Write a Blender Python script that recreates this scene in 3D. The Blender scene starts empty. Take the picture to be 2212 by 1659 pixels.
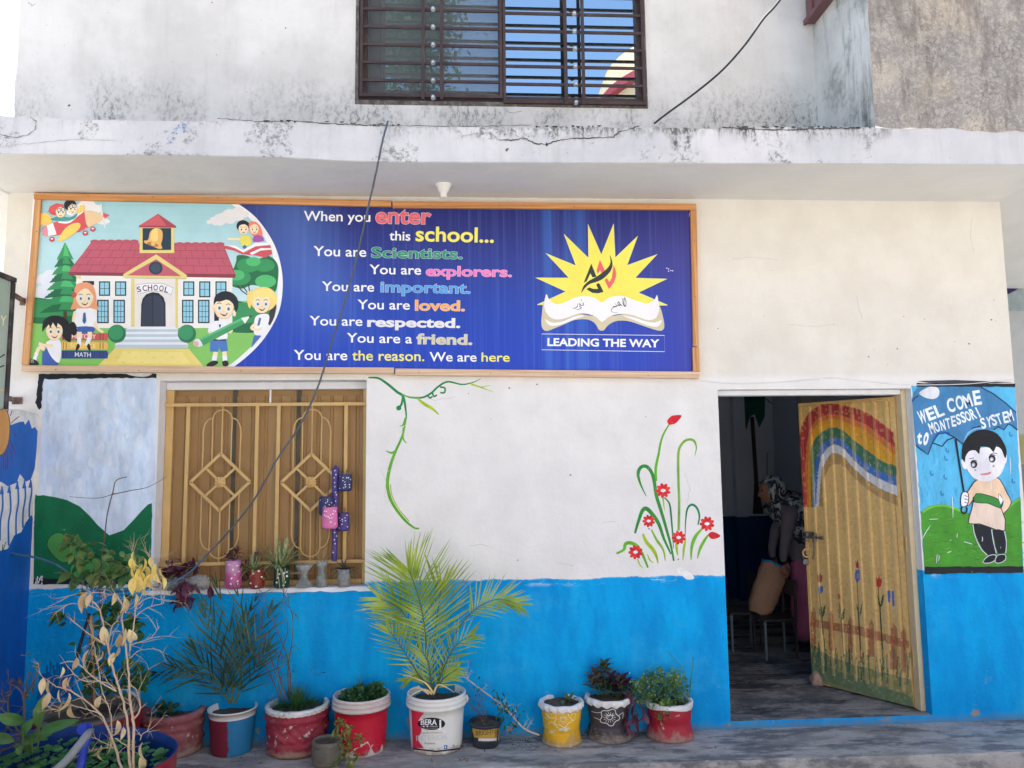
import bpy, bmesh, math, random
import numpy as np
from mathutils import Vector, Matrix, Euler
from math import sin, cos, pi, radians, sqrt, atan2, tan
rnd = random.Random(11)
SC = bpy.context.scene
COL = SC.collection

# ------------------------------------------------------------------ camera
F_PX, CX, CY = 1600.0, 1106.0, 829.5          # lens in pixels of a 2212 x 1659 view
PITCH, YAW, ROLL = 0.10185286, -0.05594407, -0.01122874
CAM = Vector((0.0, -4.8, 1.71))
def _cam_matrix():
    cp, sp, cy, sy, cr, sr = cos(PITCH), sin(PITCH), cos(YAW), sin(YAW), cos(ROLL), sin(ROLL)
    rr = np.array([[cr,-sr,0],[sr,cr,0],[0,0,1]]); rx = np.array([[1,0,0],[0,cp,-sp],[0,sp,cp]])
    ry = np.array([[cy,0,sy],[0,1,0],[-sy,0,cy]])
    m = ry @ rx @ rr
    return np.array([m[0], -m[2], m[1]])      # rows: world x, y, z
RM = _cam_matrix()
cam_data = bpy.data.cameras.new('camera'); cam = bpy.data.objects.new('camera', cam_data); COL.objects.link(cam)
cam.matrix_world = Matrix.Translation(CAM) @ Matrix([list(r) for r in RM]).to_4x4()
cam_data.sensor_width = 36; cam_data.lens = F_PX/2212*36; cam_data.clip_start = 0.05; cam_data.clip_end = 2000
SC.camera = cam

# ------------------------------------------------------------------ sky, sun, exposure
world = bpy.data.worlds.new('World'); SC.world = world; world.use_nodes = True
SUN_EL, SUN_AZ = radians(60), radians(-14)    # azimuth measured from +y towards +x: the sun stands behind the building
wn = world.node_tree; wn.nodes.clear()
sky = wn.nodes.new('ShaderNodeTexSky'); sky.sky_type = 'NISHITA'; sky.sun_disc = False
sky.sun_elevation = SUN_EL; sky.sun_rotation = SUN_AZ; sky.air_density = 0.9; sky.dust_density = 2.0; sky.ozone_density = 0.6
bgn = wn.nodes.new('ShaderNodeBackground'); bgn.inputs['Strength'].default_value = 0.15
won = wn.nodes.new('ShaderNodeOutputWorld')
wn.links.new(sky.outputs[0], bgn.inputs[0]); wn.links.new(bgn.outputs[0], won.inputs[0])
sl = bpy.data.lights.new('sun', 'SUN'); sl.energy = 4.0; sl.angle = radians(0.53); sl.color = (1.0, 0.95, 0.87)
sun = bpy.data.objects.new('sun', sl); COL.objects.link(sun)
sdir = Vector((sin(SUN_AZ)*cos(SUN_EL), cos(SUN_AZ)*cos(SUN_EL), sin(SUN_EL)))
sun.rotation_euler = sdir.to_track_quat('Z', 'Y').to_euler(); sun.location = (0, 6, 30)
SC.view_settings.view_transform = 'Standard'; SC.view_settings.look = 'None'
SC.view_settings.gamma = 1.0; SC.view_settings.use_curve_mapping = False
SC.view_settings.exposure = 1.5
SC.render.engine = 'CYCLES'
SC.cycles.max_bounces = 10; SC.cycles.diffuse_bounces = 5; SC.cycles.transparent_max_bounces = 16

# ------------------------------------------------------------------ geometry helpers
def ray(px, py):
    return Vector((RM @ np.array([px-CX, -(py-CY), -F_PX])).tolist())
def W(px, py, y=0.0):                         # point of the plane y = const seen at that spot
    d = ray(px, py); return CAM + d*((y-CAM.y)/d.y)
def WX(px, py, x):
    d = ray(px, py); return CAM + d*((x-CAM.x)/d.x)
def WZ(px, py, z):
    d = ray(px, py); return CAM + d*((z-CAM.z)/d.z)
def WP(px, py, p0, n):
    d = ray(px, py); return CAM + d*((p0-CAM).dot(n)/d.dot(n))
def lin(c):
    c = c/255.0
    return c/12.92 if c <= 0.04045 else ((c+0.055)/1.055)**2.4
def C(r, g, b): return (lin(r), lin(g), lin(b), 1.0)

def tag(o, label=None, cat=None, group=None, kind=None):
    if label: o['label'] = label
    if cat: o['category'] = cat
    if group: o['group'] = group
    if kind: o['kind'] = kind
    return o
def thing(name, label, cat, loc=(0,0,0), group=None):
    o = bpy.data.objects.new(name, None); COL.objects.link(o); o.location = loc; o.empty_display_size = 0.1
    return tag(o, label, cat, group)
def origin_of(o):
    v = Vector((0,0,0))
    while o: v += o.location; o = o.parent
    return v

class MB:
    def __init__(s): s.v=[]; s.f=[]; s.m=[]; s.c=[]; s.s=[]; s.col=False
    def add(s, vs, fs, m=0, col=None, smooth=False):
        b=len(s.v); s.v += [tuple(p) for p in vs]
        for f in fs:
            s.f.append([b+i for i in f]); s.m.append(m); s.c.append(col or (1,1,1,1)); s.s.append(smooth)
        if col: s.col=True
        return s
    def box(s, x0,x1,y0,y1,z0,z1,m=0,col=None):
        vs=[(x0,y0,z0),(x1,y0,z0),(x1,y1,z0),(x0,y1,z0),(x0,y0,z1),(x1,y0,z1),(x1,y1,z1),(x0,y1,z1)]
        return s.add(vs,[(0,3,2,1),(4,5,6,7),(0,1,5,4),(1,2,6,5),(2,3,7,6),(3,0,4,7)],m,col)
    def bbox(s, x0,x1,y0,y1,z0,z1,b=0.004,m=0,col=None):      # box with chamfered edges
        X=[x0,x0+b,x1-b,x1];Y=[y0,y0+b,y1-b,y1];Z=[z0,z0+b,z1-b,z1]
        bm=bmesh.new(); r=bmesh.ops.create_cube(bm,size=1)
        for v in bm.verts: v.co=Vector(((x0+x1)/2+v.co.x*(x1-x0),(y0+y1)/2+v.co.y*(y1-y0),(z0+z1)/2+v.co.z*(z1-z0)))
        bmesh.ops.bevel(bm,geom=bm.edges[:],offset=b,segments=1,affect='EDGES')
        bm.verts.index_update()
        s.add([v.co[:] for v in bm.verts],[[v.index for v in f.verts] for f in bm.faces],m,col); bm.free(); return s
    def bar(s, a, b, w, h, m=0, up=(0,0,1), col=None):        # square bar from a to b, w across, h along 'up'
        a=Vector(a); b=Vector(b); t=(b-a).normalized(); u=Vector(up); u=(u-t*u.dot(t)).normalized(); k=t.cross(u)
        vs=[p+k*(i*w/2)+u*(j*h/2) for p in (a,b) for i,j in ((-1,-1),(1,-1),(1,1),(-1,1))]
        return s.add(vs,[(0,3,2,1),(4,5,6,7),(0,1,5,4),(1,2,6,5),(2,3,7,6),(3,0,4,7)],m,col)
    def tube(s, pts, r, n=8, m=0, col=None, cap=True, smooth=True):
        pts=[Vector(p) for p in pts]; N=len(pts); rs=r if hasattr(r,'__len__') else [r]*N
        prev=None; vs=[]
        for i,p in enumerate(pts):
            t=(pts[min(i+1,N-1)]-pts[max(i-1,0)])
            t=t.normalized() if t.length>1e-9 else Vector((0,0,1))
            if prev is None:
                u=Vector((0,0,1)) if abs(t.z)<.9 else Vector((1,0,0))
                u=(u-t*u.dot(t)).normalized()
            else:
                u=prev-t*prev.dot(t); u=u.normalized() if u.length>1e-6 else prev
            prev=u; k=t.cross(u)
            vs += [p+(u*cos(2*pi*j/n)+k*sin(2*pi*j/n))*rs[i] for j in range(n)]
        fs=[(i*n+j, i*n+(j+1)%n, (i+1)*n+(j+1)%n, (i+1)*n+j) for i in range(N-1) for j in range(n)]
        s.add(vs,fs,m,col,smooth)
        if cap: s.add(vs[:n],[list(range(n))[::-1]],m,col); s.add(vs[-n:],[list(range(n))],m,col)
        return s
    def lathe(s, prof, c, n=40, m=0, fn=None, smooth=True, mf=None):  # prof: (r,z) list ; fn(angle,i,r)->r ; mf(i)->mat
        vs=[]
        for i,(r,z) in enumerate(prof):
            for j in range(n):
                a=2*pi*j/n; q=fn(a,i,r,z) if fn else (r,z)
                if not isinstance(q,tuple): q=(q,z)
                vs.append((c[0]+q[0]*cos(a), c[1]+q[0]*sin(a), c[2]+q[1]))
        b=len(s.v); s.v+=vs
        for i in range(len(prof)-1):
            for j in range(n):
                s.f.append([b+i*n+j,b+i*n+(j+1)%n,b+(i+1)*n+(j+1)%n,b+(i+1)*n+j]); s.m.append(mf(i) if mf else m); s.c.append((1,1,1,1)); s.s.append(smooth)
        return s
    def grid(s, P, m=0, smooth=True, col=None):
        R=len(P); K=len(P[0]); vs=[p for r in P for p in r]
        return s.add(vs,[(i*K+j,i*K+j+1,(i+1)*K+j+1,(i+1)*K+j) for i in range(R-1) for j in range(K-1)],m,col,smooth)
    def build(s, name, mats, parent=None, label=None, kind=None):
        if not isinstance(mats,(list,tuple)): mats=[mats]
        o0=origin_of(parent) if parent else Vector((0,0,0))
        me=bpy.data.meshes.new(name)
        me.from_pydata([(p[0]-o0.x,p[1]-o0.y,p[2]-o0.z) for p in s.v],[],s.f)
        for mt in mats: me.materials.append(mt)
        me.polygons.foreach_set('material_index',s.m); me.polygons.foreach_set('use_smooth',s.s)
        if s.col:
            at=me.color_attributes.new('Col','FLOAT_COLOR','CORNER')
            buf=np.array([c for f,c in zip(s.f,s.c) for _ in f],dtype=np.float32).ravel()
            at.data.foreach_set('color',buf)
        me.update()
        o=bpy.data.objects.new(name,me); COL.objects.link(o); o.parent=parent
        return tag(o,label,None,None,kind)

def catmull(pts, n=6, closed=False):
    P=[Vector(p) for p in pts]; N=len(P); out=[]
    rng=range(N) if closed else range(N-1)
    for i in rng:
        g=(lambda k:P[k%N]) if closed else (lambda k:P[max(0,min(N-1,k))])
        a,b,c,d=g(i-1),g(i),g(i+1),g(i+2)
        for j in range(n):
            t=j/n; out.append(0.5*((2*b)+(c-a)*t+(2*a-5*b+4*c-d)*t*t+(3*b-a-3*c+d)*t**3))
    if not closed: out.append(P[-1])
    return out

# ------------------------------------------------------------------ node helpers
class NT:
    def __init__(s, name):
        s.mat=bpy.data.materials.new(name); s.mat.use_nodes=True; s.t=s.mat.node_tree; s.t.nodes.clear()
        s.out=s.t.nodes.new('ShaderNodeOutputMaterial'); s.tc=None
    def n(s, ty, **k):
        d=s.t.nodes.new(ty)
        for a,v in k.items(): setattr(d,a,v)
        return d
    def link(s,a,b): s.t.links.new(a,b)
    def put(s, sock, v):
        if isinstance(v, bpy.types.NodeSocket): s.link(v, sock)
        else: sock.default_value=v
    def co(s, scale=(1,1,1), obj=True):
        if not s.tc: s.tc=s.n('ShaderNodeNewGeometry')
        mp=s.n('ShaderNodeMapping'); mp.inputs['Scale'].default_value=scale; s.link(s.tc.outputs['Position'],mp.inputs[0]); return mp.outputs[0]
    def pos(s):
        x=s.n('ShaderNodeSeparateXYZ'); s.link(s.co(),x.inputs[0]); return x.outputs
    def noise(s, scale, detail=4, rough=.55, co=None, stretch=(1,1,1), dist=0):
        d=s.n('ShaderNodeTexNoise'); d.inputs['Scale'].default_value=scale; d.inputs['Detail'].default_value=detail; d.inputs['Roughness'].default_value=rough; d.inputs['Distortion'].default_value=dist
        s.link(co if co else s.co(stretch), d.inputs['Vector']); return d.outputs['Fac']
    def vor(s, scale, feat='F1', co=None, stretch=(1,1,1), rand=1):
        d=s.n('ShaderNodeTexVoronoi'); d.feature=feat; d.inputs['Scale'].default_value=scale; d.inputs['Randomness'].default_value=rand
        s.link(co if co else s.co(stretch), d.inputs['Vector']); return d.outputs['Distance']
    def ramp(s, f, stops, interp='LINEAR'):
        d=s.n('ShaderNodeValToRGB'); cr=d.color_ramp; cr.interpolation=interp
        while len(cr.elements)<len(stops): cr.elements.new(.5)
        for e,(p,c) in zip(cr.elements,stops):
            e.position=p; e.color=c if hasattr(c,'__len__') else (c,c,c,1)
        s.link(f,d.inputs[0]); return d.outputs[0]
    def sm(s, f, a, b):               # smooth 0..1 between a and b
        d=s.n('ShaderNodeMapRange'); d.interpolation_type='SMOOTHSTEP'; d.clamp=True
        d.inputs[1].default_value=a; d.inputs[2].default_value=b; s.link(f,d.inputs[0]); return d.outputs[0]
    def mix(s, f, a, b, mode='MIX'):
        d=s.n('ShaderNodeMix'); d.data_type='RGBA'; d.blend_type=mode; d.clamp_factor=True
        s.put(d.inputs[0],f); s.put(d.inputs[6],a); s.put(d.inputs[7],b); return d.outputs[2]
    def m(s, op, a, b=0.0, c=0.0):
        d=s.n('ShaderNodeMath'); d.operation=op; s.put(d.inputs[0],a); s.put(d.inputs[1],b); s.put(d.inputs[2],c); return d.outputs[0]
    def fin(s, col, rough=.7, spec=.3, bump=None, bs=.3, bd=.01, metal=0, transl=0, alpha=None, coat=0):
        p=s.n('ShaderNodeBsdfPrincipled'); s.put(p.inputs['Base Color'],col); s.put(p.inputs['Roughness'],rough)
        p.inputs['Specular IOR Level'].default_value=spec; p.inputs['Metallic'].default_value=metal; p.inputs['Coat Weight'].default_value=coat
        if bump is not None:
            b=s.n('ShaderNodeBump'); b.inputs['Strength'].default_value=bs; b.inputs['Distance'].default_value=bd; s.link(bump,b.inputs['Height']); s.link(b.outputs[0],p.inputs['Normal'])
        if alpha is not None: s.put(p.inputs['Alpha'],alpha)
        o=p.outputs[0]
        if transl:
            t=s.n('ShaderNodeBsdfTranslucent'); s.put(t.inputs[0],col); mx=s.n('ShaderNodeMixShader'); mx.inputs[0].default_value=transl
            s.link(o,mx.inputs[1]); s.link(t.outputs[0],mx.inputs[2]); o=mx.outputs[0]
        s.link(o,s.out.inputs[0]); return s.mat

MC={}
def paint(name, c, var=.12, rough=.6, sc=14, spec=.3, bump=.25, bd=.004, dirt=0.0, dirtc=C(120,112,100), chips=0.0, chipc=C(150,145,138), transl=0, metal=0, coat=0, stretch=(1,1,1), foot=0):
    if name in MC: return MC[name]
    N=NT(name); f=N.noise(sc,5,.6,stretch=stretch); f2=N.noise(sc*.17,3,stretch=stretch)
    dk=tuple(x*(1-var*1.6) for x in c[:3])+(1,); lt=tuple(min(1,x*(1+var)) for x in c[:3])+(1,)
    col=N.mix(N.sm(N.m('ADD',N.m('MULTIPLY',f,.6),N.m('MULTIPLY',f2,.4)),.3,.7),dk,lt)
    if dirt: col=N.mix(N.m('MULTIPLY',N.sm(N.noise(sc*.45,6,.7),.45,.75),dirt),col,dirtc)
    if chips: col=N.mix(N.sm(N.noise(sc*1.7,5,.65),1-chips-.03,1-chips+.01),col,chipc)
    if foot: col=N.mix(N.m('MULTIPLY',N.sm(N.m('ADD',N.pos()[2],N.m('MULTIPLY',N.m('SUBTRACT',N.noise(18,5,.7),.5),-.22)),foot,0.0),.75),col,C(150,138,124))
    MC[name]=N.fin(col,rough,spec,N.noise(sc*4,4),bump,bd,metal,transl,coat=coat); return MC[name]
# ------------------------------------------------------------------ materials of the setting
def m_facade():
    N=NT('facade_paint'); x,y,z=N.pos()
    n1=N.noise(3,5); nf=N.noise(40,4,.6)
    edge=N.m('ADD',N.m('MULTIPLY',N.m('SUBTRACT',N.noise(9,6,.75),.5),.045), N.m('MULTIPLY',N.m('SUBTRACT',N.noise(2.2,3,stretch=(1,1,.1)),.5),.03))
    zz=N.m('ADD',z,edge)
    white=N.mix(N.sm(n1,.3,.7),C(221,220,217),C(231,230,227))
    cream=N.mix(N.sm(n1,.3,.7),C(214,210,200),C(224,221,212))
    up=N.mix(N.sm(z,2.22,2.27),white,cream)
    up=N.mix(N.m('MULTIPLY',N.sm(N.noise(1.4,6,.7),.52,.8),.22),up,C(165,160,150))
    # small nail holes and scars
    up=N.mix(N.m('MULTIPLY',N.m('SUBTRACT',1.0,N.sm(N.vor(2.6),.012,.02)),.8),up,C(110,105,98))
    blue=N.mix(N.sm(N.noise(5,6,.65,stretch=(1,1,.35)),.3,.72),C(0,146,218),C(0,172,236))
    blue=N.mix(N.m('MULTIPLY',N.sm(z,.55,0.0),.35),blue,C(0,132,202))
    chip=N.m('MULTIPLY',N.sm(N.noise(7,6,.7),.615,.63),N.sm(z,.42,.05))
    blue=N.mix(chip,blue,C(150,140,130))
    spk=N.m('MULTIPLY',N.m('SUBTRACT',1.0,N.sm(N.vor(9),.05,.075)),N.m('MULTIPLY',N.m('MULTIPLY',N.sm(x,1.2,3.1),N.sm(N.noise(3,3),.45,.55)),.85))
    blue=N.mix(spk,blue,C(205,215,222))
    blue=N.mix(N.m('MULTIPLY',N.sm(N.noise(1.6,5,.7),.5,.62),.3),blue,C(60,178,226))
    blue=N.mix(N.m('MULTIPLY',N.sm(N.noise(4,6,.7,stretch=(1.4,1,.5)),.5,.6),.22),blue,C(0,120,186))
    blue=N.mix(N.m('MULTIPLY',N.sm(N.m('ADD',z,N.m('MULTIPLY',N.noise(12,6,.75),.10)),.11,.045),.6),blue,C(110,124,130))
    isb=N.sm(zz,.958,.950)
    scuff=N.m('MULTIPLY',N.m('MULTIPLY',N.sm(zz,.90,.94),N.sm(N.noise(14,6,.8,stretch=(.25,1,1)),.54,.62)),.75)
    blue=N.mix(scuff,blue,C(200,218,232))
    col=N.mix(isb,up,blue)
    bump=N.m('ADD',N.m('MULTIPLY',nf,.9),N.m('ADD',N.m('MULTIPLY',N.noise(110,3),.3),N.m('MULTIPLY',N.noise(9,4,.6),1.6)))
    return N.fin(col,N.mix(isb,(.75,)*3+(1,),(.6,)*3+(1,)),.12,bump,.42,.009)
def m_weather(name, base, light, streak=.6, low=None, high=None, dark=C(110,112,108), xmask=None):
    N=NT(name); x,y,z=N.pos()
    col=N.mix(N.sm(N.noise(1.3,5,.6),.38,.62),base,light)
    st=N.sm(N.noise(7,7,.7,stretch=(1.3,1,.16)),.5,.66); bl=N.sm(N.noise(2.4,7,.72),.5,.64)
    fac=N.m('MULTIPLY',N.m('MULTIPLY',N.m('ADD',st,bl),.5),streak)
    if low:                      # damp speckle rising from the foot of the wall
        g=N.m('MULTIPLY',N.sm(z,low[1],low[0]),N.sm(N.noise(2.2,4,stretch=(1,1,.4)),.38,.6)); sp=N.sm(N.noise(30,8,.8,stretch=(1,1,.6)),.47,.6)
        fac=N.m('ADD',N.m('MULTIPLY',fac,.3),N.m('MULTIPLY',N.m('MULTIPLY',g,N.m('ADD',.35,sp)),.75))
    if high:                     # black algae running down from the lip
        zt=N.m('ADD',z,N.m('MULTIPLY',N.m('SUBTRACT',N.noise(8,6,.7,stretch=(1,1,.1)),.5),.34)); g=N.sm(zt,high[0],high[1]); sp=N.sm(N.noise(24,8,.82,stretch=(1,1,.4)),.44,.58)
        xm=N.sm(N.m('ADD',x,N.m('MULTIPLY',N.noise(1.1,3),1.6)),xmask[0],xmask[1]); xe=N.sm(x,2.75,2.2)
        g=N.m('MULTIPLY',N.m('MULTIPLY',g,sp),N.m('MULTIPLY',N.m('ADD',.15,xm),xe))
        b2=N.m('MULTIPLY',N.m('MULTIPLY',N.sm(N.noise(3.1,5,.7),.53,.6),N.sm(N.noise(26,8,.82),.46,.58)),N.m('MULTIPLY',xe,.7))
        fac=N.m('ADD',N.m('MULTIPLY',fac,.3),N.m('ADD',g,b2))
    col=N.mix(fac,col,dark)
    pit=N.sm(N.noise(26,6,.8),.61,.69); col=N.mix(N.m('MULTIPLY',pit,.45),col,C(105,105,100))
    bump=N.m('ADD',N.m('MULTIPLY',N.noise(35,6,.7),.8),N.noise(5,3))
    return N.fin(col,.85,.2,bump,.6,.008)
def m_crackle():
    N=NT('grey_crackled_plaster'); x,y,z=N.pos()
    b=N.mix(N.sm(N.noise(1.1,5,.6),.42,.58),C(146,142,138),C(182,174,160))
    left=N.sm(N.m('ADD',x,N.m('MULTIPLY',N.noise(3,4),.3)),2.55,2.35); b=N.mix(N.m('MULTIPLY',left,.6),b,C(134,128,128))
    tan_=N.m('MULTIPLY',N.m('SUBTRACT',1.0,N.sm(N.m('ABSOLUTE',N.m('SUBTRACT',x,2.95)),.05,.45)),N.sm(N.noise(2,4),.4,.6)); b=N.mix(N.m('MULTIPLY',tan_,.35),b,C(198,180,148))
    b=N.mix(N.m('MULTIPLY',N.sm(N.noise(34,8,.85),.47,.58),.4),b,C(206,202,196))
    b=N.mix(N.m('MULTIPLY',N.sm(N.noise(5,7,.75,stretch=(1.2,1,.3)),.47,.6),.6),b,C(112,106,102))
    b=N.mix(N.m('MULTIPLY',N.sm(N.noise(60,6,.8),.56,.64),.5),b,C(96,90,86))
    wv=N.n('ShaderNodeVectorMath',operation='ADD'); nz=N.n('ShaderNodeTexNoise'); nz.inputs['Scale'].default_value=18; nz.inputs['Detail'].default_value=6; nz.inputs['Roughness'].default_value=.7
    N.link(N.co(),nz.inputs[0]); sc=N.n('ShaderNodeVectorMath',operation='SCALE'); sc.inputs[3].default_value=.11; N.link(nz.outputs['Color'],sc.inputs[0])
    N.link(N.co(),wv.inputs[0]); N.link(sc.outputs[0],wv.inputs[1])
    d=N.m('ADD',N.vor(24,'DISTANCE_TO_EDGE',co=wv.outputs[0]),N.m('MULTIPLY',N.m('SUBTRACT',N.noise(9,4,.7),.45),.16))
    ck=N.m('SUBTRACT',1.0,N.sm(d,.0,.06)); ck=N.m('MULTIPLY',ck,N.sm(N.noise(2.6,5,.7),.4,.6))
    b=N.mix(N.m('MULTIPLY',ck,.5),b,C(104,96,90))
    return N.fin(b,.9,.15,N.m('SUBTRACT',N.noise(45,6,.7),N.m('MULTIPLY',ck,.5)),.6,.006)
def m_concrete(name, a=C(152,149,144), b=C(190,186,179), dark=C(104,105,108), st=(.55,1.3,1)):
    N=NT(name)
    col=N.mix(N.sm(N.noise(3.4,8,.75,stretch=st),.42,.58),a,b)
    col=N.mix(N.m('MULTIPLY',N.sm(N.noise(3.6,7,.72,stretch=(st[0]*.8,1.6,1)),.49,.58),.8),col,dark)
    col=N.mix(N.m('MULTIPLY',N.sm(N.noise(13,8,.8,stretch=(.5,1,1)),.54,.62),.55),col,C(190,188,184))
    col=N.mix(N.m('MULTIPLY',N.m('SUBTRACT',1.0,N.sm(N.vor(17),.03,.06)),.6),col,C(215,212,205))
    col=N.mix(N.m('MULTIPLY',N.sm(N.noise(55,8,.85),.57,.64),.5),col,C(88,86,84))
    return N.fin(col,.7,.3,N.m('ADD',N.m('MULTIPLY',N.noise(45,8,.8),1.5),N.noise(4,3)),.9,.010)
M_FAC=m_facade()
M_UP=m_weather('upper_wall_plaster',C(202,201,197),C(219,218,214),.5,low=(3.95,4.4),dark=C(128,130,126))
M_SLAB=m_weather('slab_edge_plaster',C(196,197,200),C(212,212,213),.6,high=(3.54,3.68),dark=C(96,98,94),xmask=(.0,1.2))
M_SIDE=m_weather('bay_side_plaster',C(190,190,184),C(214,214,208),1.2,dark=C(112,118,112))
M_BAY=m_crackle()
M_SOF=paint('soffit_paint',C(222,220,214),.03,.8,3,bump=.5,bd=.01,dirt=.18,dirtc=C(170,166,156))
M_FLOOR=m_concrete('worn_concrete'); M_GROUND=m_concrete('yard_ground',C(184,182,176),C(206,204,198),C(150,146,140),(1,1,1))
M_WHITE=paint('white_trim_paint',C(228,230,234),.04,.6,9,dirt=.3,dirtc=C(160,158,150),chips=.26,chipc=C(176,150,110))
M_WOOD=paint('frame_wood',C(198,148,96),.16,.6,5,stretch=(1,1,14),bump=.3,dirt=.25,dirtc=C(140,98,60))
def m_wood(name, st, a, b):
    N=NT(name); f=N.noise(9,6,.6,stretch=st,dist=.6)
    col=N.mix(N.sm(f,.32,.68),a,b); col=N.mix(N.m('MULTIPLY',N.sm(N.noise(2.5,5,.7),.5,.8),.35),col,C(150,120,90))
    return N.fin(col,.6,.3,f,.4,.003)
M_WH=m_wood('timber_top_rail',(.15,6,6),C(182,122,70),C(212,156,102))
M_WV=m_wood('timber_upright',(6,6,.15),C(178,122,72),C(214,164,112))
M_WHL=m_wood('timber_bottom_rail_sunbleached',(.15,6,6),C(196,162,130),C(222,196,168))
M_BROWN=paint('brown_window_paint',C(68,55,55),.12,.5,12,bump=.2,dirt=.25,dirtc=C(120,104,98))
M_TAN=paint('tan_gloss_paint',C(206,172,112),.07,.42,8,dirt=.2,dirtc=C(150,110,70),chips=.24,chipc=C(110,74,48))
M_TANP=paint('tan_sheet_metal',C(192,154,102),.07,.5,3,dirt=.25,dirtc=C(120,92,60),stretch=(1,1,.15))
M_DARKSTRIP=paint('dark_shutter_stile',C(86,88,80),.2,.6,10,dirt=.5,dirtc=C(140,110,70),stretch=(1,1,.2))
M_BLACK=paint('black_cable',C(42,48,58),.2,.5,20)
M_BLUEC=paint('blue_hose',C(40,110,180),.2,.5,20)
M_LIME=paint('whitewash',C(228,226,222),.05,.8,18,bump=.3,bd=.004,dirt=.45,dirtc=C(150,150,145))
M_BLUEWALL=m_x=None
def m_bluewall():
    N=NT('left_wall_blue_and_white'); 
    col=N.mix(N.sm(N.noise(4,6,.7,stretch=(1,1,.3)),.35,.7),C(0,116,206),C(24,138,224))
    col=N.mix(N.sm(N.noise(17,7,.75),.68,.72),col,C(170,195,220))
    return N.fin(col,.55,.3,N.noise(40,5,.7),.5,.006)
M_BW=m_bluewall()
# flat print: colour from the drawn shapes, with faint brush or fabric variation
def m_print(name, amt=.08, sc=20, rough=.6, stretch=(1,1,1), bump=.3, wear=0, wearc=C(225,228,232), sat=1.0):
    N=NT(name); a=N.n('ShaderNodeVertexColor'); a.layer_name='Col'
    f=N.sm(N.noise(sc,6,.65,stretch=stretch),.3,.7)
    g=N.m('ADD',1-amt,N.m('MULTIPLY',f,2*amt)); cb=N.n('ShaderNodeCombineColor')
    for i in range(3): N.link(g,cb.inputs[i])
    col=N.mix(1.0,a.outputs['Color'],cb.outputs[0],'MULTIPLY')
    if sat!=1.0: h_=N.n('ShaderNodeHueSaturation'); h_.inputs['Saturation'].default_value=sat; N.link(col,h_.inputs['Color']); col=h_.outputs[0]
    if wear: col=N.mix(N.sm(N.noise(30,7,.8),1-wear-.02,1-wear),col,wearc)
    return N.fin(col,rough,.3,N.noise(60,4),bump,.004)
M_PRINT=m_print('banner_print',.04,6,.38,bump=.05,sat=.88)
M_MURAL=m_print('mural_paint',.16,7,.6,(1,1,.5),.5,wear=.32)
M_VINE=m_print('wall_flower_paint',.2,18,.6,(1,1,.6),.5,wear=.34)
M_POTPAINT=m_print('pot_decoration_paint',.1,60,.6)

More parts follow.
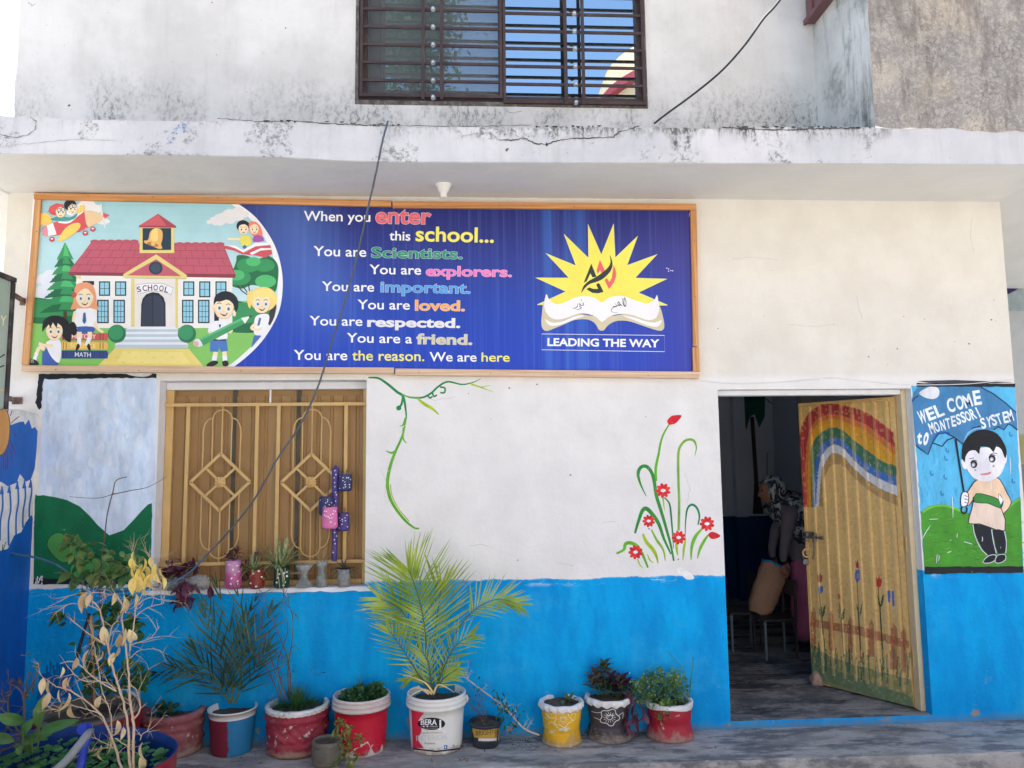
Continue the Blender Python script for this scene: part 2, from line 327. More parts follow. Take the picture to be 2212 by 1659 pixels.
class Print:                        # flat printing: shapes stacked 0.03 mm apart on any surface
    def __init__(s, mapf, step=0.000008, base=0.0004):
        s.mp=mapf; s.st=step; s.d=base; s.mb=MB()
    def P(s, q, d=None): return s.mp(q[0],q[1],s.d if d is None else d)
    def face(s, vs, fs, col):
        s.mb.add([s.P(v) for v in vs],fs,0,col)
    def up(s): s.d+=s.st
    def poly(s, pts, col, sm=0):
        s.up()
        if sm: pts=[(p.x,p.y) for p in catmull([(a,b,0) for a,b in pts],sm,True)]
        s.face(pts,[list(range(len(pts)))],col)
    def ell(s, cx,cy,rx,ry,col,rot=0,n=24,a0=0,a1=360):
        r=radians(rot); pts=[]
        for i in range(n):
            a=radians(a0+(a1-a0)*i/(n if a1-a0==360 else n-1)); u,v=rx*cos(a),ry*sin(a)
            pts.append((cx+u*cos(r)-v*sin(r),cy+u*sin(r)+v*cos(r)))
        s.poly(pts,col)
    def rect(s, x0,y0,x1,y1,col): s.poly([(x0,y0),(x1,y0),(x1,y1),(x0,y1)],col)
    def stroke(s, pts, w, col, sm=5, taper=None, closed=False):
        s.up()
        if sm: pts=[(p.x,p.y) for p in catmull([(a,b,0) for a,b in pts],sm,closed)]
        if closed: pts=pts+[pts[0]]
        N=len(pts); vs=[]
        for i,(x,y) in enumerate(pts):
            a=pts[max(0,i-1)]; b=pts[min(N-1,i+1)]
            if closed: a=pts[i-1] if i else pts[-2]; b=pts[i+1] if i<N-1 else pts[1]
            dx,dy=b[0]-a[0],b[1]-a[1]; L=sqrt(dx*dx+dy*dy) or 1
            ww=w*(taper(i/(N-1)) if taper else 1)/2
            vs+=[(x-dy/L*ww,y+dx/L*ww),(x+dy/L*ww,y-dx/L*ww)]
        s.face(vs,[(2*i,2*i+1,2*i+3,2*i+2) for i in range(N-1)],col)
    def outl(s, pts, col, oc, w=2, sm=6):
        s.poly(pts,col,sm); s.stroke(pts,w,oc,sm,closed=True)
    def text(s, t, x0,y0,x1,y1,h,col,bold=0,oc=None,ow=0,shear=0,hfrom=None):
        # glyph outlines laid from (x0,y0) to (x1,y1), tallest letter h high
        def glyph(off):
            cu=bpy.data.curves.new('t','FONT'); cu.body=t; cu.size=1; cu.offset=off; cu.resolution_u=4; cu.shear=shear
            o=bpy.data.objects.new('t',cu); COL.objects.link(o); dg=bpy.context.evaluated_depsgraph_get(); dg.update()
            me=bpy.data.meshes.new_from_object(o.evaluated_get(dg)); vs=[tuple(v.co) for v in me.vertices]; fs=[list(p.vertices) for p in me.polygons]
            bpy.data.objects.remove(o); bpy.data.curves.remove(cu); bpy.data.meshes.remove(me); return vs,fs
        vs,fs=glyph(bold); mnx=min(v[0] for v in vs); mxx=max(v[0] for v in vs); mxz=max(v[1] for v in vs)
        dx,dy=x1-x0,y1-y0; L=sqrt(dx*dx+dy*dy); sx=1/(mxx-mnx); nx,ny=dy/L,-dx/L
        def tr(vs):
            return [(x0+(v[0]-mnx)*sx*dx+nx*v[1]/mxz*h, y0+(v[0]-mnx)*sx*dy+ny*v[1]/mxz*h) for v in vs]
        if oc:
            s.up(); v2,f2=glyph(bold+ow); s.face(tr(v2),f2,oc)
            s.up()
        s.up(); s.face(tr(vs),fs,col)
    def build(s, name, mat, parent, label=None): return s.mb.build(name,mat,parent,label)
def wall_map(px=lambda u,v:(u,v), y=0.0):
    def f(u,v,d):
        a,b=px(u,v); return W(a,b,y-d)
    return f

# ------------------------------------------------------------------ setting
b=MB(); b.add([(-300,-300,-.36),(300,-300,-.36),(300,300,-.36),(-300,300,-.36)],[(0,1,2,3)]); tag(b.build('ground',M_GROUND),kind='structure')
# raised concrete walkway with a rough edge
e=[]; n=70
for i in range(n+1):
    x=-5.5+11.5*i/n; yy=-.44-.05*min(1,max(0,(x+1)/4)) + rnd.uniform(-.006,.006)
    e.append((x,yy))
b=MB()
vs=[(x,y,rnd.uniform(-.004,.001)) for x,y in e]+[(x,3.4 if x>3.7 else 0.0,0) for x,y in e]
b.add(vs,[(i,i+1,n+2+i,n+1+i) for i in range(n)])
v2=[(x,y-.006,-.012) for x,y in e]; v3=[(x,y-.012+rnd.uniform(-.003,.003),-.16) for x,y in e]; v4=[(x,y-.012,-.36) for x,y in e]
top=vs[:n+1]; k=n+1
b.add(top+v2+v3+v4,[(r*k+i+k,r*k+i+k+1,r*k+i+1,r*k+i) for r in range(3) for i in range(n)])
tag(b.build('porch_pavement',M_FLOOR),kind='structure')

SOF, SLY = 3.455, -0.69
SLT = W(1900,273,SLY).z                                # soffit height, slab front plane, slab top
DL, DR, DT, DS = 1.632, 2.952, 2.157, 0.047   # door opening
WL, WR, WB, WT = -1.973, -0.671, 0.926, 2.235 # window opening
XL, XR, TH = -2.972, 3.68, 0.23
bld=thing('school_building','white and blue two storey school front with overhanging concrete slab and open door','building',(0,0,0))
b=MB()
def quad(x0,x1,z0,z1): b.add([(x0,0,z0),(x1,0,z0),(x1,0,z1),(x0,0,z1)],[(0,1,2,3)])
quad(XL,WL,0,SOF); quad(WL,WR,0,WB); quad(WL,WR,WT,SOF); quad(WR,DL,0,SOF); quad(DL,DR,DT,SOF); quad(DL,DR,0,DS); quad(DR,XR,0,SOF)
def jamb(x0,x1,z0,z1,d,m=0):       # four reveals of an opening
    b.add([(x0,0,z0),(x0,d,z0),(x0,d,z1),(x0,0,z1)],[(3,2,1,0)],m); b.add([(x1,0,z0),(x1,d,z0),(x1,d,z1),(x1,0,z1)],[(0,1,2,3)],m)
    b.add([(x0,0,z1),(x1,0,z1),(x1,d,z1),(x0,d,z1)],[(0,1,2,3)],m); b.add([(x0,0,z0),(x1,0,z0),(x1,d,z0),(x0,d,z0)],[(3,2,1,0)],m)
jamb(WL,WR,WB,WT,TH,1)
b.add([(DL,0,DS),(DL,TH,DS),(DL,TH,DT),(DL,0,DT)],[(3,2,1,0)]); b.add([(DR,0,DS),(DR,TH,DS),(DR,TH,DT),(DR,0,DT)],[(0,1,2,3)])
b.add([(DL,0,DT),(DR,0,DT),(DR,TH,DT),(DL,TH,DT)],[(0,1,2,3)],1)
b.add([(XR,0,0),(XR,3.2,0),(XR,3.2,SOF),(XR,0,SOF)],[(0,1,2,3)]); b.add([(XL,0,0),(XL,5,0),(XL,5,SOF),(XL,0,SOF)],[(3,2,1,0)])
b.build('ground_floor_wall',[M_FAC,M_WHITE],bld)
# room behind the door
def m_room():
    N=NT('classroom_walls'); x,y,z=N.pos(); return N.fin(N.mix(N.sm(z,1.012,1.006),C(198,208,222),C(34,72,124)),.7,.2,N.noise(30,4),.3,.004)
M_ROOM=m_room(); b=MB(); RY=4.0
rx0,rx1=0.4,XR-.02
b.add([(rx0,TH,DS),(rx1,TH,DS),(rx1,RY,DS),(rx0,RY,DS)],[(0,1,2,3)],1)
b.add([(DL,0,DS),(DR,0,DS),(DR,TH,DS),(DL,TH,DS)],[(0,1,2,3)],1)
b.add([(rx0,RY,DS),(rx1,RY,DS),(rx1,RY,3.3),(rx0,RY,3.3)],[(3,2,1,0)]); b.add([(rx0,TH,DS),(rx0,RY,DS),(rx0,RY,3.3),(rx0,TH,3.3)],[(0,1,2,3)])
b.add([(rx1,TH,DS),(rx1,RY,DS),(rx1,RY,3.3),(rx1,TH,3.3)],[(3,2,1,0)]); b.add([(rx0,TH,3.3),(rx1,TH,3.3),(rx1,RY,3.3),(rx0,RY,3.3)],[(0,1,2,3)])
for (x0,x1,z0,z1) in ((rx0,DL,DS,3.3),(DR,rx1,DS,3.3),(DL,DR,DT,3.3)):
    b.add([(x0,TH,z0),(x1,TH,z0),(x1,TH,z1),(x0,TH,z1)],[(3,2,1,0)])
b.box(3.13,3.27,RY-.12,RY-.001,DS+.001,3.29)
b.build('classroom_interior',[M_ROOM,m_concrete('classroom_floor',C(104,104,106),C(160,156,150),C(44,46,54),(.6,1,1))],bld)
# mural inside the room: palm tree and frames on the back wall
P=Print(wall_map(y=RY))
G=C(20,92,84)
P.poly([(1600,838),(1596,890),(1601,925),(1606,905),(1612,930),(1620,900),(1630,895),(1640,925),(1652,900),(1653,838)],G)
P.poly([(1620,900),(1629,900),(1634,980),(1640,1060),(1650,1110),(1626,1110),(1629,1040),(1624,960)],C(70,60,60))
for x0,y0,x1,y1 in ((1657,978,1676,1112),(1680,977,1700,1112)): P.stroke([(x0,y1),(x0,y0),(x1,y0),(x1,y1)],1.6,C(30,40,50),0)
for i in range(5): P.rect(1694,934+i*38,1712,952+i*38,C(30,45,60))
P.stroke([(1690,1110),(1690,925),(1712,915)],2,C(30,45,60),0)
P.stroke([(1650,858),(1690,885),(1725,880),(1735,860)],2,C(60,80,90))
P.build('palm_mural',m_print('room_mural',.1),bld)

# upper storey
UX0=W(35,150).x; b=MB()
UWL,UWR,UWB=W(774,150).x,W(1393,150).x,W(1080,221).z
BX=W(1880,120,SLY).x; UT=5.75
z0=SLT-.03
def q2(x0,x1,za,zb): b.add([(x0,0,za),(x1,0,za),(x1,0,zb),(x0,0,zb)],[(0,1,2,3)])
UWT=UWB+1.35
q2(UWL,UWR,z0,UWB); q2(UWL,UWR,UWT,UT); q2(UWR,BX,z0,UT)
# left end with a slightly ragged arris
m=40; L=[(UX0+rnd.uniform(-.006,.006),0,z0+(UT-z0)*i/m) for i in range(m+1)]; R=[(UWL,0,p[2]) for p in L]
b.add(L+R,[(i,m+1+i,m+2+i,i+1) for i in range(m)]); L2=[(p[0],6,p[2]) for p in L]
b.add(L+L2,[(i+1,m+2+i,m+1+i,i) for i in range(m)])
b.add([(UX0,0,UT),(6,0,UT),(6,6,UT),(UX0,6,UT)],[(0,1,2,3)])
for s_,(x0,x1) in ((0,(UWL,UWL)),(1,(UWR,UWR))): b.add([(x0,0,UWB),(x0,.22,UWB),(x0,.22,UWT),(x0,0,UWT)],[(0,1,2,3)])
b.add([(UWL,0,UWB),(UWR,0,UWB),(UWR,.22,UWB),(UWL,.22,UWB)],[(0,1,2,3)])
b.build('upper_wall',M_UP,bld)
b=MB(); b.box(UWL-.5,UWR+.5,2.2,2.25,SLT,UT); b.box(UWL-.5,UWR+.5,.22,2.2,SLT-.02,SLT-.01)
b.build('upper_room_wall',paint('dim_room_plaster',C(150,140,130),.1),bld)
# projecting bay at the right
b=MB(); m=70; x1=6.2
lo=[(BX+(x1-BX)*i/m, SLY-.004, SLT-.004-.014*min(1,i/12)+rnd.uniform(-.010,.010)) for i in range(m+1)]; hi=[(p[0],SLY-.004,UT) for p in lo]
b.add(lo+hi,[(i,i+1,m+2+i,m+1+i) for i in range(m)])
b.build('bay_front',M_BAY,bld)
b=MB(); b.add([(BX,SLY-.004,SLT-.03),(BX,0,SLT-.03),(BX,0,UT),(BX,SLY-.004,UT)],[(3,2,1,0)]); b.build('bay_side',M_SIDE,bld)
# concrete slab: ragged top lip, fascia, soffit
keys=[(W(p,q,SLY).x,W(p,q,SLY).z) for p,q in ((-60,244),(0,246),(125,249),(135,253),(400,256),(700,261),(820,268),(1000,270),(1120,271),(1250,271),(1560,272),(1880,272),(2212,275),(2300,276))]
def kz(x): return float(np.interp(x,[k[0] for k in keys],[k[1] for k in keys]))
botk=[(W(p,q,SLY).x,W(p,q,SLY).z) for p,q in ((-60,331),(0,332),(400,336),(600,340),(750,348),(850,350),(1280,352),(1900,354),(2212,356),(2300,357))]
def bz(x): return float(np.interp(x,[k[0] for k in botk],[k[1] for k in botk]))
b=MB(); m=260; xs=[-4.6+10.9*i/m for i in range(m+1)]
rows=[]
r0=[];jit=0
for x in xs:
    jit=jit*.6+rnd.uniform(-.006,.006); r0.append(jit)
rows.append([(x,SLY+.03,kz(x)-.004+j) for x,j in zip(xs,r0)])
rows.append([(x,SLY-.002+abs(j)*.6,kz(x)-.012+j) for x,j in zip(xs,r0)])
for t in (.3,.6,.9): rows.append([(x,SLY+rnd.uniform(-.0012,.0012),kz(x)*(1-t)+bz(x)*t) for x in xs])
rows.append([(x,SLY-.003,bz(x)+.004) for x in xs]); rows.append([(x,SLY+.004,bz(x)) for x in xs])
b.grid([[p for p in r] for r in rows][::-1],0,False)
b.grid([[(x,0.0,SLT-.008) for x in xs],rows[0]][::-1],0,False)
b.build('slab_fascia',M_SLAB,bld)
b=MB(); b.grid([[(x,SLY+.004,bz(x)) for x in xs],[(x,SLY*.5,SOF*.6+bz(x)*.4+rnd.uniform(-.001,.001)) for x in xs],[(x,-.001 if x<XR and x>XL else 3.3,SOF) for x in xs]][::-1])
b.add([(XL-3,-.01,SOF+.001),(XL,-.01,SOF+.001),(XL,1.2,SOF+.001),(XL-3,1.2,SOF+.001)],[(0,1,2,3)])
b.build('slab_soffit',M_SOF,bld)
# cracks and stains on the fascia
P=Print(wall_map(y=SLY-.004)); dk=C(70,68,66)
def crack(pts,w=2.2,col=dk,sub=9):
    out=[]
    for (a,b_),(c,d) in zip(pts,pts[1:]):
        for i in range(sub):
            t=i/sub; out.append((a+(c-a)*t+rnd.uniform(-1.6,1.6),b_+(d-b_)*t+rnd.uniform(-1.3,1.3)))
    out.append(pts[-1]); P.stroke(out,w,col,0,taper=lambda t:.35+.65*abs(sin(t*17+pts[0][0])))
def Z2(u,v): return ((1280+u*.5787)/1.736, v*.5787/1.736)
crack([Z2(1020,905),Z2(1100,910),Z2(1180,893),Z2(1260,930),Z2(1330,935),Z2(1390,915),Z2(1500,895),Z2(1640,893),Z2(1760,890),Z2(1800,855),Z2(1930,815)],2.6)
crack([Z2(780,885),Z2(880,860),Z2(970,865),Z2(1020,905)],1.2,C(150,148,144))
crack([(0,290),(30,297),(60,292),(76,280),(78,262),(66,252)],1.6,C(110,108,104))
crack([(30,313),(90,308),(160,300),(250,303)],1.1,C(160,160,158)); crack([(640,262),(700,266),(770,270),(850,272)],2.6,C(78,76,72),12); crack([(470,256),(560,262),(640,262)],1.8,C(95,92,88))
crack([(1560,276),(1660,281),(1760,278),(1860,276)],2.6,C(58,58,56),12); crack([(850,271),(1000,273),(1150,270)],2.0,C(110,108,104),12)
P.poly([Z2(1328,922),Z2(1338,930),Z2(1335,948),Z2(1325,945)],C(40,40,40)); P.poly([Z2(1065,965),Z2(1085,960),Z2(1078,975),Z2(1068,982)],C(100,95,88),3)
for i in range(90):       # flakes of old blue lettering
    t=rnd.random(); side=rnd.choice((0,1))
    if side: u,v=385-22*t+rnd.gauss(0,3.5),268+45*t
    else: u,v=393+6*t+rnd.gauss(0,2.5),268+18*t
    s_=rnd.uniform(.6,1.9); P.poly([(u,v),(u+s_,v-s_*.7),(u+s_*1.3,v+s_*.6),(u+s_*.3,v+s_)],C(90,135,185))
for i in range(60):
    u,v=rnd.gauss(865,25),rnd.gauss(297,7); s_=rnd.uniform(.4,1.1); P.poly([(u,v),(u+s_,v-s_*.7),(u+s_*1.3,v+s_*.6)],C(130,160,200))
for u0,u1,n_ in ((560,640,5),(700,860,10),(1150,1300,10),(1560,1880,22)):   # dark broken lip of the slab
    for k in range(n_):
        u=rnd.uniform(u0,u1); v=float(np.interp(u,[400,700,820,1000,1250,1880],[256,261,267,270,271,273]))+rnd.uniform(0,3); L=rnd.uniform(3,16)
        P.poly([(u,v),(u+L*.4,v-1.2),(u+L,v+rnd.uniform(-1,1)),(u+L*.8,v+rnd.uniform(1,2.6)),(u+L*.5,v+rnd.uniform(2,5)),(u+L*.2,v+2)],rnd.choice([C(70,72,68),C(96,98,92),C(52,54,50)]))
P.build('fascia_crack',m_print('crack_shadow_stain',.1),bld)['kind']='stuff'
P=Print(wall_map(y=-.0008))
for pts in ([Z2(750,700),Z2(770,740),Z2(760,790)],[Z2(815,700),Z2(830,750)],[Z2(860,710),Z2(875,750),Z2(880,795)],[Z2(1075,725),Z2(1120,730),Z2(1170,720)],[Z2(540,700),Z2(545,760)],[(60,5),(70,12),(75,10)],[(250,225),(256,240)],[Z2(100,730),Z2(120,770),Z2(90,800)]): crack(pts,1.2,C(120,118,112),5)
for u,v,s_ in ((456,5,3),(146,227,5),(615,60,3),(1067,105,3),(466,118,2)): P.poly([(u,v),(u+s_,v-s_*.4),(u+s_*1.2,v+s_*.4),(u+s_*.3,v+s_*.6)],C(100,98,94))
P.build('upper_wall_crack',bpy.data.materials['crack_shadow_stain'],bld)['kind']='stuff'
# nail holes and scars on the plain wall right of the banner
P=Print(wall_map(y=-.0004))
for u,v,s_ in ((1433,391,4),(1568,408,4),(2000,412,7),(2030,422,3),(1762,555,3),(1856,568,7),(1205,652,6),(228,470,5),(580,93,3),(527,391,3),(1240,606,3),(1325,702,3),(1390,600,6),(1612,588,2),(982,445,3),(2018,285,4)):
    x,y=(2560+u*.5787)/1.736,(960+v*.5787)/1.736; r=s_*.3
    P.poly([(x-r,y),(x,y-r*.8),(x+r,y-r*.2),(x+r*.6,y+r),(x-r*.5,y+r*.7)],C(105,100,95))
P.build('nail_holes',bpy.data.materials['crack_shadow_stain'],bld)['kind']='stuff'
# faint hairlines, filler patches and knocks on the plain plaster
P=Print(wall_map(y=0.0),base=.0003); g0=C(186,184,178)
for pts in ([(820,1010),(835,1040),(830,1075)],[(1010,1180),(1040,1176),(1066,1184)],[(1480,1020),(1490,1060),(1484,1090)],[(1580,560),(1620,556),(1680,561)],[(1850,640),(1862,690)],[(1200,1215),(1240,1222)],[(905,860),(940,864),(985,858)],[(2100,470),(2096,510),(2104,545)],[(1300,1130),(1330,1126)],[(1700,700),(1760,706),(1800,700)]): crack(pts,.9,g0,6)
for u,v in ((1118,1210),(1465,1208),(1482,1243),(1100,838),(1060,905),(1395,900),(1402,1142),(1232,1026),(1160,830),(1012,850),(905,1235)):
    s_=rnd.uniform(1,2.6); P.poly([(u-s_,v),(u,v-s_*.7),(u+s_,v-s_*.1),(u+s_*.5,v+s_),(u-s_*.6,v+s_*.6)],C(124,120,114))
P.poly([(1466,1225),(1480,1232),(1492,1238),(1500,1250),(1484,1252),(1474,1244),(1462,1240)],C(232,232,230),2)
P.build('plaster_marks',bpy.data.materials['crack_shadow_stain'],bld)['kind']='stuff'
# recess beyond the right end of the wall
b=MB(); b.box(XR-.3,7,2.6,2.7,0,SOF); b.build('rear_porch_wall',[paint('rear_wall_paint',C(168,172,174),.05,.8)],bld)
P=Print(wall_map(y=2.59))
P.poly([(2140,562),(2260,557),(2260,600),(2212,617),(2168,640),(2140,655)],C(44,26,84)); P.poly([(2140,656),(2168,641),(2212,618),(2260,602),(2260,672),(2140,672)],C(142,156,160))
P.build('rear_wall_mural',M_MURAL,bld); P=Print(wall_map(y=2.59)); P.rect(2190,940,2300,1000,C(150,145,100)); P.rect(2190,1003,2300,1120,C(110,112,114)); P.build('rear_wall_mural',M_MURAL,bld)
# ------------------------------------------------------------------ lower window: steel shutter behind a painted grille
b=MB(); gy=.125
def corr(b,x0,x1,z0,z1,y,pitch=.085,dep=.012,m=0):   # ribbed sheet
    x=x0; prof=[]
    while x<x1-.001:
        for dx,dd in ((0,0),(pitch*.68,0),(pitch*.76,dep),(pitch*.92,dep)):
            if x+dx<x1: prof.append((x+dx,y+dd))
        x+=pitch
    prof.append((x1,y))
    b.grid([[(px_,py_,z1) for px_,py_ in prof],[(px_,py_,z0) for px_,py_ in prof]],m,False)
win=b
b.box(WL,WR,.16,.2,WB,WT,1)
b.build('window_backing',[M_TANP,M_TANP],bld).name='window_backing'
b=MB(); corr(b,WL+.05,WR-.04,WB+.03,WT-.09,.139); sh=b.build('shutter',M_TANP,bld)
b=MB()
# dark shutter stiles at about one third and two thirds
for u0,u1 in ((600,628),(1070,1100)):
    xa=W((560+u0*.5125)/1.736,1000,.13).x; xb=W((560+u1*.5125)/1.736,1000,.13).x
    bb=MB(); bb.box(xa,xb,.13,.143,WB+.03,WT-.05); bb.build('shutter_stile',M_DARKSTRIP,sh)
# frame
fr=MB(); fr.bbox(WL,WR,.102,.15,WT-.05,WT-.001,.004); fr.build('window_head_frame',M_WHITE,bld)
for x0,x1 in ((WL+.001,WL+.05),(WR-.035,WR-.001)):
    fr=MB(); fr.bbox(x0,x1,.102,.15,WB+.001,WT-.051,.004); fr.build('window_side_frame',M_TAN,bld)
fr=MB(); fr.bbox(WL+.051,WR-.036,.102,.15,WB+.001,WB+.035,.004); fr.build('window_bottom_frame',M_TAN,bld)
GZ0=W(500,1232,.09).z; GZ1=W(500,872,.07).z
def Z8(u,v,y=.075): return W((560+u*.5125)/1.736,(1380+v*.5125)/1.736,y)
gr=MB(); gr.box(WL+.002,WR-.002,.080,.100,Z8(800,268).z-.009,Z8(800,268).z+.012); gri=gr.build('grille',M_TAN,bld)
g=MB(); z=Z8(800,1428).z; g.box(WL+.002,WR-.002,.080,.100,z-.010,z+.010); g.build('grille_rail',M_TAN,gri)
zt=Z8(800,268).z-.009; zb=z+.010
for u0,u1 in ((290,238),(795,755),(955,912),(1445,1420)):
    t=Z8(u0,300); u=Z8(u1,1400); x=(t.x+u.x)/2
    g=MB(); g.box(x-.011,x+.011,.082,.098,zb,zt); g.build('grille_bar',M_TAN,gri)
g=MB(); x=Z8(882,150).x; g.box(x-.005,x+.005,.09,.1,zt+.02,WT-.05); g.build('grille_bar',M_WHITE,gri)
def motif(cxu, s):                  # one ornamental half: diamond, cross, rosette, rounded hoops
    X=lambda u:Z8(cxu,830).x+u*.0011765*s; 
    cz=Z8(cxu,835).z; cx=Z8(cxu,835).x; k=.00142
    y=.078; hw=.188; hh=.181
    pts=[(cx,y,cz+hh),(cx+hw,y,cz),(cx,y,cz-hh),(cx-hw,y,cz)]
    for i in range(4):
        g=MB(); a,c=Vector(pts[i]),Vector(pts[(i+1)%4]); g.bar(a,c,.018,.012,up=(0,1,0)); g.build('diamond_bar',M_TAN,gri)
    for a,c in (((cx-hw*.5,y+.003,cz+hh*.5),(cx+hw*.5,y+.003,cz-hh*.5)),((cx+hw*.5,y,cz+hh*.5),(cx-hw*.5,y,cz-hh*.5))):
        g=MB(); g.bar(a,c,.014,.010,up=(0,1,0)); g.build('cross_bar',M_TAN,gri)
    g=MB(); n=48
    for r0,r1,ya,yb in ((.0,.012,y-.022,y-.024),(.012,.031,y-.024,y-.014),(.031,.033,y-.014,y-.004)):
        rr=lambda r,a:r*(1+.12*abs(sin(4*a))*(r>.02))
        A=[(cx+rr(r0,2*pi*i/n)*cos(2*pi*i/n),ya+.006*abs(cos(4*2*pi*i/n))*(r0>.01),cz+rr(r0,2*pi*i/n)*sin(2*pi*i/n)) for i in range(n)]
        B=[(cx+rr(r1,2*pi*i/n)*cos(2*pi*i/n),yb+.006*abs(cos(4*2*pi*i/n)),cz+rr(r1,2*pi*i/n)*sin(2*pi*i/n)) for i in range(n)]
        g.add(A+B,[(i,(i+1)%n,n+(i+1)%n,n+i) for i in range(n)],smooth=True)
    g.build('rosette',M_TAN,gri)
    for sg in (1,-1):
        zmax=(zt-cz) if sg>0 else (cz-zb)
        w1,w2=.060,.118
        e1=zmax-.075; e2=zmax-.15
        h=[(cx,cz+sg*(zmax-.022)),(cx+w1*.6,cz+sg*(zmax-.035)),(cx+w1,cz+sg*e1),(cx+w1,cz+sg*(e1-.12)),(cx+w1,cz+sg*(hh*(1-w1/hw)+.004))]
        for mx in (1,-1):
            g=MB(); g.tube(catmull([(cx+(p[0]-cx)*mx,y+.008,p[1]) for p in h],6),.0046,8); g.build('hoop_bar',M_TAN,gri)
            h2=[(cx+w1*mx,cz+sg*e1),(cx+(w1+.035)*mx,cz+sg*(e1-.018)),(cx+w2*mx,cz+sg*e2),(cx+w2*mx,cz+sg*(e2-.1)),(cx+w2*mx,cz+sg*(hh*(1-w2/hw)+.004))]
            g=MB(); g.tube(catmull([(p[0],y+.008,p[1]) for p in h2],6),.0046,8); g.build('hoop_bar',M_TAN,gri)
        g=MB(); g.tube([(cx,y+.008,cz+sg*hh),(cx,y+.008,cz+sg*zmax)],.0046,8); g.build('hoop_bar',M_TAN,gri)
motif(518,1); motif(1182,1)
# fly wire in front of the shutter
N=NT('fly_wire'); d=N.n('ShaderNodeBsdfDiffuse'); d.inputs[0].default_value=C(105,92,72); t=N.n('ShaderNodeBsdfTransparent'); mx=N.n('ShaderNodeMixShader'); mx.inputs[0].default_value=.22
N.link(t.outputs[0],mx.inputs[1]); N.link(d.outputs[0],mx.inputs[2]); N.link(mx.outputs[0],N.out.inputs[0]); M_FLY=N.mat
b=MB(); b.add([(WL+.05,.108,WB+.035),(WR-.035,.108,WB+.035),(WR-.035,.108,WT-.05),(WL+.05,.108,WT-.05)],[(0,1,2,3)]); b.build('fly_screen',M_FLY,bld)
# projecting sill lip and white surround on the left edge
b=MB(); m=40
A=[(WL-.06+(WR-WL+.1)*i/m,-.006,WB-.022+rnd.uniform(-.006,.004)) for i in range(m+1)]; B=[(p[0],-.008,WB+.002) for p in A]; D=[(p[0],.02,WB+.003) for p in A]
b.grid([D,B,A][::-1],0,True); b.build('window_sill',M_WHITE,bld)

# ------------------------------------------------------------------ upper window
def uz(v,y=0): return W(1080,v,y).z
uf=MB(); y0,y1=.02,.07
uf.bbox(UWL,UWR,y0,y1,UWB,UWB+.055); uf.bbox(UWL,UWL+.055,y0,y1,UWB+.056,UWT); uf.bbox(UWR-.05,UWR,y0,y1,UWB+.056,UWT); xm=W(1085,100).x; uf.bbox(xm-.025,xm+.02,y0,y1,UWB+.056,UWT); uf.bbox(UWL,UWR,y0,y1,UWT-.05,UWT)
xq=W(835,100,.09).x; uf.bbox(xq-.04,xq-.005,.071,.1,UWB+.056,UWT)
uf=uf.build('upper_window_frame',M_BROWN,bld)
N=NT('window_glass'); gl=N.n('ShaderNodeBsdfGlossy'); gl.inputs['Roughness'].default_value=.01; gl.inputs[0].default_value=(.76,.93,1,1)
gb=N.n('ShaderNodeBump'); gb.inputs['Strength'].default_value=.02; gb.inputs['Distance'].default_value=.003; N.link(N.noise(1.5,2),gb.inputs['Height']); N.link(gb.outputs[0],gl.inputs['Normal'])
dd=N.n('ShaderNodeBsdfTransparent'); dd.inputs[0].default_value=(.16,.2,.22,1)
mx=N.n('ShaderNodeMixShader'); mx.inputs[0].default_value=.75; N.link(dd.outputs[0],mx.inputs[1]); N.link(gl.outputs[0],mx.inputs[2]); N.link(mx.outputs[0],N.out.inputs[0]); M_GLASS=N.mat
def pane(x0,x1,y,nm='glass_pane'):
    p=MB(); p.add([(x0,y,UWB+.05),(x1,y,UWB+.05),(x1,y,UWT-.03),(x0,y,UWT-.03)],[(0,1,2,3)]); return p.build(nm,M_GLASS,uf)
pane(xm+.02,UWR-.05,.06); pane(xq-.005,xm-.025,.064)
N=NT('mosquito_mesh'); d=N.n('ShaderNodeBsdfDiffuse'); d.inputs[0].default_value=C(120,128,132); t=N.n('ShaderNodeBsdfTransparent'); mx=N.n('ShaderNodeMixShader')
mx.inputs[0].default_value=.42; N.link(t.outputs[0],mx.inputs[1]); N.link(d.outputs[0],mx.inputs[2]); N.link(mx.outputs[0],N.out.inputs[0])
p=MB(); p.add([(UWL+.05,.045,UWB+.05),(xm-.02,.045,UWB+.05),(xm-.02,.045,UWT-.03),(UWL+.05,.045,UWT-.03)],[(0,1,2,3)]); p.build('mosquito_screen',N.mat,uf)
p=MB(); p.box(UWL+.05,xq-.04,.11,.12,UWB+.05,UWT-.03); p.build('blind',paint('dark_blind',C(52,50,54),.2),uf)
# guard bars: hinged left part and fixed right part
by=-.012
gb_=MB(); gb_.box(UWL+.012,xm-.002,by-.01,by+.012,UWB+.02,UWB+.042); gb_.box(UWL+.012,UWL+.032,by-.01,by+.012,UWB+.043,UWT); gb_.box(xm-.02,xm-.002,by-.01,by+.012,UWB+.043,UWT)
ga=gb_.build('guard_frame',M_BROWN,bld)
gb_=MB(); gb_.box(xm+.004,UWR-.002,by-.01,by+.012,UWB-.012,UWB+.012); gb_.box(UWR-.022,UWR-.002,by-.01,by+.012,UWB+.013,UWT); gb_.box(xm+.004,xm+.022,by-.01,by+.012,UWB+.013,UWT)
gc=gb_.build('guard_frame',M_BROWN,bld)
def hb(x0,x1,z,par): g=MB(); g.box(x0,x1,by-.007,by+.007,z-.009,z+.009); g.build('guard_bar',M_BROWN,par)
def vb(x,z0_,par): g=MB(); g.box(x-.011,x+.011,by-.024,by-.008,z0_,UWT); g.build('guard_bar',M_BROWN,par)
M_KNOB=paint('galvanised_knob',C(190,196,200),.1,.35,30,metal=.5)
kn=MB()
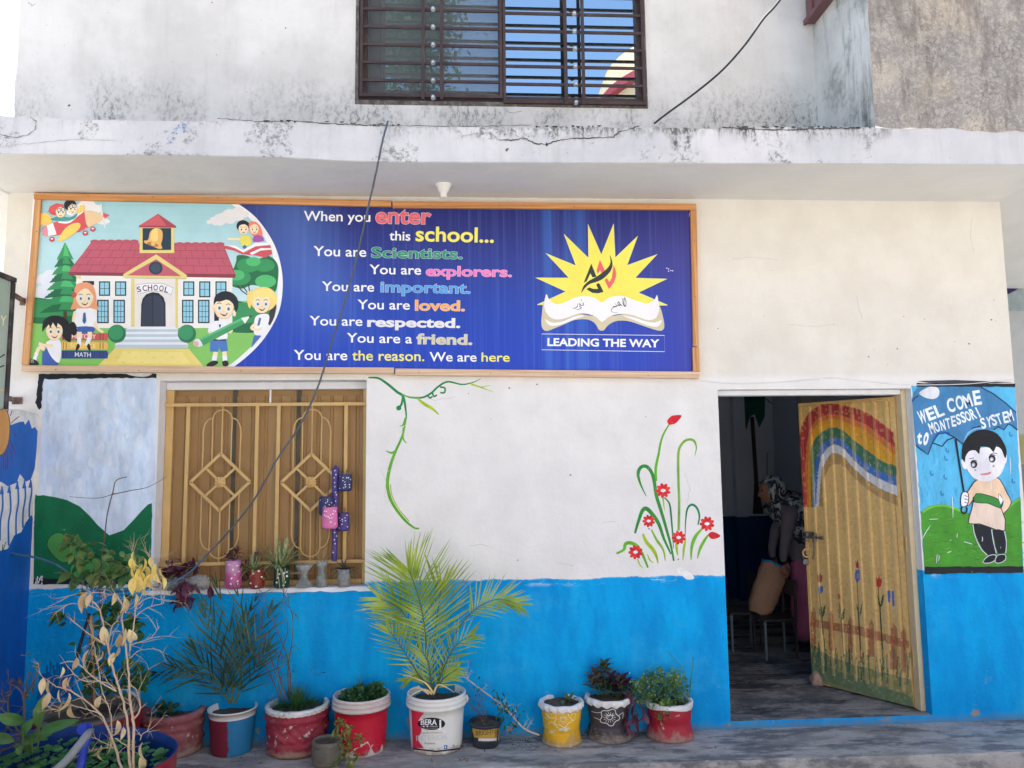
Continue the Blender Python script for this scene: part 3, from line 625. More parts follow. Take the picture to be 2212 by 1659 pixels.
kn.lathe([(0.0,-.026),(.008,-.025),(.013,-.018),(.0145,-.009),(.012,-.003),(.017,-.002),(.017,.0)],(0,0,0),16)
kn.v=[(v[0],v[2],v[1]) for v in kn.v]
kmesh=None
def knob(x,z,par):
    global kmesh
    if kmesh is None:
        o=kn.build('guard_knob',M_KNOB,None); kmesh=o.data
    else:
        o=bpy.data.objects.new('guard_knob',kmesh); COL.objects.link(o)
    o.parent=par; o.location=(x,by-.006,z)
Z2l=[66,182,296,412,527]; Z2r=[95,210,322,437,552]
pitchz=abs(Z2(0,66)[1]-Z2(0,182)[1])
for lst,xa,xb,par,kx in ((Z2l,UWL+.032,xm-.02,ga,595),(Z2r,xm+.022,UWR-.022,gc,1508)):
    zs=[W(*Z2(kx,v),by).z for v in lst]; st=(zs[0]-zs[-1])/4
    zs=[zs[0]+st*i for i in range(6,0,-1)]+zs
    for zz in zs:
        if zz<UWT-.03: hb(xa,xb,zz,par); knob(W(*Z2(kx,100),by).x,zz,par)
    knob(W(*Z2(kx,100),by).x,W(*Z2(kx,627 if par is ga else 660),by-.02).z,par)
for u in (530,650): vb(W(*Z2(u,300),by).x,UWB+.0,ga)
for u in (1450,1562): vb(W(*Z2(u,300),by).x,UWB-.02,gc)
b=MB()   # stained plaster line round the frame
for x0,x1,za,zb_ in ((UWL-.02,UWL,UWB-.03,UWT),(UWR,UWR+.012,UWB-.03,UWT),(UWL-.001,UWR+.001,UWB-.03,UWB)): b.box(x0,x1,-.003,-.001,za,zb_)
b.build('frame_gap_stain',paint('dark_gap',C(92,88,84),.35,.9,30,dirt=.6,dirtc=C(170,170,166)),bld)
# brown shutter box on the bay's side face
b=MB(); zb_=WX(1787,55,BX).z; a=WX(1787,50,BX); c=WX(1838,1,BX)
zf=4.62
pb=W(1787,53,-.03)
zf=pb.z
b.box(BX-.055,BX,-.60,-.03,zf,zf+1.1); b.box(BX-.075,BX-.056,-.61,-.02,zf-.004,zf+.03)
for k in range(4): b.box(BX-.068,BX-.056,-.56+k*.14,-.545+k*.14,zf+.031,zf+1.1)
b.build('bay_shutter',paint('maroon_shutter_paint',C(112,78,80),.1,.5),bld)

# ------------------------------------------------------------------ door frame, door leaf
b=MB(); b.bbox(DL,DR-.036,.06,.15,DT-.035,DT-.001,.004); dfr=b.build('door_head_frame',M_WHITE,bld)
b=MB(); b.bbox(DR-.035,DR-.001,.06,.15,DS+.001,DT-.001,.004); b.build('door_side_frame',paint('jamb_wood_peeling',C(216,196,158),.08,.6,7,dirt=.45,dirtc=C(180,140,92),chips=.3,chipc=C(150,112,74),stretch=(1,1,.3)),bld)
HX,HY=2.905,.118; FX,FY=2.50,.715
dvec=Vector((FX-HX,FY-HY,0)); DW=dvec.length; du=dvec.normalized(); dn=Vector((-du.y,du.x,0));
if dn.y>0: dn=-dn
HP=Vector((HX,HY,0)); DZ0,DZ1=DS+.012,DT-.045
# painted ribbed sheet: a fine grid whose colours follow the hand-painted picture
def Z4(u,v):                      # photo detail -> (s along leaf from hinge, z)
    p=WP(1520.7+.4444*u,829.5+.4444*v,HP,dn); return ((p-HP).dot(du),p.z)
NS,NZ=150,330
S=np.linspace(0,DW,NS); Zg=np.linspace(DZ0,DZ1,NZ); SS,ZZ=np.meshgrid(S,Zg)
base=np.array(C(204,168,106)[:3]); img=np.zeros((NZ,NS,3))+base
def inpoly(pts):
    inside=np.zeros_like(SS,bool); n=len(pts)
    for i in range(n):
        x1,y1=pts[i]; x2,y2=pts[(i+1)%n]
        if y1==y2: continue
        c=((ZZ>y1)!=(ZZ>y2))&(SS<(x2-x1)*(ZZ-y1)/(y2-y1)+x1); inside^=c
    return inside
rg=np.random.default_rng(5)
wob=np.repeat(np.repeat(rg.normal(0,1,(NZ//3+1,NS//3+1)),3,0),3,1)[:NZ,:NS]
def fillz(pts,col,a=.92,wear=.0):
    mk=inpoly([Z4(*p) for p in pts]); al=a*np.ones_like(SS)
    if wear: al=al-wear*(wob>.9)
    img[mk]=(img*(1-al[...,None])+np.array(col[:3])*al[...,None])[mk]
def band(pts,top,bot,col,wear=.1):   # ribbon between two offsets along a guide
    pass
# ribbon edges read from the photograph, outermost to innermost (u,v lists)
E0=[(478,600),(468,420),(470,250),(500,160),(560,108),(620,98),(700,110),(790,140),(870,195),(925,240)]
E1=[(500,600),(495,420),(505,270),(535,190),(580,158),(640,150),(700,165),(790,200),(870,262),(932,310)]
E2=[(522,600),(520,420),(525,290),(560,220),(610,196),(660,198),(720,225),(790,265),(870,330),(935,385)]
E3=[(524,600),(521,440),(528,300),(570,240),(625,213),(670,222),(720,265),(790,320),(870,378),(938,400)]
E4=[(535,600),(540,430),(556,330),(590,280),(640,262),(680,275),(720,320),(790,385),(870,430),(940,455)]
E5=[(545,600),(556,440),(572,360),(605,312),(640,298),(680,315),(720,360),(790,425),(870,470),(943,500)]
E6=[(560,600),(570,460),(585,395),(612,350),(640,338),(680,355),(720,400),(790,465),(870,515),(946,545)]
E7=[(585,600),(585,480),(600,430),(620,400),(645,392),(680,400),(720,445),(790,510),(870,560),(948,595)]
def rib(ea,b_,col,**k): 
    A=[(p.x,p.y) for p in catmull([(u,v,0) for u,v in ea],6)]; B=[(p.x,p.y) for p in catmull([(u,v,0) for u,v in b_],6)]
    fillz(A+B[::-1],col,**k)
rib(E0,E1,C(160,28,50),wear=.25); rib(E1,E2,C(196,104,50),wear=.1); rib(E2,E3,C(204,150,40)); 
Em=[((a[0]+b_[0])/2,(a[1]+b_[1])/2) for a,b_ in zip(E1,E2)]; rib(Em,E3,C(206,152,42),a=.8)
rib(E3,E4,C(8,104,84),wear=.15); rib(E4,E5,C(10,104,176),wear=.2); rib(E5,E6,C(196,200,206),wear=.2); rib(E6,E7,C(150,118,76),a=.75,wear=.2)
# picket fence, grass and tulips
FB=C(158,92,64); FG=C(62,104,72)
def sl(pts,w,col,a=.9,wear=.1):
    for (x0,y0),(x1,y1) in zip(pts,pts[1:]):
        dx,dy=x1-x0,y1-y0; L=sqrt(dx*dx+dy*dy) or 1; k=w/2
        fillz([(x0-dy/L*k,y0+dx/L*k),(x1-dy/L*k,y1+dx/L*k),(x1+dy/L*k,y1-dx/L*k),(x0+dy/L*k,y0-dx/L*k)],col,a,wear)
for u,v0,v1,w in ((535,1085,1290,22),(620,1105,1300,24),(715,1125,1310,26),(815,1145,1330,28),(925,1165,1390,32),(975,1180,1400,26)):
    fillz([(u,v0),(u+w*.5,v0+30),(u+w*.5,v1),(u-w*.5,v1),(u-w*.5,v0+30)],FB,.78,.2)
fillz([(520,1145),(760,1180),(1000,1250),(1000,1290),(760,1225),(520,1178)],FB,.85,.2)
GR=C(46,104,88)
bot=[(522,1370),(700,1430),(1010,1530)]
fillz([(522,1260),(600,1320),(720,1365),(860,1400),(1010,1440),(1030,1590),(522,1420)],FG,.62,.2)
fillz([(522,1350),(1010,1520),(1030,1600),(522,1440)],C(86,116,88),.75,.1)
for i in range(46):
    u=rg.uniform(525,1000); v=1330+(u-525)*.2+rg.uniform(-10,30); h=rg.uniform(40,120)*(.6+.5*(u-500)/500); dx=rg.uniform(-14,14)
    sl([(u,v+30),(u+dx*.3,v-h*.5),(u+dx,v-h)],rg.uniform(3,9),GR if i%3 else C(36,84,50),.7,.2)
for pts in ([(590,1300),(572,1130),(566,1020)],[(684,1330),(672,1160),(662,1060)],[(765,1360),(755,1150),(746,960)],[(874,1390),(862,1180),(850,990)]): sl(pts,5,C(20,64,48),.95,0)
for u,v in ((574,1120),(668,1140),(757,1110),(858,1070)): fillz([(u,v+20),(u+8,v-30),(u+20,v-50),(u+14,v)],C(20,64,48)); fillz([(u,v+20),(u-6,v-20),(u-14,v-44),(u-9,v)],C(20,64,48))
def tul(u,v,s_,col): fillz([(u-10*s_,v-20*s_),(u-5*s_,v-8*s_),(u,v-24*s_),(u+5*s_,v-8*s_),(u+10*s_,v-20*s_),(u+9*s_,v+12*s_),(u,v+20*s_),(u-9*s_,v+12*s_)],col)
tul(566,945,1.2,C(150,62,50)); tul(570,1000,1.1,C(30,90,160)); tul(661,1035,.8,C(150,50,45)); tul(748,880,1.0,C(165,50,45)); tul(852,965,1.4,C(176,26,40)); tul(777,1320,.8,C(170,60,45))
fillz([(738,905),(762,905),(765,950),(745,968),(734,945)],C(40,96,176)); fillz([(744,925),(756,925),(756,945),(744,945)],C(180,130,60))
for du_ in (0,20): fillz([(893+du_,1008),(906+du_,1006),(908+du_,1060+du_),(898+du_,1066+du_)],C(20,92,176))
# wear
img*= (1+.05*wob[...,None]); sc_=(rg.random((NZ,NS))>.9985); img[sc_]=np.array(C(225,220,205)[:3])
edge=(SS<.03)|(ZZ<DZ0+.05)|(ZZ>DZ1-.02); 
pit=.082; ph=(SS%pit)/pit; prof=np.where((ph>.62)&(ph<.86),.009,0.0)-np.where((ph>.5)&(ph<.56),.003,0)
border=(SS<.035)|(SS>DW-.02)|(ZZ<DZ0+.075)|(ZZ>DZ1-.03); prof=np.where(border,.006,prof)
hl=(ph>.60)&(ph<.9)&~border
img[hl]=img[hl]*.78+np.array(C(226,196,140)[:3])*.22          # highlight put into the colour along the proud ribs
door=MB(); V=[]
for i in range(NZ):
    for j in range(NS):
        p=HP+du*S[j]+dn*(prof[i,j]+.0); V.append((p.x,p.y,Zg[i]))
FS=[];CL=[]
for i in range(NZ-1):
    for j in range(NS-1): FS.append([i*NS+j,i*NS+j+1,(i+1)*NS+j+1,(i+1)*NS+j])
door.v=V; door.f=FS; door.m=[0]*len(FS); door.s=[False]*len(FS); door.col=True
cc=np.clip(img[:-1,:-1],0,1).reshape(-1,3); door.c=[(float(a),float(b_),float(c_),1.0) for a,b_,c_ in cc]
M_DOORP=m_print('door_gloss_paint',.1,9,.45,(1,1,.3),.3)
leaf=door.build('door_leaf',M_DOORP,bld,'ribbed yellow metal door leaf painted with a rainbow, tulips and a fence')
b=MB()
def dP(s_,d_,z_): p=HP+du*s_+dn*d_; return (p.x,p.y,z_)
vs=[dP(s_,d_,z_) for z_ in (DZ0,DZ1) for s_,d_ in ((0,-.04),(DW,-.04),(DW,.006),(0,.006))]
b.add(vs,[(0,1,5,4),(1,2,6,5),(3,0,4,7),(0,1,2,3),(4,5,6,7)]); b.build('leaf_edge',M_TAN,leaf)
# bolt and padlock
M_STEEL=paint('worn_bolt_steel',C(120,112,104),.2,.45,40,metal=.6)
def Q(u,v,d): p=WP(1520.7+.4444*u,829.5+.4444*v,HP,dn); return p+dn*d
b=MB(); b.tube([Q(492,742,.03),Q(582,747,.03)],.008,10); b.tube([Q(576,747,.03),Q(586,747,.03)],.013,10)
for u in (505,545): b.bar(Q(u,722,.02),Q(u,765,.02),.02,.03,up=(0,-1,0))
b.bar(Q(495,726,.012),Q(540,730,.012),.03,.006,up=(0,-1,0)); b.tube([Q(545,750,.03),Q(548,800,.03),Q(540,850,.028)],.006,8); b.build('bolt',M_STEEL,leaf)
b=MB(); c0=Q(503,858,.03); b.bbox(c0.x-.024,c0.x+.024,c0.y-.012,c0.y+.012,c0.z-.028,c0.z+.018,.005)
b.tube([c0+Vector((cos(a)*.016,0,.018+sin(a)*.034)) for a in [i*pi/10 for i in range(11)]],.0045,8,cap=False)
b.build('padlock',paint('padlock_steel',C(92,96,104),.2,.3,40,metal=.7),leaf)
b=MB(); b.tube([Q(508,840,.02)+Vector((cos(a)*.03,0,.03+sin(a)*.03)) for a in [i*pi/8 for i in range(17)]],.006,8,cap=False); b.build('hasp_ring',M_TAN,leaf)
for v in (560,780,1330):
    b=MB(); z_=Z4(1000,v)[1]; b.tube([(HX+.012,HY-.012,z_-.05),(HX+.012,HY-.012,z_+.05)],.009,8); b.build('hinge',M_TAN,leaf)
# ------------------------------------------------------------------ banner in its timber frame
ban=thing('school_banner','long blue printed school banner in a timber frame fixed under the slab','banner',W(790,620,-.02))
by0=-.035
def BM(u,v,d): return W(u,v,-.022-d)
def bq(s_,t_): return ((76+(1500-76)*s_)*(1-t_)+(50+(1506-50)*s_)*t_, (424+(446-424)*s_)*(1-t_)+(797+(808-797)*s_)*t_)
b=MB(); b.grid([[W(*bq(s_,t_),-.020) for s_ in np.linspace(0,1,40)] for t_ in np.linspace(0,1,12)][::-1]); b.build('banner_backing',paint('vinyl_back',C(30,60,150),.03),ban)
def plank(pts,mat,y=-.042):          # four corners seen from the front, 2 cm thick
    b=MB(); A=[W(u,v,y) for u,v in pts]; B=[Vector((p.x,0,p.z)) for p in A]; n=4
    b.add(A+B,[(3,2,1,0)]+[(i,(i+1)%4,4+(i+1)%4,4+i) for i in range(4)]); 
    b.build('frame_plank',mat,ban)
plank([(73,416),(845,433),(845,446),(73,430)],M_WH); plank([(848,435),(1504,440),(1504,453),(848,448)],M_WH,-.044)
plank([(46,789),(851,794),(851,807),(46,802)],M_WHL); plank([(854,796),(1511,803),(1511,817),(854,810)],M_WHL,-.046)
plank([(75,431),(88,431),(61,788),(46,788)],M_WV); plank([(1492,454),(1505,454),(1509,748),(1498,748)],M_WV); plank([(1496,750),(1510,750),(1512,802),(1498,802)],M_WV,-.045)
b=MB()
for u,v in ((190,423),(330,426),(470,428),(610,431),(760,434),(930,443),(1080,444),(1240,446),(1400,447),(120,798),(300,800),(520,801),(700,803),(905,804),(1060,806),(1240,808),(1400,810),(79,500),(72,600),(63,700),(1500,520),(1502,640)):
    p=W(u,v,-.0465); b.tube([p,p+Vector((0,.003,0))],.0035,8)
b.build('nail_heads',M_STEEL,ban,kind='stuff')
# background print
N=NT('banner_blue_vinyl'); x,y,z=N.pos()
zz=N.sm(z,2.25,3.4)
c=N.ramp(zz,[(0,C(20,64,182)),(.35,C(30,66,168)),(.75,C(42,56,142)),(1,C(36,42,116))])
sw=N.m('MULTIPLY',N.m('SUBTRACT',1.0,N.sm(N.m('ABSOLUTE',N.m('ADD',N.m('ADD',x,1.02),N.m('MULTIPLY',N.m('SUBTRACT',z,2.9),.35))),0,.42)),N.sm(z,2.3,2.9))
c=N.mix(N.m('MULTIPLY',sw,.36),c,C(100,140,220))
ls=N.m('SUBTRACT',1.0,N.sm(N.m('ABSOLUTE',N.m('SUBTRACT',x,.62)),0,.28)); c=N.mix(N.m('MULTIPLY',ls,N.m('MULTIPLY',N.sm(N.noise(16,3,.6,stretch=(1,1,.02)),.35,.7),.6)),c,C(60,120,210))
c=N.mix(N.m('MULTIPLY',N.sm(N.noise(60,2,.5,stretch=(1,1,.01)),.45,.75),.14),c,C(110,140,220))
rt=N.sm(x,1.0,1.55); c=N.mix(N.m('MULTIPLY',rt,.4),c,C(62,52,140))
M_VIN=N.fin(c,.38,.35,N.m('ADD',N.noise(2.2,3,.5,stretch=(1,1,.3)),N.m('MULTIPLY',N.noise(9,3,stretch=(.3,1,2)),.2)),.35,.02)
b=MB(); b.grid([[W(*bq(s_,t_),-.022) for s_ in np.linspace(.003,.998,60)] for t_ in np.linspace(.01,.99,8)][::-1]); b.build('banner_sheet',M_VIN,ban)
M6=lambda u,v:(34.56+.2656*u,403.2+.2656*v)
P=Print(lambda u,v,d:BM(*M6(u,v),d),base=.0007)
WHT=C(238,240,244); K=C(40,40,48)
arc=[(1740,95),(1790,130),(1860,175),(1950,250),(2030,350),(2100,470),(2145,600),(2168,740),(2165,880),(2140,1010),(2080,1140),(1990,1270),(1880,1380),(1780,1460),(1752,1484)]
arcs=[(p.x,p.y) for p in catmull([(a,b_,0) for a,b_ in arc],5)]
inn=[(1700,95),(1730,130),(1800,175),(1900,255),(1985,360),(2055,480),(2105,610),(2130,740),(2128,870),(2105,1000),(2050,1120),(1960,1250),(1850,1360),(1740,1450),(1690,1480)]
inns=[(p.x,p.y) for p in catmull([(a,b_,0) for a,b_ in inn],5)]
P.poly([(140,80)]+arcs+[(40,1490)],WHT)
def clipx(v): return float(np.interp(v,[q[1] for q in inns],[q[0] for q in inns]))
def region(pts,col): P.poly([(min(u,clipx(v)),v) for u,v in pts],col)
def bandrect(v0,v1,col,n=12):
    vs=[v0+(v1-v0)*i/n for i in range(n+1)]
    P.poly([(185-135*(v-95)/1365,v) for v in vs]+[(clipx(v),v) for v in vs[::-1]],col)
for i in range(12): 
    t=i/11; bandrect(95+70*i,95+70*(i+1)+(4 if i==11 else 0),C(150+40*t,205+20*t,218+12*t),3)
bandrect(930,1480,C(122,200,74))
def cloud(x,y,s_,col=C(232,236,240)):
    for a,b_,r in ((-1.6,.25,.5),(-.8,-.1,.75),(.1,-.45,.95),(1,-.1,.7),(.2,.3,.8),(-.6,.4,.6)): P.ell(x+a*s_,y+b_*s_,r*s_,r*s_*.72,col)
cloud(570,190,75); cloud(715,285,28); cloud(275,750,66,C(222,230,240)); cloud(268,850,72,C(222,230,240)); cloud(1730,250,60,C(226,226,232)); cloud(1650,275,48,C(226,226,232)); cloud(1800,230,55,C(226,226,232))
# hedges
GH=C(30,150,80); GD=C(16,112,66); GL=C(54,188,98)
P.poly([(125,920),(190,905),(260,915),(330,905),(410,925),(480,935),(500,1090),(380,1105),(115,1100)],GD,4); P.poly([(125,925),(200,918),(300,930),(400,940),(470,960),(480,1040),(300,1060),(118,1050)],GH,4)
P.poly([(1700,960),(1800,930),(1880,945),(2090,940),(2060,1100),(1980,1180),(1740,1180),(1690,1100)],GD,4); P.poly([(1720,970),(1850,945),(2080,955),(2030,1080),(1740,1110)],GH,4)
# trees
def fir(cx,y0,y1,w,lo,hi):
    n=8
    for i in range(n-1,-1,-1):
        t0=i/n; ya=y0+(y1-y0)*t0*.9; yb=ya+(y1-y0)*.24; ww=w*(.25+.85*(t0+.12)); pts=[(cx+(rnd.uniform(-5,5)),ya)]
        for k in range(7):
            x=ww*(k+1)/7; pts.append((cx+x*.9,ya+(yb-ya)*(k+.4)/7)); pts.append((cx+x,ya+(yb-ya)*(k+1.3)/7))
        lf=[(2*cx-p[0],p[1]+rnd.uniform(-4,4)) for p in pts[1:]][::-1]
        P.poly(pts+[(cx,yb-12)]+lf,lo if i%2 else hi)
        P.poly([(cx,ya+6),(cx+ww*.5,yb-22),(cx-ww*.25,yb-26)],hi if i%2 else GL)
P.rect(385,980,415,1070,C(90,66,52)); fir(400,455,1010,195,GD,GH); 
P.poly([(1800,560),(1870,560),(1960,590),(2060,565),(2130,640),(2128,780),(2100,860),(2010,820),(1920,800),(1830,830),(1720,790),(1695,740),(1760,680),(1790,610)],GD,5)
for a,b_,r,c_ in ((1890,640,95,GH),(2020,640,85,GH),(1810,740,100,GH),(2030,770,85,GL),(1790,720,70,GL),(1930,610,60,GL)): P.ell(a,b_,r,r*.62,c_)
for q in ([(1800,800),(1840,850),(1900,890)],[(1890,790),(1900,850),(1910,890)],[(1840,800),(1880,860)]): P.stroke(q,9,C(70,60,56),3)
# school house
P.rect(490,725,1760,1150,C(240,238,232)); P.rect(490,725,528,750,C(228,214,130))
RF=C(190,66,92); RD=C(140,44,62); YT=C(226,208,116); NV=C(40,60,78)
P.poly([(612,455),(1682,460),(1790,722),(1780,742),(430,720),(424,700)],RD); P.poly([(612,455),(1680,460),(1786,712),(426,694)],RF)
for i in range(1,4): P.stroke([(612-46*i*1.02,455+60*i),(1680+26*i,460+62*i)],3,RD,0)
for i in range(4):
    for j in range(13):
        t=(j+(.5 if i%2 else 0))/12.6; xa=612-46*i+(1068+72*i)*t; xb=612-46*(i+1)+(1068+72*(i+1))*t
        if t<1: P.stroke([(xa,455+60*i),(xb,515+60*i)],3,RD,0)
for j in range(6): P.ell(642+64*j,447,36,17,C(186,58,82)); P.stroke([(608+64*j,438),(612+64*j,462)],3,RD,0)
for j in range(6): P.ell(1330+66*j,468,36,17,C(186,58,82)); P.stroke([(1296+66*j,460),(1300+66*j,482)],3,RD,0)
P.rect(1005,335,1287,540,YT); P.rect(1030,337,1262,515,NV); P.poly([(1155,220),(1303,322),(1303,335),(1000,331),(1000,318)],C(168,40,60)); P.poly([(1155,222),(1300,320),(1002,316)],C(204,64,84)); P.poly([(1155,222),(1300,320),(1225,320)],C(170,50,70))
P.poly([(1042,440),(1075,430),(1090,370),(1125,340),(1160,338),(1190,365),(1192,420),(1180,470),(1190,500),(1160,505),(1100,480),(1050,460)],C(232,176,62),4); P.poly([(1110,355),(1150,345),(1150,440),(1095,430)],C(246,206,110),3); P.ell(1112,470,48,16,C(180,112,60),14); P.ell(1115,465,17,17,C(236,186,70))
P.poly([(1140,550),(1390,720),(1390,752),(872,742),(872,712)],YT); P.poly([(1140,590),(1345,728),(905,722)],C(196,70,92)); P.ell(1137,662,56,54,NV); P.ell(1137,662,40,39,C(60,78,96)); P.stroke([(890,742),(1380,750)],4,C(170,150,80),0)
P.rect(965,748,1296,1140,C(232,226,220)); P.rect(935,748,965,1150,YT); P.rect(1296,750,1318,1155,YT)
P.poly([(975,800),(1080,785),(1190,787),(1280,822),(1262,878),(1180,850),(1085,848),(992,876)],WHT); P.stroke([(975,800),(1080,785),(1190,787),(1280,822),(1262,878),(1180,850),(1085,848),(992,876)],3,C(120,110,110),0,closed=True)
for ch,x,y,r in (('S',992,860,-14),('C',1032,850,-8),('H',1073,845,-3),('O',1118,843,0),('O',1163,847,6),('L',1205,856,12)):
    a=radians(r); P.text(ch,x,y,x+(36 if ch in 'HOC' else 30)*cos(a),y+34*sin(a),46,C(110,62,66),.02)
P.poly([(1014,1138),(1018,960),(1030,910),(1060,875),(1110,858),(1160,865),(1200,900),(1216,950),(1218,1138)],C(26,42,54)); P.poly([(1022,1138),(1026,965),(1050,905),(1110,876),(1110,1138)],C(52,58,76)); P.poly([(1116,1138),(1116,876),(1170,890),(1204,950),(1208,1138)],C(56,62,80))
def win6(x0,y0,x1,y1,rows):
    P.rect(x0,y0,x1,y1,C(30,46,58)); n=2 if rows<4 else 3; w=(x1-x0-16)/n; h=(y1-y0-16)/rows
    for i in range(n):
        for j in range(rows): P.rect(x0+10+w*i,y0+10+h*j,x0+6+w*(i+1),y0+6+h*(j+1),C(136,204,226)); 
for x0 in (675,806,1360,1490,1622): win6(x0,770,x0+90,888 if x0<1400 else 900,2)
P.rect(543,768,635,800,C(30,46,58))
for x0 in (660,792,1350,1480): win6(x0,920,x0+94,1110,4)
P.rect(1612,940,1650,1100,C(30,46,58))
for x0,y0,x1 in ((895,1140,1318),(868,1180,1345),(835,1222,1372),(804,1265,1402)):
    P.poly([(x0+18,y0),(x1-18,y0),(x1,y0+20),(x0,y0+20)],C(226,234,240)); P.rect(x0,y0+20,x1,y0+50,C(184,202,214))
P.poly([(804,1315),(1405,1318),(1535,1472),(662,1462)],C(232,212,96)); P.poly([(870,1340),(1350,1345),(1420,1440),(820,1430)],C(238,220,112))
for i in range(12): P.stroke([(rnd.uniform(780,1400),rnd.uniform(1330,1450))]*1+[(0,0)] if 0 else [(760+50*i,1350+37*(i%3)),(785+50*i,1354+37*(i%3))],3,C(206,184,80),0)
for x in (820,1390): P.ell(x,1196,74,74,C(18,120,76)); P.ell(x-8,1186,60,60,C(30,150,90))
# children ------------------------------------------------------------
SK=C(246,222,178); SKD=C(214,170,124)
def face(x,y,r,eye=C(70,130,200),tilt=0,mouth=1):
    P.ell(x,y,r*.92,r,SK); P.stroke([(x-r*.92,y),(x-r*.6,y+r*.78),(x,y+r),(x+r*.6,y+r*.78),(x+r*.92,y)],r*.04,SKD)
    for sg in (-1,1):
        ex,ey=x+sg*r*.42,y+r*.05+sg*tilt; P.ell(ex,ey,r*.2,r*.25,WHT); P.ell(ex+2,ey+1,r*.13,r*.17,eye); P.ell(ex+2,ey,r*.06,r*.09,K); P.ell(ex+r*.05,ey-r*.07,r*.03,r*.03,WHT)
        P.stroke([(ex-r*.2,ey-r*.36),(ex,ey-r*.46),(ex+r*.2,ey-r*.36)],r*.06,C(80,50,40),3)
    P.stroke([(x-r*.06,y+r*.3),(x,y+r*.36),(x+r*.08,y+r*.3)],r*.04,SKD,3)
    if mouth: P.poly([(x-r*.34,y+r*.5),(x,y+r*.62),(x+r*.36,y+r*.46),(x+r*.16,y+r*.76),(x-r*.1,y+r*.74)],C(120,30,36),3); P.poly([(x-r*.24,y+r*.55),(x,y+r*.63),(x+r*.26,y+r*.53),(x+r*.1,y+r*.66)],WHT,2)
# books and seated girl
for y0,y1,c_,tx,x0_ in ((1190,1250,C(206,52,58),'HISTORY',455),(1262,1325,C(234,186,52),'SCIENCE',440),(1332,1398,C(30,62,140),'MATH',478)):
    P.poly([(372,y0),(742,y0+2),(750,(y0+y1)/2),(744,y1),(372,y1)],c_)
    for xx in (385,408,684,708): P.stroke([(xx,y0+4),(xx,y1-4)],5,C(60,50,40),0)
    P.text(tx,x0_,y1-16,(650 if tx!='MATH' else 608),y1-12,36,C(240,238,230) if tx!='SCIENCE' else C(246,226,140),.008)
OR=C(238,146,84)
P.poly([(470,870),(490,800),(550,778),(610,790),(645,850),(655,940),(668,1000),(600,985),(560,1000),(500,990),(445,1000),(468,930)],OR,4)
P.poly([(485,1005),(560,990),(635,1010),(660,1095),(620,1110),(632,1140),(482,1140),(462,1100)],WHT,2); P.poly([(548,1025),(566,1025),(572,1095),(556,1120),(540,1095)],C(30,90,150)); P.poly([(490,1140),(632,1140),(630,1186),(560,1192),(488,1182)],C(28,86,172),2)
P.stroke([(480,1015),(465,1100),(490,1160)],22,SK,3); P.stroke([(640,1100),(660,1150),(710,1185)],20,SK,3)
for x,xx in ((515,500),(600,590)): P.stroke([(x,1180),(x,1230)],36,SK,0); P.stroke([(x,1225),(x+(-2 if x<550 else -25),1290)],32,WHT,0); P.poly([(x-10,1275),(x+6,1300),(x-22 if x<550 else x+5,1335),(x-30 if x<550 else x-8,1330),(x-24,1300)],K,2)
face(558,905,78); P.poly([(478,905),(492,830),(550,795),(610,815),(640,900),(600,850),(570,825),(520,850)],OR,3); P.ell(473,880,20,22,C(196,56,60))
# crouching girl with black hair
P.poly([(212,1440),(215,1340),(245,1312),(300,1370),(352,1440),(300,1456),(225,1450)],C(28,86,172),2); P.poly([(245,1265),(330,1235),(366,1270),(368,1340),(362,1400),(345,1435),(300,1400),(262,1340)],WHT,2)
P.stroke([(300,1290),(230,1290),(185,1275)],26,SK); P.stroke([(235,1325),(190,1310),(165,1370)],30,SK); P.stroke([(168,1350),(150,1410)],30,WHT,0); P.poly([(95,1400),(150,1405),(182,1430),(178,1452),(92,1450)],K,2)
for i in range(3): P.stroke([(108+i*14,1404),(112+i*14,1432)],4,WHT,0)
P.poly([(215,1180),(225,1090),(290,1050),(380,1060),(440,1120),(450,1210),(440,1265),(395,1240),(340,1170),(250,1140)],K,4); P.poly([(430,1120),(470,1100),(495,1150),(480,1210),(430,1180)],K,3)
face(312,1175,74,C(90,110,130)); P.poly([(228,1150),(240,1090),(300,1068),(370,1080),(390,1150),(340,1110),(330,1150),(300,1105),(280,1150),(262,1110)],K)
# boy with the giant pencil
P.stroke([(1625,1340),(1612,1420)],36,SK,0); P.stroke([(1695,1340),(1700,1420)],36,SK,0); P.stroke([(1618,1375),(1610,1420)],38,WHT,0); P.stroke([(1697,1375),(1701,1420)],38,WHT,0)
P.poly([(1552,1445),(1600,1415),(1640,1420),(1640,1440),(1590,1465),(1555,1462)],K,2); P.poly([(1680,1420),(1720,1415),(1728,1450),(1700,1462),(1680,1450)],K,2)
P.poly([(1580,1250),(1712,1250),(1722,1335),(1668,1345),(1652,1300),(1640,1345),(1578,1340)],C(32,110,190)); P.rect(1588,1238,1708,1252,K)
P.poly([(1590,1105),(1650,1090),(1720,1095),(1752,1150),(1720,1190),(1715,1238),(1595,1236),(1590,1180),(1558,1180)],WHT,2); P.stroke([(1575,1175),(1590,1215),(1650,1235)],22,SK); P.stroke([(1735,1190),(1745,1180),(1760,1165)],20,SK)
P.poly([(1485,1238),(1830,1070),(1862,1112),(1520,1292)],C(44,160,90)); P.poly([(1485,1238),(1830,1070),(1840,1084),(1494,1254)],C(80,190,116)); P.poly([(1830,1068),(1905,1052),(1862,1115)],C(236,240,226)); P.poly([(1893,1055),(1930,1045),(1900,1066)],K); P.poly([(1445,1255),(1485,1236),(1520,1292),(1478,1302),(1448,1290)],C(224,226,226),2); P.ell(1462,1278,24,22,C(226,170,170),30)
P.ell(1606,985,14,28,SK); P.ell(1776,1030,14,26,SK); face(1690,985,88,C(60,120,190),4)
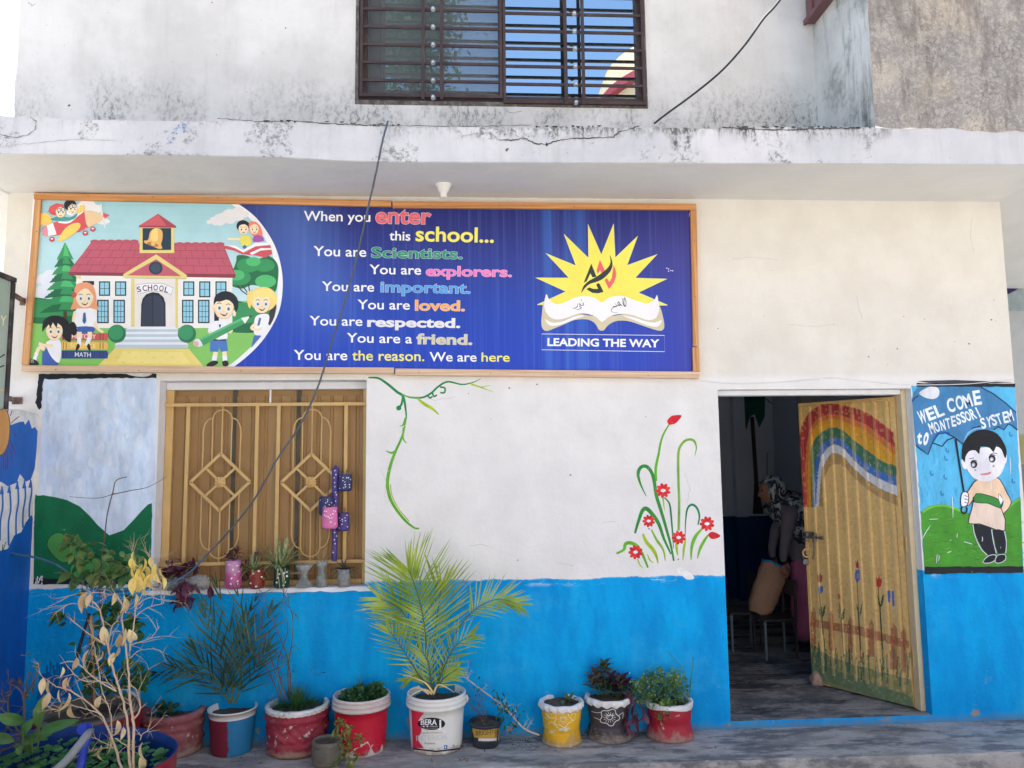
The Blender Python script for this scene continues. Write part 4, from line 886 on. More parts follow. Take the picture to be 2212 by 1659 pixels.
P.poly([(1608,960),(1620,890),(1680,852),(1750,860),(1800,910),(1806,980),(1785,1020),(1770,960),(1720,920),(1660,935),(1630,935)],K,4)
P.poly([(1650,1120),(1668,1120),(1664,1145),(1652,1145)],C(30,90,150))
# blonde girl at the edge
P.poly([(2080,980),(2118,960),(2100,1060),(2060,1130),(2050,1060)],C(60,60,66),3)
P.poly([(1948,1060),(2000,1035),(2058,1045),(2050,1120),(2010,1200),(1940,1200),(1935,1130)],WHT,3); P.poly([(1935,1210),(1995,1215),(1960,1255),(1912,1312)],C(32,100,180)); P.stroke([(1950,1110),(1915,1150),(1960,1165),(2000,1150)],22,SK)
P.poly([(1880,880),(1905,845),(1930,850),(1915,930),(1905,990),(1885,960)],C(240,204,90),3); P.ell(2012,915,112,100,C(244,212,96)); face(1998,950,78,C(70,130,190)); P.poly([(1925,900),(1945,850),(2010,825),(2080,850),(2110,920),(2060,895),(2010,905),(1970,895)],C(248,220,108),3)
P.poly([(1978,1065),(1995,1070),(1980,1130),(1962,1130)],C(40,100,160))
P.poly([(1870,1185),(1935,1175),(1930,1185)],K)
# children on a flying book
P.poly([(1690,480),(1780,485),(1850,525),(1960,470),(2068,475),(2085,545),(2030,578),(1950,560),(1840,550),(1770,520),(1700,505)],C(206,44,62)); P.poly([(1700,475),(1780,480),(1845,515),(1950,455),(2050,455),(2060,475),(1950,485),(1850,535),(1780,500)],WHT); P.poly([(1900,540),(1990,500),(2075,500),(2078,512),(1990,520),(1920,556)],WHT)
P.poly([(1822,410),(1900,400),(1912,470),(1840,482)],C(230,220,50),2); P.stroke([(1722,425),(1770,428),(1825,425)],18,SK,0); P.stroke([(1868,480),(1850,500)],26,C(40,96,160),0); P.poly([(1935,400),(1990,395),(2018,440),(1930,450)],C(166,70,170),2)
P.ell(1845,320,52,48,K); face(1850,345,44,C(60,70,90)); P.poly([(1798,320),(1830,278),(1890,290),(1905,340),(1860,305)],K,3); P.poly([(1900,290),(1945,285),(1990,330),(2005,400),(1970,390),(1930,400),(1895,350)],C(240,110,70),3); face(1938,345,40,C(60,70,90))
# pencil aeroplane
P.poly([(190,225),(240,215),(280,240),(290,300),(240,310),(180,300)],C(240,196,56),3); P.poly([(500,190),(530,150),(556,160),(550,200),(510,220)],C(240,206,60),3)
P.poly([(215,340),(240,318),(330,285),(420,290),(500,230),(555,195),(590,330),(420,385),(240,402),(218,380)],C(210,44,60),2); P.poly([(245,316),(300,296),(330,388),(262,400)],WHT); P.poly([(216,345),(250,318),(262,400),(228,398)],C(226,130,140),2)
P.poly([(555,196),(600,195),(712,222),(735,255),(588,332),(570,300)],C(230,196,150)); P.poly([(706,210),(760,232),(712,268)],C(214,50,66)); P.stroke([(688,140),(700,230)],16,C(226,232,236),0); P.stroke([(712,250),(722,336)],14,C(220,228,232),0)
P.poly([(340,435),(400,340),(470,298),(520,300),(515,340),(450,400),(380,440)],C(238,202,60),4); P.stroke([(345,288),(430,290),(500,235),(548,200)],12,WHT)
for x,y in ((292,428),(563,378),(624,345)): P.ell(x,y,23,21,C(196,40,56)); P.ell(x,y-4,10,6,WHT); P.stroke([(x,y-22),(x+4,y-44)],6,C(200,200,200),0)
P.poly([(280,265),(350,240),(440,250),(500,215),(470,265),(350,280)],C(60,150,150),3)
P.ell(440,150,50,44,K); face(460,180,40,K); P.ell(330,190,62,42,C(200,40,54),-12); P.poly([(258,205),(275,160),(330,135),(380,145),(400,200),(330,210)],C(214,46,60)); face(362,208,42,K)
for x,y in ((350,190),(382,186),(447,162),(475,156)): P.ell(x,y,17,17,K); P.ell(x,y,12,12,WHT); P.ell(x,y,4,5,K)
P.build('printed_picture',M_PRINT,ban)
# lettering
M7=lambda u,v:(622+.2292*u,426.2+.2292*v)
P=Print(lambda u,v,d:BM(*M7(u,v),d),base=.0007)
WT_=C(240,240,244); YL=C(240,232,60)
def wd(t,x0,y0,x1,y1,h,col,bold=.012,oc=None,ow=.010):
    global P
    P=Print(lambda u,v,d:BM(*M7(u,v),d),base=.0007); P.text(t,x0,y0,x1,y1,h,col,min(bold,.027),oc,ow); P.build('lettering',M_PRINT,ban)
wd('When you',148,219,776,230,92,WT_); wd('enter',825,242,1350,250,130,C(226,64,88),.03,WT_)
wd('this',955,403,1153,408,88,WT_); wd('school...',1202,410,1940,425,138,YL,.022)
wd('You are',240,551,738,560,92,WT_); wd('Scientists.',785,566,1645,580,100,C(0,150,110),.045,WT_)
wd('You are',768,722,1255,728,88,WT_); wd('explorers.',1300,738,2110,748,94,C(236,96,182),.045,WT_)
wd('You are',318,880,812,888,88,WT_); wd('important.',872,890,1720,905,94,C(0,150,220),.045,WT_)
wd('You are',655,1052,1148,1058,88,WT_); wd('loved.',1198,1064,1666,1070,98,C(244,160,54),.045,WT_)
wd('You are',202,1205,702,1211,88,WT_); wd('respected.',748,1216,1622,1228,88,C(228,226,226),.05,WT_)
wd('You are a',553,1366,1170,1376,88,WT_); wd('friend.',1212,1380,1736,1388,98,C(206,200,160),.045,WT_)
wd('You are',54,1530,560,1534,92,WT_); wd('the reason.',605,1536,1285,1543,94,YL); wd('We are',1334,1544,1778,1548,86,WT_); wd('here',1824,1547,2090,1549,84,YL)
M8=lambda u,v:(1129+.2152*u,449.3+.2152*v)
P=Print(lambda u,v,d:BM(*M8(u,v),d),base=.0007)
st=[(150,972),(435,838),(130,700),(467,702),(235,455),(537,580),(415,262),(662,503),(657,165),(790,470),(913,160),(928,500),(1155,282),(1047,577),(1350,465),(1127,703),(1448,712),(1160,848),(1452,977),(1200,985),(800,990),(400,985)]
P.stroke(st[:19],9,C(246,244,190),0); P.poly(st,C(236,226,44))
DK=C(38,56,62); RDD=C(228,56,76)
P.poly([(690,560),(742,690),(702,698),(680,655),(648,720),(622,748),(612,752)],DK); P.poly([(688,560),(735,672),(702,690),(684,650),(640,740),(615,745)],DK)
P.poly([(775,520),(825,625),(795,660),(775,625),(755,665),(742,625)],RDD); P.poly([(912,570),(936,630),(938,690),(915,750),(866,815),(822,725),(845,700),(870,745),(895,700),(905,640)],RDD,0)
P.poly([(760,752),(775,765),(812,842),(760,856),(700,852),(640,815),(668,798),(710,812),(758,812),(738,768)],DK)
P.poly([(590,853),(608,790),(660,735),(740,690),(810,640),(862,590),(882,540),(875,472),(898,530),(900,590),(870,650),(800,715),(730,745),(670,765),(620,810)],DK,4)
CRM=C(206,196,160)
P.poly([(215,950),(192,1080),(190,1180),(215,1225),(260,1230),(400,1175),(520,1125),(640,1118),(710,1145),(745,1185),(765,1222),(795,1232),(822,1222),(850,1185),(900,1150),(970,1130),(1080,1140),(1230,1190),(1350,1228),(1400,1228),(1422,1190),(1410,1100),(1370,980),(1300,1000),(800,1090),(300,1000)],CRM,4)
P.poly([(230,1115),(290,1150),(400,1140),(520,1090),(620,1080),(500,1125),(380,1170),(290,1182),(250,1160)],WHT,3); P.poly([(1395,1125),(1330,1150),(1240,1140),(1120,1100),(1005,1080),(1120,1125),(1230,1170),(1330,1192),(1375,1175)],WHT,3)
P.poly([(236,862),(260,910),(300,950),(350,966),(420,950),(500,910),(580,886),(660,885),(730,905),(795,950),(850,910),(920,885),(1010,885),(1100,915),(1180,945),(1250,958),(1310,935),(1335,900),(1350,872),(1365,950),(1370,1030),(1345,1095),(1300,1122),(1230,1120),(1140,1085),(1030,1062),(930,1070),(860,1095),(795,1145),(740,1095),(660,1065),(560,1060),(460,1095),(370,1118),(300,1110),(250,1070),(215,985)],C(236,236,240),2)
tp=lambda t:.4+.6*sin(pi*min(1,t*1.1))
P.stroke([(1022,898),(1016,960),(1030,985)],7,K,4); P.stroke([(1005,905),(1008,960),(1030,990),(1038,950),(1030,905)],6,K,4); P.stroke([(1000,985),(975,960),(965,940),(955,965),(980,975),(940,985),(905,992)],7,K,5); P.stroke([(925,955),(945,985),(910,998),(892,1020),(900,1045),(955,1050)],6,K,5,tp)
P.stroke([(605,950),(612,972),(590,978),(570,965)],7,K,5); P.stroke([(585,965),(572,990),(590,1000),(560,1018),(530,1016)],7,K,5,tp); P.stroke([(555,955),(548,990),(525,1005),(500,1008)],7,K,5,tp); P.ell(590,925,5,5,K); P.ell(574,960,4,4,K)
P.stroke([(192,1264),(1424,1279),(1426,1442),(193,1423)],5,WHT,0,closed=True)
P.text('LEADING THE WAY',248,1382,1372,1396,78,WHT,.03)
for u,v in ((1448,604),(1466,612),(1488,628),(1506,630),(1464,634)): P.ell(u,v,6,5,WHT)
P.stroke([(1672,88),(1676,48),(1690,40)],5,C(200,205,220),3); P.stroke([(1674,66),(1688,60)],4,C(200,205,220),0)
P.build('emblem_print',M_PRINT,ban)

# ------------------------------------------------------------------ murals painted on the wall
Z1=lambda u,v:((u*.4823)/1.736,(1400+v*.4823)/1.736)
P=Print(lambda u,v,d:W(*Z1(u,v),-d),base=.0005)
def jag(x0,y0,x1,y1,n,a):
    return [(x0+(x1-x0)*i/n+rnd.uniform(-a,a),y0+(y1-y0)*i/n+rnd.uniform(-a,a)) for i in range(n+1)]
mur=MB()
P.poly(jag(335,42,1215,40,30,3)+jag(1215,40,1195,1600,40,3)+jag(1195,1640,262,1640,10,2)+jag(262,1640,330,300,30,2)+[(335,42)],C(206,222,240))
P.d+=.00002
for i in range(170):
    u=rnd.uniform(345,1170); v=rnd.uniform(60,960); L=rnd.uniform(60,160); w=rnd.uniform(22,60); c_=rnd.choice([C(198,217,237),C(212,226,241),C(202,219,238),C(216,228,242),C(192,213,235)])
    P.st=0.0; P.stroke([(u,v),(u+rnd.uniform(-10,10),v+L*.5),(u+rnd.uniform(-8,8),v+L)],w,c_,3,taper=lambda t:sin(pi*(t*.9+.05))); P.d+=.000009
P.st=.000008
P.poly(jag(275,945,430,960,8,4)+[(520,985),(620,1035),(700,1110),(760,1180),(850,1260),(960,1220),(1020,1160),(1100,1070),(1150,1020)]+jag(1183,1010,1172,1640,20,3)+[(262,1640)]+jag(265,1200,270,990,10,2),C(4,104,66))
P.d+=.00002
for i in range(150):
    u=rnd.uniform(290,1140); v=rnd.uniform(1000,1600)
    if v<1010+max(0,(800-abs(u-800)-300))*.6: continue
    P.st=0; P.stroke([(u,v),(u+rnd.uniform(-8,8),v+rnd.uniform(20,70))],rnd.uniform(6,16),rnd.choice([C(8,116,76),C(0,92,60),C(20,124,84)]),0,taper=lambda t:sin(pi*(t*.9+.05))); P.d+=.000009
P.st=.000008
P.outl([(365,1330),(400,1260),(470,1240),(540,1300),(600,1390),(560,1450),(480,1470),(400,1400)],C(70,140,66),C(24,50,36),5,5)
P.outl([(560,1490),(700,1440),(860,1440),(960,1480),(980,1560),(900,1640),(620,1640),(555,1580)],C(70,146,70),C(24,50,36),5,5)
BLK=C(22,30,38)
P.poly(jag(300,5,1218,2,26,3)+jag(1218,34,345,44,26,5)+[(338,60)]+jag(336,60,320,270,9,4)+jag(300,285,275,230,4,5)+jag(282,200,300,10,10,3),BLK)
P.poly([(990,0),(1100,-4),(1180,2),(1150,22),(1080,26),(1010,14)],C(214,216,218),3)
P.poly(jag(262,1596,1170,1592,20,3)+jag(1172,1640,262,1642,20,5),BLK)
for i in range(26):
    u=rnd.uniform(268,330); v=rnd.uniform(1570,1640); P.poly([(u,v),(u+rnd.uniform(3,9),v+2),(u+4,v+rnd.uniform(8,26)),(u-3,v+12)],C(214,220,226))
P.build('hill_mural',M_MURAL,bld)
# vine and flowers on the white wall
def vt(t): return .25+.75*sin(pi*min(1,.12+t*.88))
U5=lambda u,v:((1280+u*.5787)/1.736,(960+v*.5787)/1.736)
P=Print(lambda u,v,d:W(*U5(u,v),-d),base=.0004)
g1,g2,g3=C(24,134,76),C(98,170,40),C(160,190,20)
P.stroke([(175,788),(240,792),(300,830),(360,880),(400,910),(415,980),(420,1050),(405,1120)],17,g1,6,vt); P.stroke([(385,890),(440,915),(520,918),(580,890),(630,845),(690,815),(780,832),(850,820),(905,795)],13,g1,6,vt); P.stroke([(390,900),(450,915),(510,917)],9,g2,6)
P.stroke([(400,905),(390,960),(365,990)],14,g1,5); P.ell(372,985,17,16,g1); P.stroke([(418,1050),(400,1095),(378,1102)],18,g2,5,lambda t:1-.8*t); P.stroke([(405,1110),(400,1180),(422,1212)],16,g2,5,lambda t:1-.7*t); P.stroke([(412,1100),(390,1180),(345,1280),(315,1370),(300,1450),(303,1520),(330,1600),(400,1700),(470,1760),(505,1765)],21,g2,8,lambda t:.35+.65*sin(pi*min(1,.05+t*.93))); P.stroke([(318,1480),(330,1560),(380,1650),(440,1720)],7,g3,6)
P.stroke([(345,1270),(320,1275),(290,1262)],18,g2,5,lambda t:1-.7*t); P.stroke([(495,925),(540,960),(590,990),(632,1028)],20,g3,6,vt); P.stroke([(840,830),(900,850),(985,882)],13,g3,5,lambda t:1-.8*t); P.stroke([(905,850),(970,838)],8,g3,3,lambda t:1-.8*t)
for q in ([(560,905),(575,920),(590,910)],[(590,885),(600,910),(620,900)],[(640,850),(670,855),(668,885),(640,885)]): P.stroke(q,11,g1,5)
P.build('vine_painting',M_VINE,bld)
Z7=lambda u,v:((2280+u*.422)/1.736,(1500+v*.422)/1.736)
P=Print(lambda u,v,d:W(*Z7(u,v),-d),base=.0004)
def br(pts,w,c_,tp_=vt): P.stroke(pts,w,c_,8,tp_)
gd=C(44,140,56)
br([(545,215),(500,290),(470,370),(450,480),(425,600),(425,720)],26,g2,lambda t:.5+.5*t); br([(340,855),(290,750),(268,660),(290,600),(340,590),(385,640),(410,720),(430,850),(470,980),(520,1150),(560,1300),(585,1430)],30,gd,lambda t:.2+.8*min(1,t*5)*(1-.6*max(0,t-.7)/.3))
br([(770,500),(785,420),(760,360),(700,355),(650,400),(625,480),(625,700),(632,900),(628,1160)],22,C(118,170,50),lambda t:.15+.85*min(1,t*4)); br([(240,1185),(270,1080),(305,985),(340,965),(390,1010),(450,1100),(500,1240),(560,1370)],36,gd,lambda t:.25+.75*sin(pi*min(1,.1+t*.85)))
br([(500,865),(545,920),(560,1020),(575,1200),(582,1320)],17,C(22,124,76)); br([(800,1110),(812,1030),(790,960),(745,930),(705,970),(690,1080),(685,1240)],20,C(22,128,84)); br([(490,865),(495,930),(505,990)],20,g3,lambda t:1-t*.9)
br([(75,1365),(140,1330),(155,1280),(200,1270),(260,1300),(310,1380),(355,1490)],32,g2,lambda t:.5+.5*sin(pi*t)); br([(310,1190),(340,1260),(400,1330),(430,1390),(445,1450)],32,g3); br([(385,1150),(430,1240),(490,1330),(510,1430)],22,C(130,180,50)); br([(352,1370),(370,1420),(405,1448)],12,g3); br([(262,1410),(280,1460),(310,1495)],12,g3)
br([(605,1260),(612,1330),(620,1380)],22,g3); br([(690,1230),(675,1320),(665,1425)],20,g3); br([(835,1145),(780,1210),(745,1300),(738,1420)],30,C(104,176,40)); br([(890,1200),(850,1260),(815,1330),(795,1410)],26,C(104,176,40))
def degrees_(a): return a*180/pi
RF_=C(214,42,50)
def flw(x,y,r,sq=1):
    for i in range(9):
        a=2*pi*i/9+.3; P.ell(x+cos(a)*r*.62,y+sin(a)*r*.62*sq,r*.4,r*.24*sq,rnd.choice([RF_,C(226,54,56),C(200,36,46)]),degrees_(a))
    P.ell(x,y,r*.34,r*.2,C(232,230,232))
flw(490,805,66); flw(362,1075,56); flw(880,1100,66); flw(628,1222,62); flw(245,1352,64)
P.poly([(530,205),(528,180),(560,145),(600,135),(655,138),(620,190),(590,212),(550,220)],C(206,30,44),3); P.poly([(890,1195),(920,1172),(960,1180),(1000,1208),(960,1232),(915,1232)],C(206,30,44),3)
P.build('red_flower_painting',M_VINE,bld)
# welcome mural
Z5=lambda u,v:((3340+u*.4822)/1.736,(1400+v*.4822)/1.736)
P=Print(lambda u,v,d:W(*Z5(u,v),-d),base=.0005)
LB=C(84,182,226); UB=C(62,128,178); GN=C(70,150,44)
P.poly(jag(160,100,968,100,20,3)+jag(970,105,1035,1560,40,3)+jag(1030,1510,262,1515,20,2)+jag(262,1515,168,160,40,4),LB)
P.d+=.00002
for i in range(160):
    u=rnd.uniform(205,985); v=rnd.uniform(430,1010); P.st=0
    P.stroke([(u,v),(u+rnd.uniform(-6,6),v+rnd.uniform(20,90))],rnd.uniform(8,26),rnd.choice([C(96,192,232),C(74,170,220),C(110,200,234),C(60,156,212)]) if v<850 else C(52,144,206),0,taper=lambda t:sin(pi*(t*.9+.05))); P.d+=.000009
P.st=.000008
P.poly([(235,1080),(300,1035),(380,1022),(470,1035),(560,1070),(640,1100),(860,1110),(920,1040),(980,980),(1010,962),(1028,1510),(262,1510)],GN,0)
P.d+=.00002
for i in range(200):
    u=rnd.uniform(255,1000); v=rnd.uniform(1090,1470); P.st=0
    P.stroke([(u,v),(u+rnd.uniform(20,60),v+rnd.uniform(-16,16))],rnd.uniform(10,30),rnd.choice([C(78,160,46),C(56,132,40),C(96,170,54),C(44,118,44)]),0,taper=lambda t:sin(pi*(t*.9+.05))); P.d+=.000009
P.st=.000008
P.stroke([(250,1080),(310,1042),(390,1028),(470,1040),(560,1078)],18,C(112,190,56),5); P.stroke([(905,1060),(960,1005),(1010,975)],18,C(104,186,56),4)
umb=[(165,200),(180,150),(215,110),(700,106),(800,160),(900,235),(975,300),(988,440),(950,405),(915,392),(880,440),(830,420),(800,440),(700,440),(620,460),(580,500),(560,550),(480,485),(420,460),(370,468),(325,540),(290,632),(240,590),(195,560)]
P.poly(umb,UB)
for q in ([(700,106),(800,160),(900,235),(975,305)],[(195,560),(240,595),(290,632),(325,540),(370,472),(430,462),(500,500),(560,550),(585,490),(640,425),(710,408)],[(325,540),(400,568),(440,520),(500,498)],[(800,440),(840,415),(880,440),(915,394),(950,408),(988,442)],[(168,220),(190,190),(215,172)]): P.stroke(q,9,C(20,40,78),0)
P.stroke([(570,540),(600,470),(660,432),(720,430)],14,C(120,180,220),5); P.stroke([(325,520),(360,472),(400,455),(460,465)],8,C(24,84,176),5)
for x,y in ((440,600),(430,665),(320,780),(425,810),(955,840),(935,475),(400,935)): P.stroke([(x-6,y-22),(x-8,y),(x+4,y+14),(x+14,y)],6,C(30,120,180),5)
# boy
ink=C(20,28,40)
P.stroke([(505,510),(525,640),(548,790),(570,925)],15,ink,5); P.stroke([(560,1020),(548,1070),(570,1090),(592,1070),(590,1040)],13,ink,5)
P.outl([(668,830),(740,825),(830,812),(870,860),(905,930),(936,990),(925,1040),(870,1095),(855,1060),(875,1000),(840,935),(830,1000),(655,965),(640,985),(600,1030),(580,960),(620,890)],C(236,206,176),ink,7,3)
P.outl([(650,970),(660,990),(860,1050),(888,1222),(790,1205),(690,1170),(605,1165),(630,1060)],C(226,206,190),ink,7,2)
P.outl([(665,935),(760,950),(845,985),(855,1050),(760,1010),(650,1002)],C(56,140,60),ink,6,2)
P.poly([(842,935),(875,985),(856,1020),(842,980)],WHT,0); P.outl([(560,925),(600,930),(606,990),(590,1030),(552,1035),(545,980)],WHT,ink,7,3)
for k in range(3): P.stroke([(575,950+k*26),(600,958+k*26)],5,ink,0)
P.poly([(640,1172),(780,1205),(800,1280),(820,1400),(745,1410),(690,1320),(655,1240)],ink,2); P.poly([(795,1218),(885,1225),(898,1300),(892,1390),(835,1400),(810,1300)],ink,2)
for q in ([(640,1175),(655,1260),(700,1360),(750,1412)],[(785,1215),(800,1310),(822,1400)],[(885,1228),(900,1310),(895,1400)]): P.stroke(q,7,C(206,214,218),4)
P.outl([(715,1470),(760,1420),(815,1412),(815,1450),(770,1475)],ink,C(206,214,218),6,2); P.outl([(812,1468),(830,1415),(890,1410),(892,1450),(850,1475)],ink,C(206,214,218),6,2)
P.poly([(548,680),(575,660),(590,740),(565,735)],C(236,234,240),3); P.poly([(880,640),(902,630),(900,690),(882,700)],C(236,234,240),3)
P.poly([(575,640),(640,590),(860,570),(890,640),(885,720),(850,790),(790,830),(720,840),(650,815),(600,755),(575,700)],C(230,230,238),4)
P.poly([(553,640),(560,560),(600,490),(670,445),(750,438),(830,470),(880,540),(902,600),(895,660),(880,640),(860,590),(820,570),(800,615),(770,580),(700,570),(690,630),(660,600),(612,605),(582,650),(578,690),(558,670)],C(14,20,28),2)
for x,y in ((648,708),(790,665)): P.ell(x,y,26,29,ink); P.ell(x-4,y+3,15,17,C(160,165,175)); P.ell(x-6,y+6,8,9,WHT); P.stroke([(x-27,y-8),(x-16,y-27),(x+4,y-33),(x+24,y-24)],6,ink,4)
P.stroke([(612,665),(648,658)],5,ink,0); P.stroke([(770,635),(800,620),(828,625)],5,ink,3)
P.poly([(695,782),(740,775),(782,765),(770,785),(735,792),(705,790)],C(208,140,140),3); P.ell(800,722,8,9,C(170,150,160)); P.ell(658,752,8,9,C(190,170,176))
for x0,y0,x1,y1 in ((928,650,930,790),(480,960,484,1125),(780,835,778,920),(362,1410,358,1480),(376,1412,370,1460),(520,1245,516,1280),(712,1270,710,1310),(245,1290,310,1180),(440,1395,472,1382),(570,1310,640,1330),(300,1136,370,1132)): P.stroke([(x0,y0),((x0+x1)/2+rnd.uniform(-5,5),(y0+y1)/2),(x1,y1)],5,WHT,3,vt)
P.poly([(222,150),(290,110),(340,102),(378,130),(370,180),(325,200),(260,185)],C(216,220,226),3)
WW=C(226,236,244)
def hand(t,x0,y0,x1,y1,h,b_=.03):
    n=len(t); 
    for i,chh in enumerate(t):
        a=i/n; c_=(i+.86)/n; xx0,yy0=x0+(x1-x0)*a,y0+(y1-y0)*a; xx1,yy1=x0+(x1-x0)*c_,y0+(y1-y0)*c_
        if chh in 'I1': xx0,yy0,xx1,yy1=xx0+(xx1-xx0)*.35,yy0+(yy1-yy0)*.35,xx0+(xx1-xx0)*.65,yy0+(yy1-yy0)*.65
        P.text(chh,xx0,yy0+rnd.uniform(-4,4),xx1,yy1+rnd.uniform(-4,4),h*rnd.uniform(.95,1.05),WW,b_)
hand('WEL',232,392,432,320,100); hand('COME',448,304,720,232,106); hand('to',205,548,292,552,92,.04); hand('MONTESSORI',315,474,720,330,82); hand('SYSTEM',710,432,968,362,84)
P.poly(jag(205,75,968,78,16,4)+jag(970,104,205,104,16,3),BLK); P.poly([(205,60),(500,52),(800,64),(960,70),(600,84),(300,74)],C(60,66,74)); P.poly(jag(262,1505,1030,1500,20,3)+jag(1033,1552,262,1560,20,4),BLK)
P.build('welcome_mural',M_MURAL,bld)
# ------------------------------------------------------------------ plants: helpers
def leaf_pts(L,w,n=6,bend=.3,fold=.25,prof=None,twist=0):
    rows=[]; p=Vector((0,0,0)); a=0
    for i in range(n+1):
        t=i/n; ww=w*.5*(prof(t) if prof else sin(pi*min(1,t*.94+.03))**.8); tw=twist*t
        s_=Vector((cos(tw),0,sin(tw))); u=Vector((0,-sin(a),cos(a)))
        rows.append([p-s_*ww+u*(fold*ww),p.copy(),p+s_*ww+u*(fold*ww)])
        a+=-bend/n; p=p+Vector((0,cos(a),sin(a)))*(L/n)
    return rows
def basis(d, up=(0,0,1), roll=0):
    d=Vector(d).normalized(); u=Vector(up); 
    if abs(d.dot(u))>.97: u=Vector((0,-1,.1))
    u=(u-d*u.dot(d)).normalized(); x=d.cross(u)
    if roll: x,u=x*cos(roll)+u*sin(roll), u*cos(roll)-x*sin(roll)
    return x,d,u
def leaf(mb, base, d, L, w, up=(0,0,1), bend=.3, n=5, fold=.25, m=0, prof=None, roll=0, twist=0):
    x,y,z=basis(d,up,roll); base=Vector(base)
    mb.grid([[base+x*q.x+y*q.y+z*q.z for q in r] for r in leaf_pts(L,w,n,bend,fold,prof,twist)],m,True)
def rv(a=1): return Vector((rnd.uniform(-a,a),rnd.uniform(-a,a),rnd.uniform(-a,a)))
def leafmat(name,c,c2,rough=.5,transl=.25,sc=9):
    N=NT(name); f=N.noise(sc,4); oi=N.n('ShaderNodeObjectInfo')
    col=N.mix(N.sm(f,.3,.7),c,c2); 
    hs=N.n('ShaderNodeHueSaturation'); N.link(col,hs.inputs['Color']); N.link(N.m('ADD',.78,N.m('MULTIPLY',oi.outputs['Random'],.44)),hs.inputs['Value']); N.link(N.m('ADD',.485,N.m('MULTIPLY',oi.outputs['Random'],.03)),hs.inputs['Hue'])
    return N.fin(hs.outputs[0],rough,.35,N.noise(120,3),.2,.001,transl=transl)
M_LEAF=leafmat('green_leaf',C(84,120,66),C(128,152,84)); M_DLEAF=leafmat('dark_green_leaf',C(44,88,50),C(80,120,66)); M_PALM=leafmat('palm_leaflet',C(120,148,44),C(188,200,88),.45,.35,5)
M_DPALM=leafmat('dark_palm_leaflet',C(34,66,52),C(76,108,74),.45,.2,5)
M_PURP=leafmat('purple_leaf',C(70,34,52),C(112,62,84)); M_DRY=leafmat('dry_leaf',C(216,190,140),C(242,222,178),.75,.3,14); M_BRLEAF=leafmat('withered_leaf',C(92,78,66),C(132,112,92),.8,.1)
M_TWIG=paint('bare_twig_bark',C(200,178,148),.15,.8,30,bump=.4,dirt=.4,dirtc=C(140,108,96)); M_DTWIG=paint('dark_twig_bark',C(104,92,84),.2,.85,30,bump=.4); M_STEM=paint('green_stem',C(92,112,62),.15,.6,30)
M_SOIL=paint('dry_potting_soil',C(98,86,74),.3,.95,40,bump=1,bd=.01)
def twigs(mb, p, d, L, r, depth, spread=.6, n=6, m=0, tips=None, grav=0):
    pts=[Vector(p)]; dd=Vector(d).normalized()
    for i in range(n):
        dd=(dd+rv(.22)+Vector((0,0,grav))).normalized(); pts.append(pts[-1]+dd*(L/n))
    mb.tube(pts,[r*(1-.75*i/n) for i in range(n+1)],5,m)
    if depth:
        for k in range(rnd.choice((2,3,3))):
            i=rnd.randint(max(1,n//3),n); q=(dd+rv(spread)*1.1).normalized(); twigs(mb,pts[i],q,L*rnd.uniform(.35,.65),r*.5,depth-1,spread,max(3,n-2),m,tips,grav)
    elif tips is not None: tips.append((pts[-1],dd))
def tuft(mb, c, n, L, w, lean=.5, r=.03, m=0, bend=.9, top=1.0):
    for i in range(n):
        a=rnd.uniform(0,2*pi); q=rnd.uniform(.1,1)
        leaf(mb,(c[0]+cos(a)*r*q,c[1]+sin(a)*r*q,c[2]),Vector((cos(a)*lean*q,sin(a)*lean*q,top)),L*rnd.uniform(.6,1.1),w,bend=bend*rnd.uniform(.4,1.2)*q,n=6,fold=.3,m=m,prof=lambda t:(1-t)**.6)
def bushlet(mb, c, rx, rz, n, L, w, m=0, hemi=True, stemm=None):
    c=Vector(c)
    for i in range(n):
        v=rv(1)
        while v.length>1: v=rv(1)
        if hemi: v.z=abs(v.z)
        p=c+Vector((v.x*rx,v.y*rx,v.z*rz)); d=(v+rv(.7)+Vector((0,0,.3)))
        if d.length<.1: d=Vector((0,0,1))
        leaf(mb,p,d,L*rnd.uniform(.6,1.2),w*rnd.uniform(.7,1.2),bend=rnd.uniform(-.2,.8),n=3,m=m,roll=rnd.uniform(-1,1))
        if stemm is not None and i%3==0: mb.tube([c+Vector((v.x*rx*.3,v.y*rx*.3,0)),(c+p)/2+rv(.006),p],.0012,4,stemm)
# ------------------------------------------------------------------ pots on the walkway
def spot(px,pyb,wpx,z=0.0):          # stands so that its foot touches the floor at that spot, wpx wide
    p=WZ(px,pyb,z); r=.03
    for _ in range(6):
        y=p.y+r; r=wpx/2*(y-CAM.y)/F_PX
    return W(px,pyb,p.y+r).x, p.y+r, r
def zof(px,py,y): return W(px,py,y).z
M_RED=paint('red_pot_paint',C(164,36,54),.08,.5,9,dirt=.3,dirtc=C(130,80,80),chips=.34,chipc=C(190,170,165),foot=.07)
M_MAR=paint('maroon_pot_paint',C(150,48,66),.12,.6,12,bump=.5,dirt=.35,dirtc=C(176,128,128),chips=.36,chipc=C(190,180,176),foot=.06)
M_MARW=paint('faded_maroon_cement',C(140,78,84),.15,.8,10,bump=.8,bd=.006,dirt=.6,dirtc=C(170,150,142),chips=.37,chipc=C(180,168,160),foot=.09)
M_YEL=paint('yellow_pot_paint',C(226,176,36),.08,.5,10,dirt=.3,dirtc=C(170,140,60),chips=.37,chipc=C(214,206,188),foot=.06)
M_BLK=paint('black_pot_paint',C(66,62,70),.15,.5,10,dirt=.35,dirtc=C(110,104,104),chips=.34,chipc=C(170,168,168),foot=.06)
M_WBK=paint('white_bucket_plastic',C(228,228,222),.04,.4,9,dirt=.5,dirtc=C(186,178,160),foot=.05)
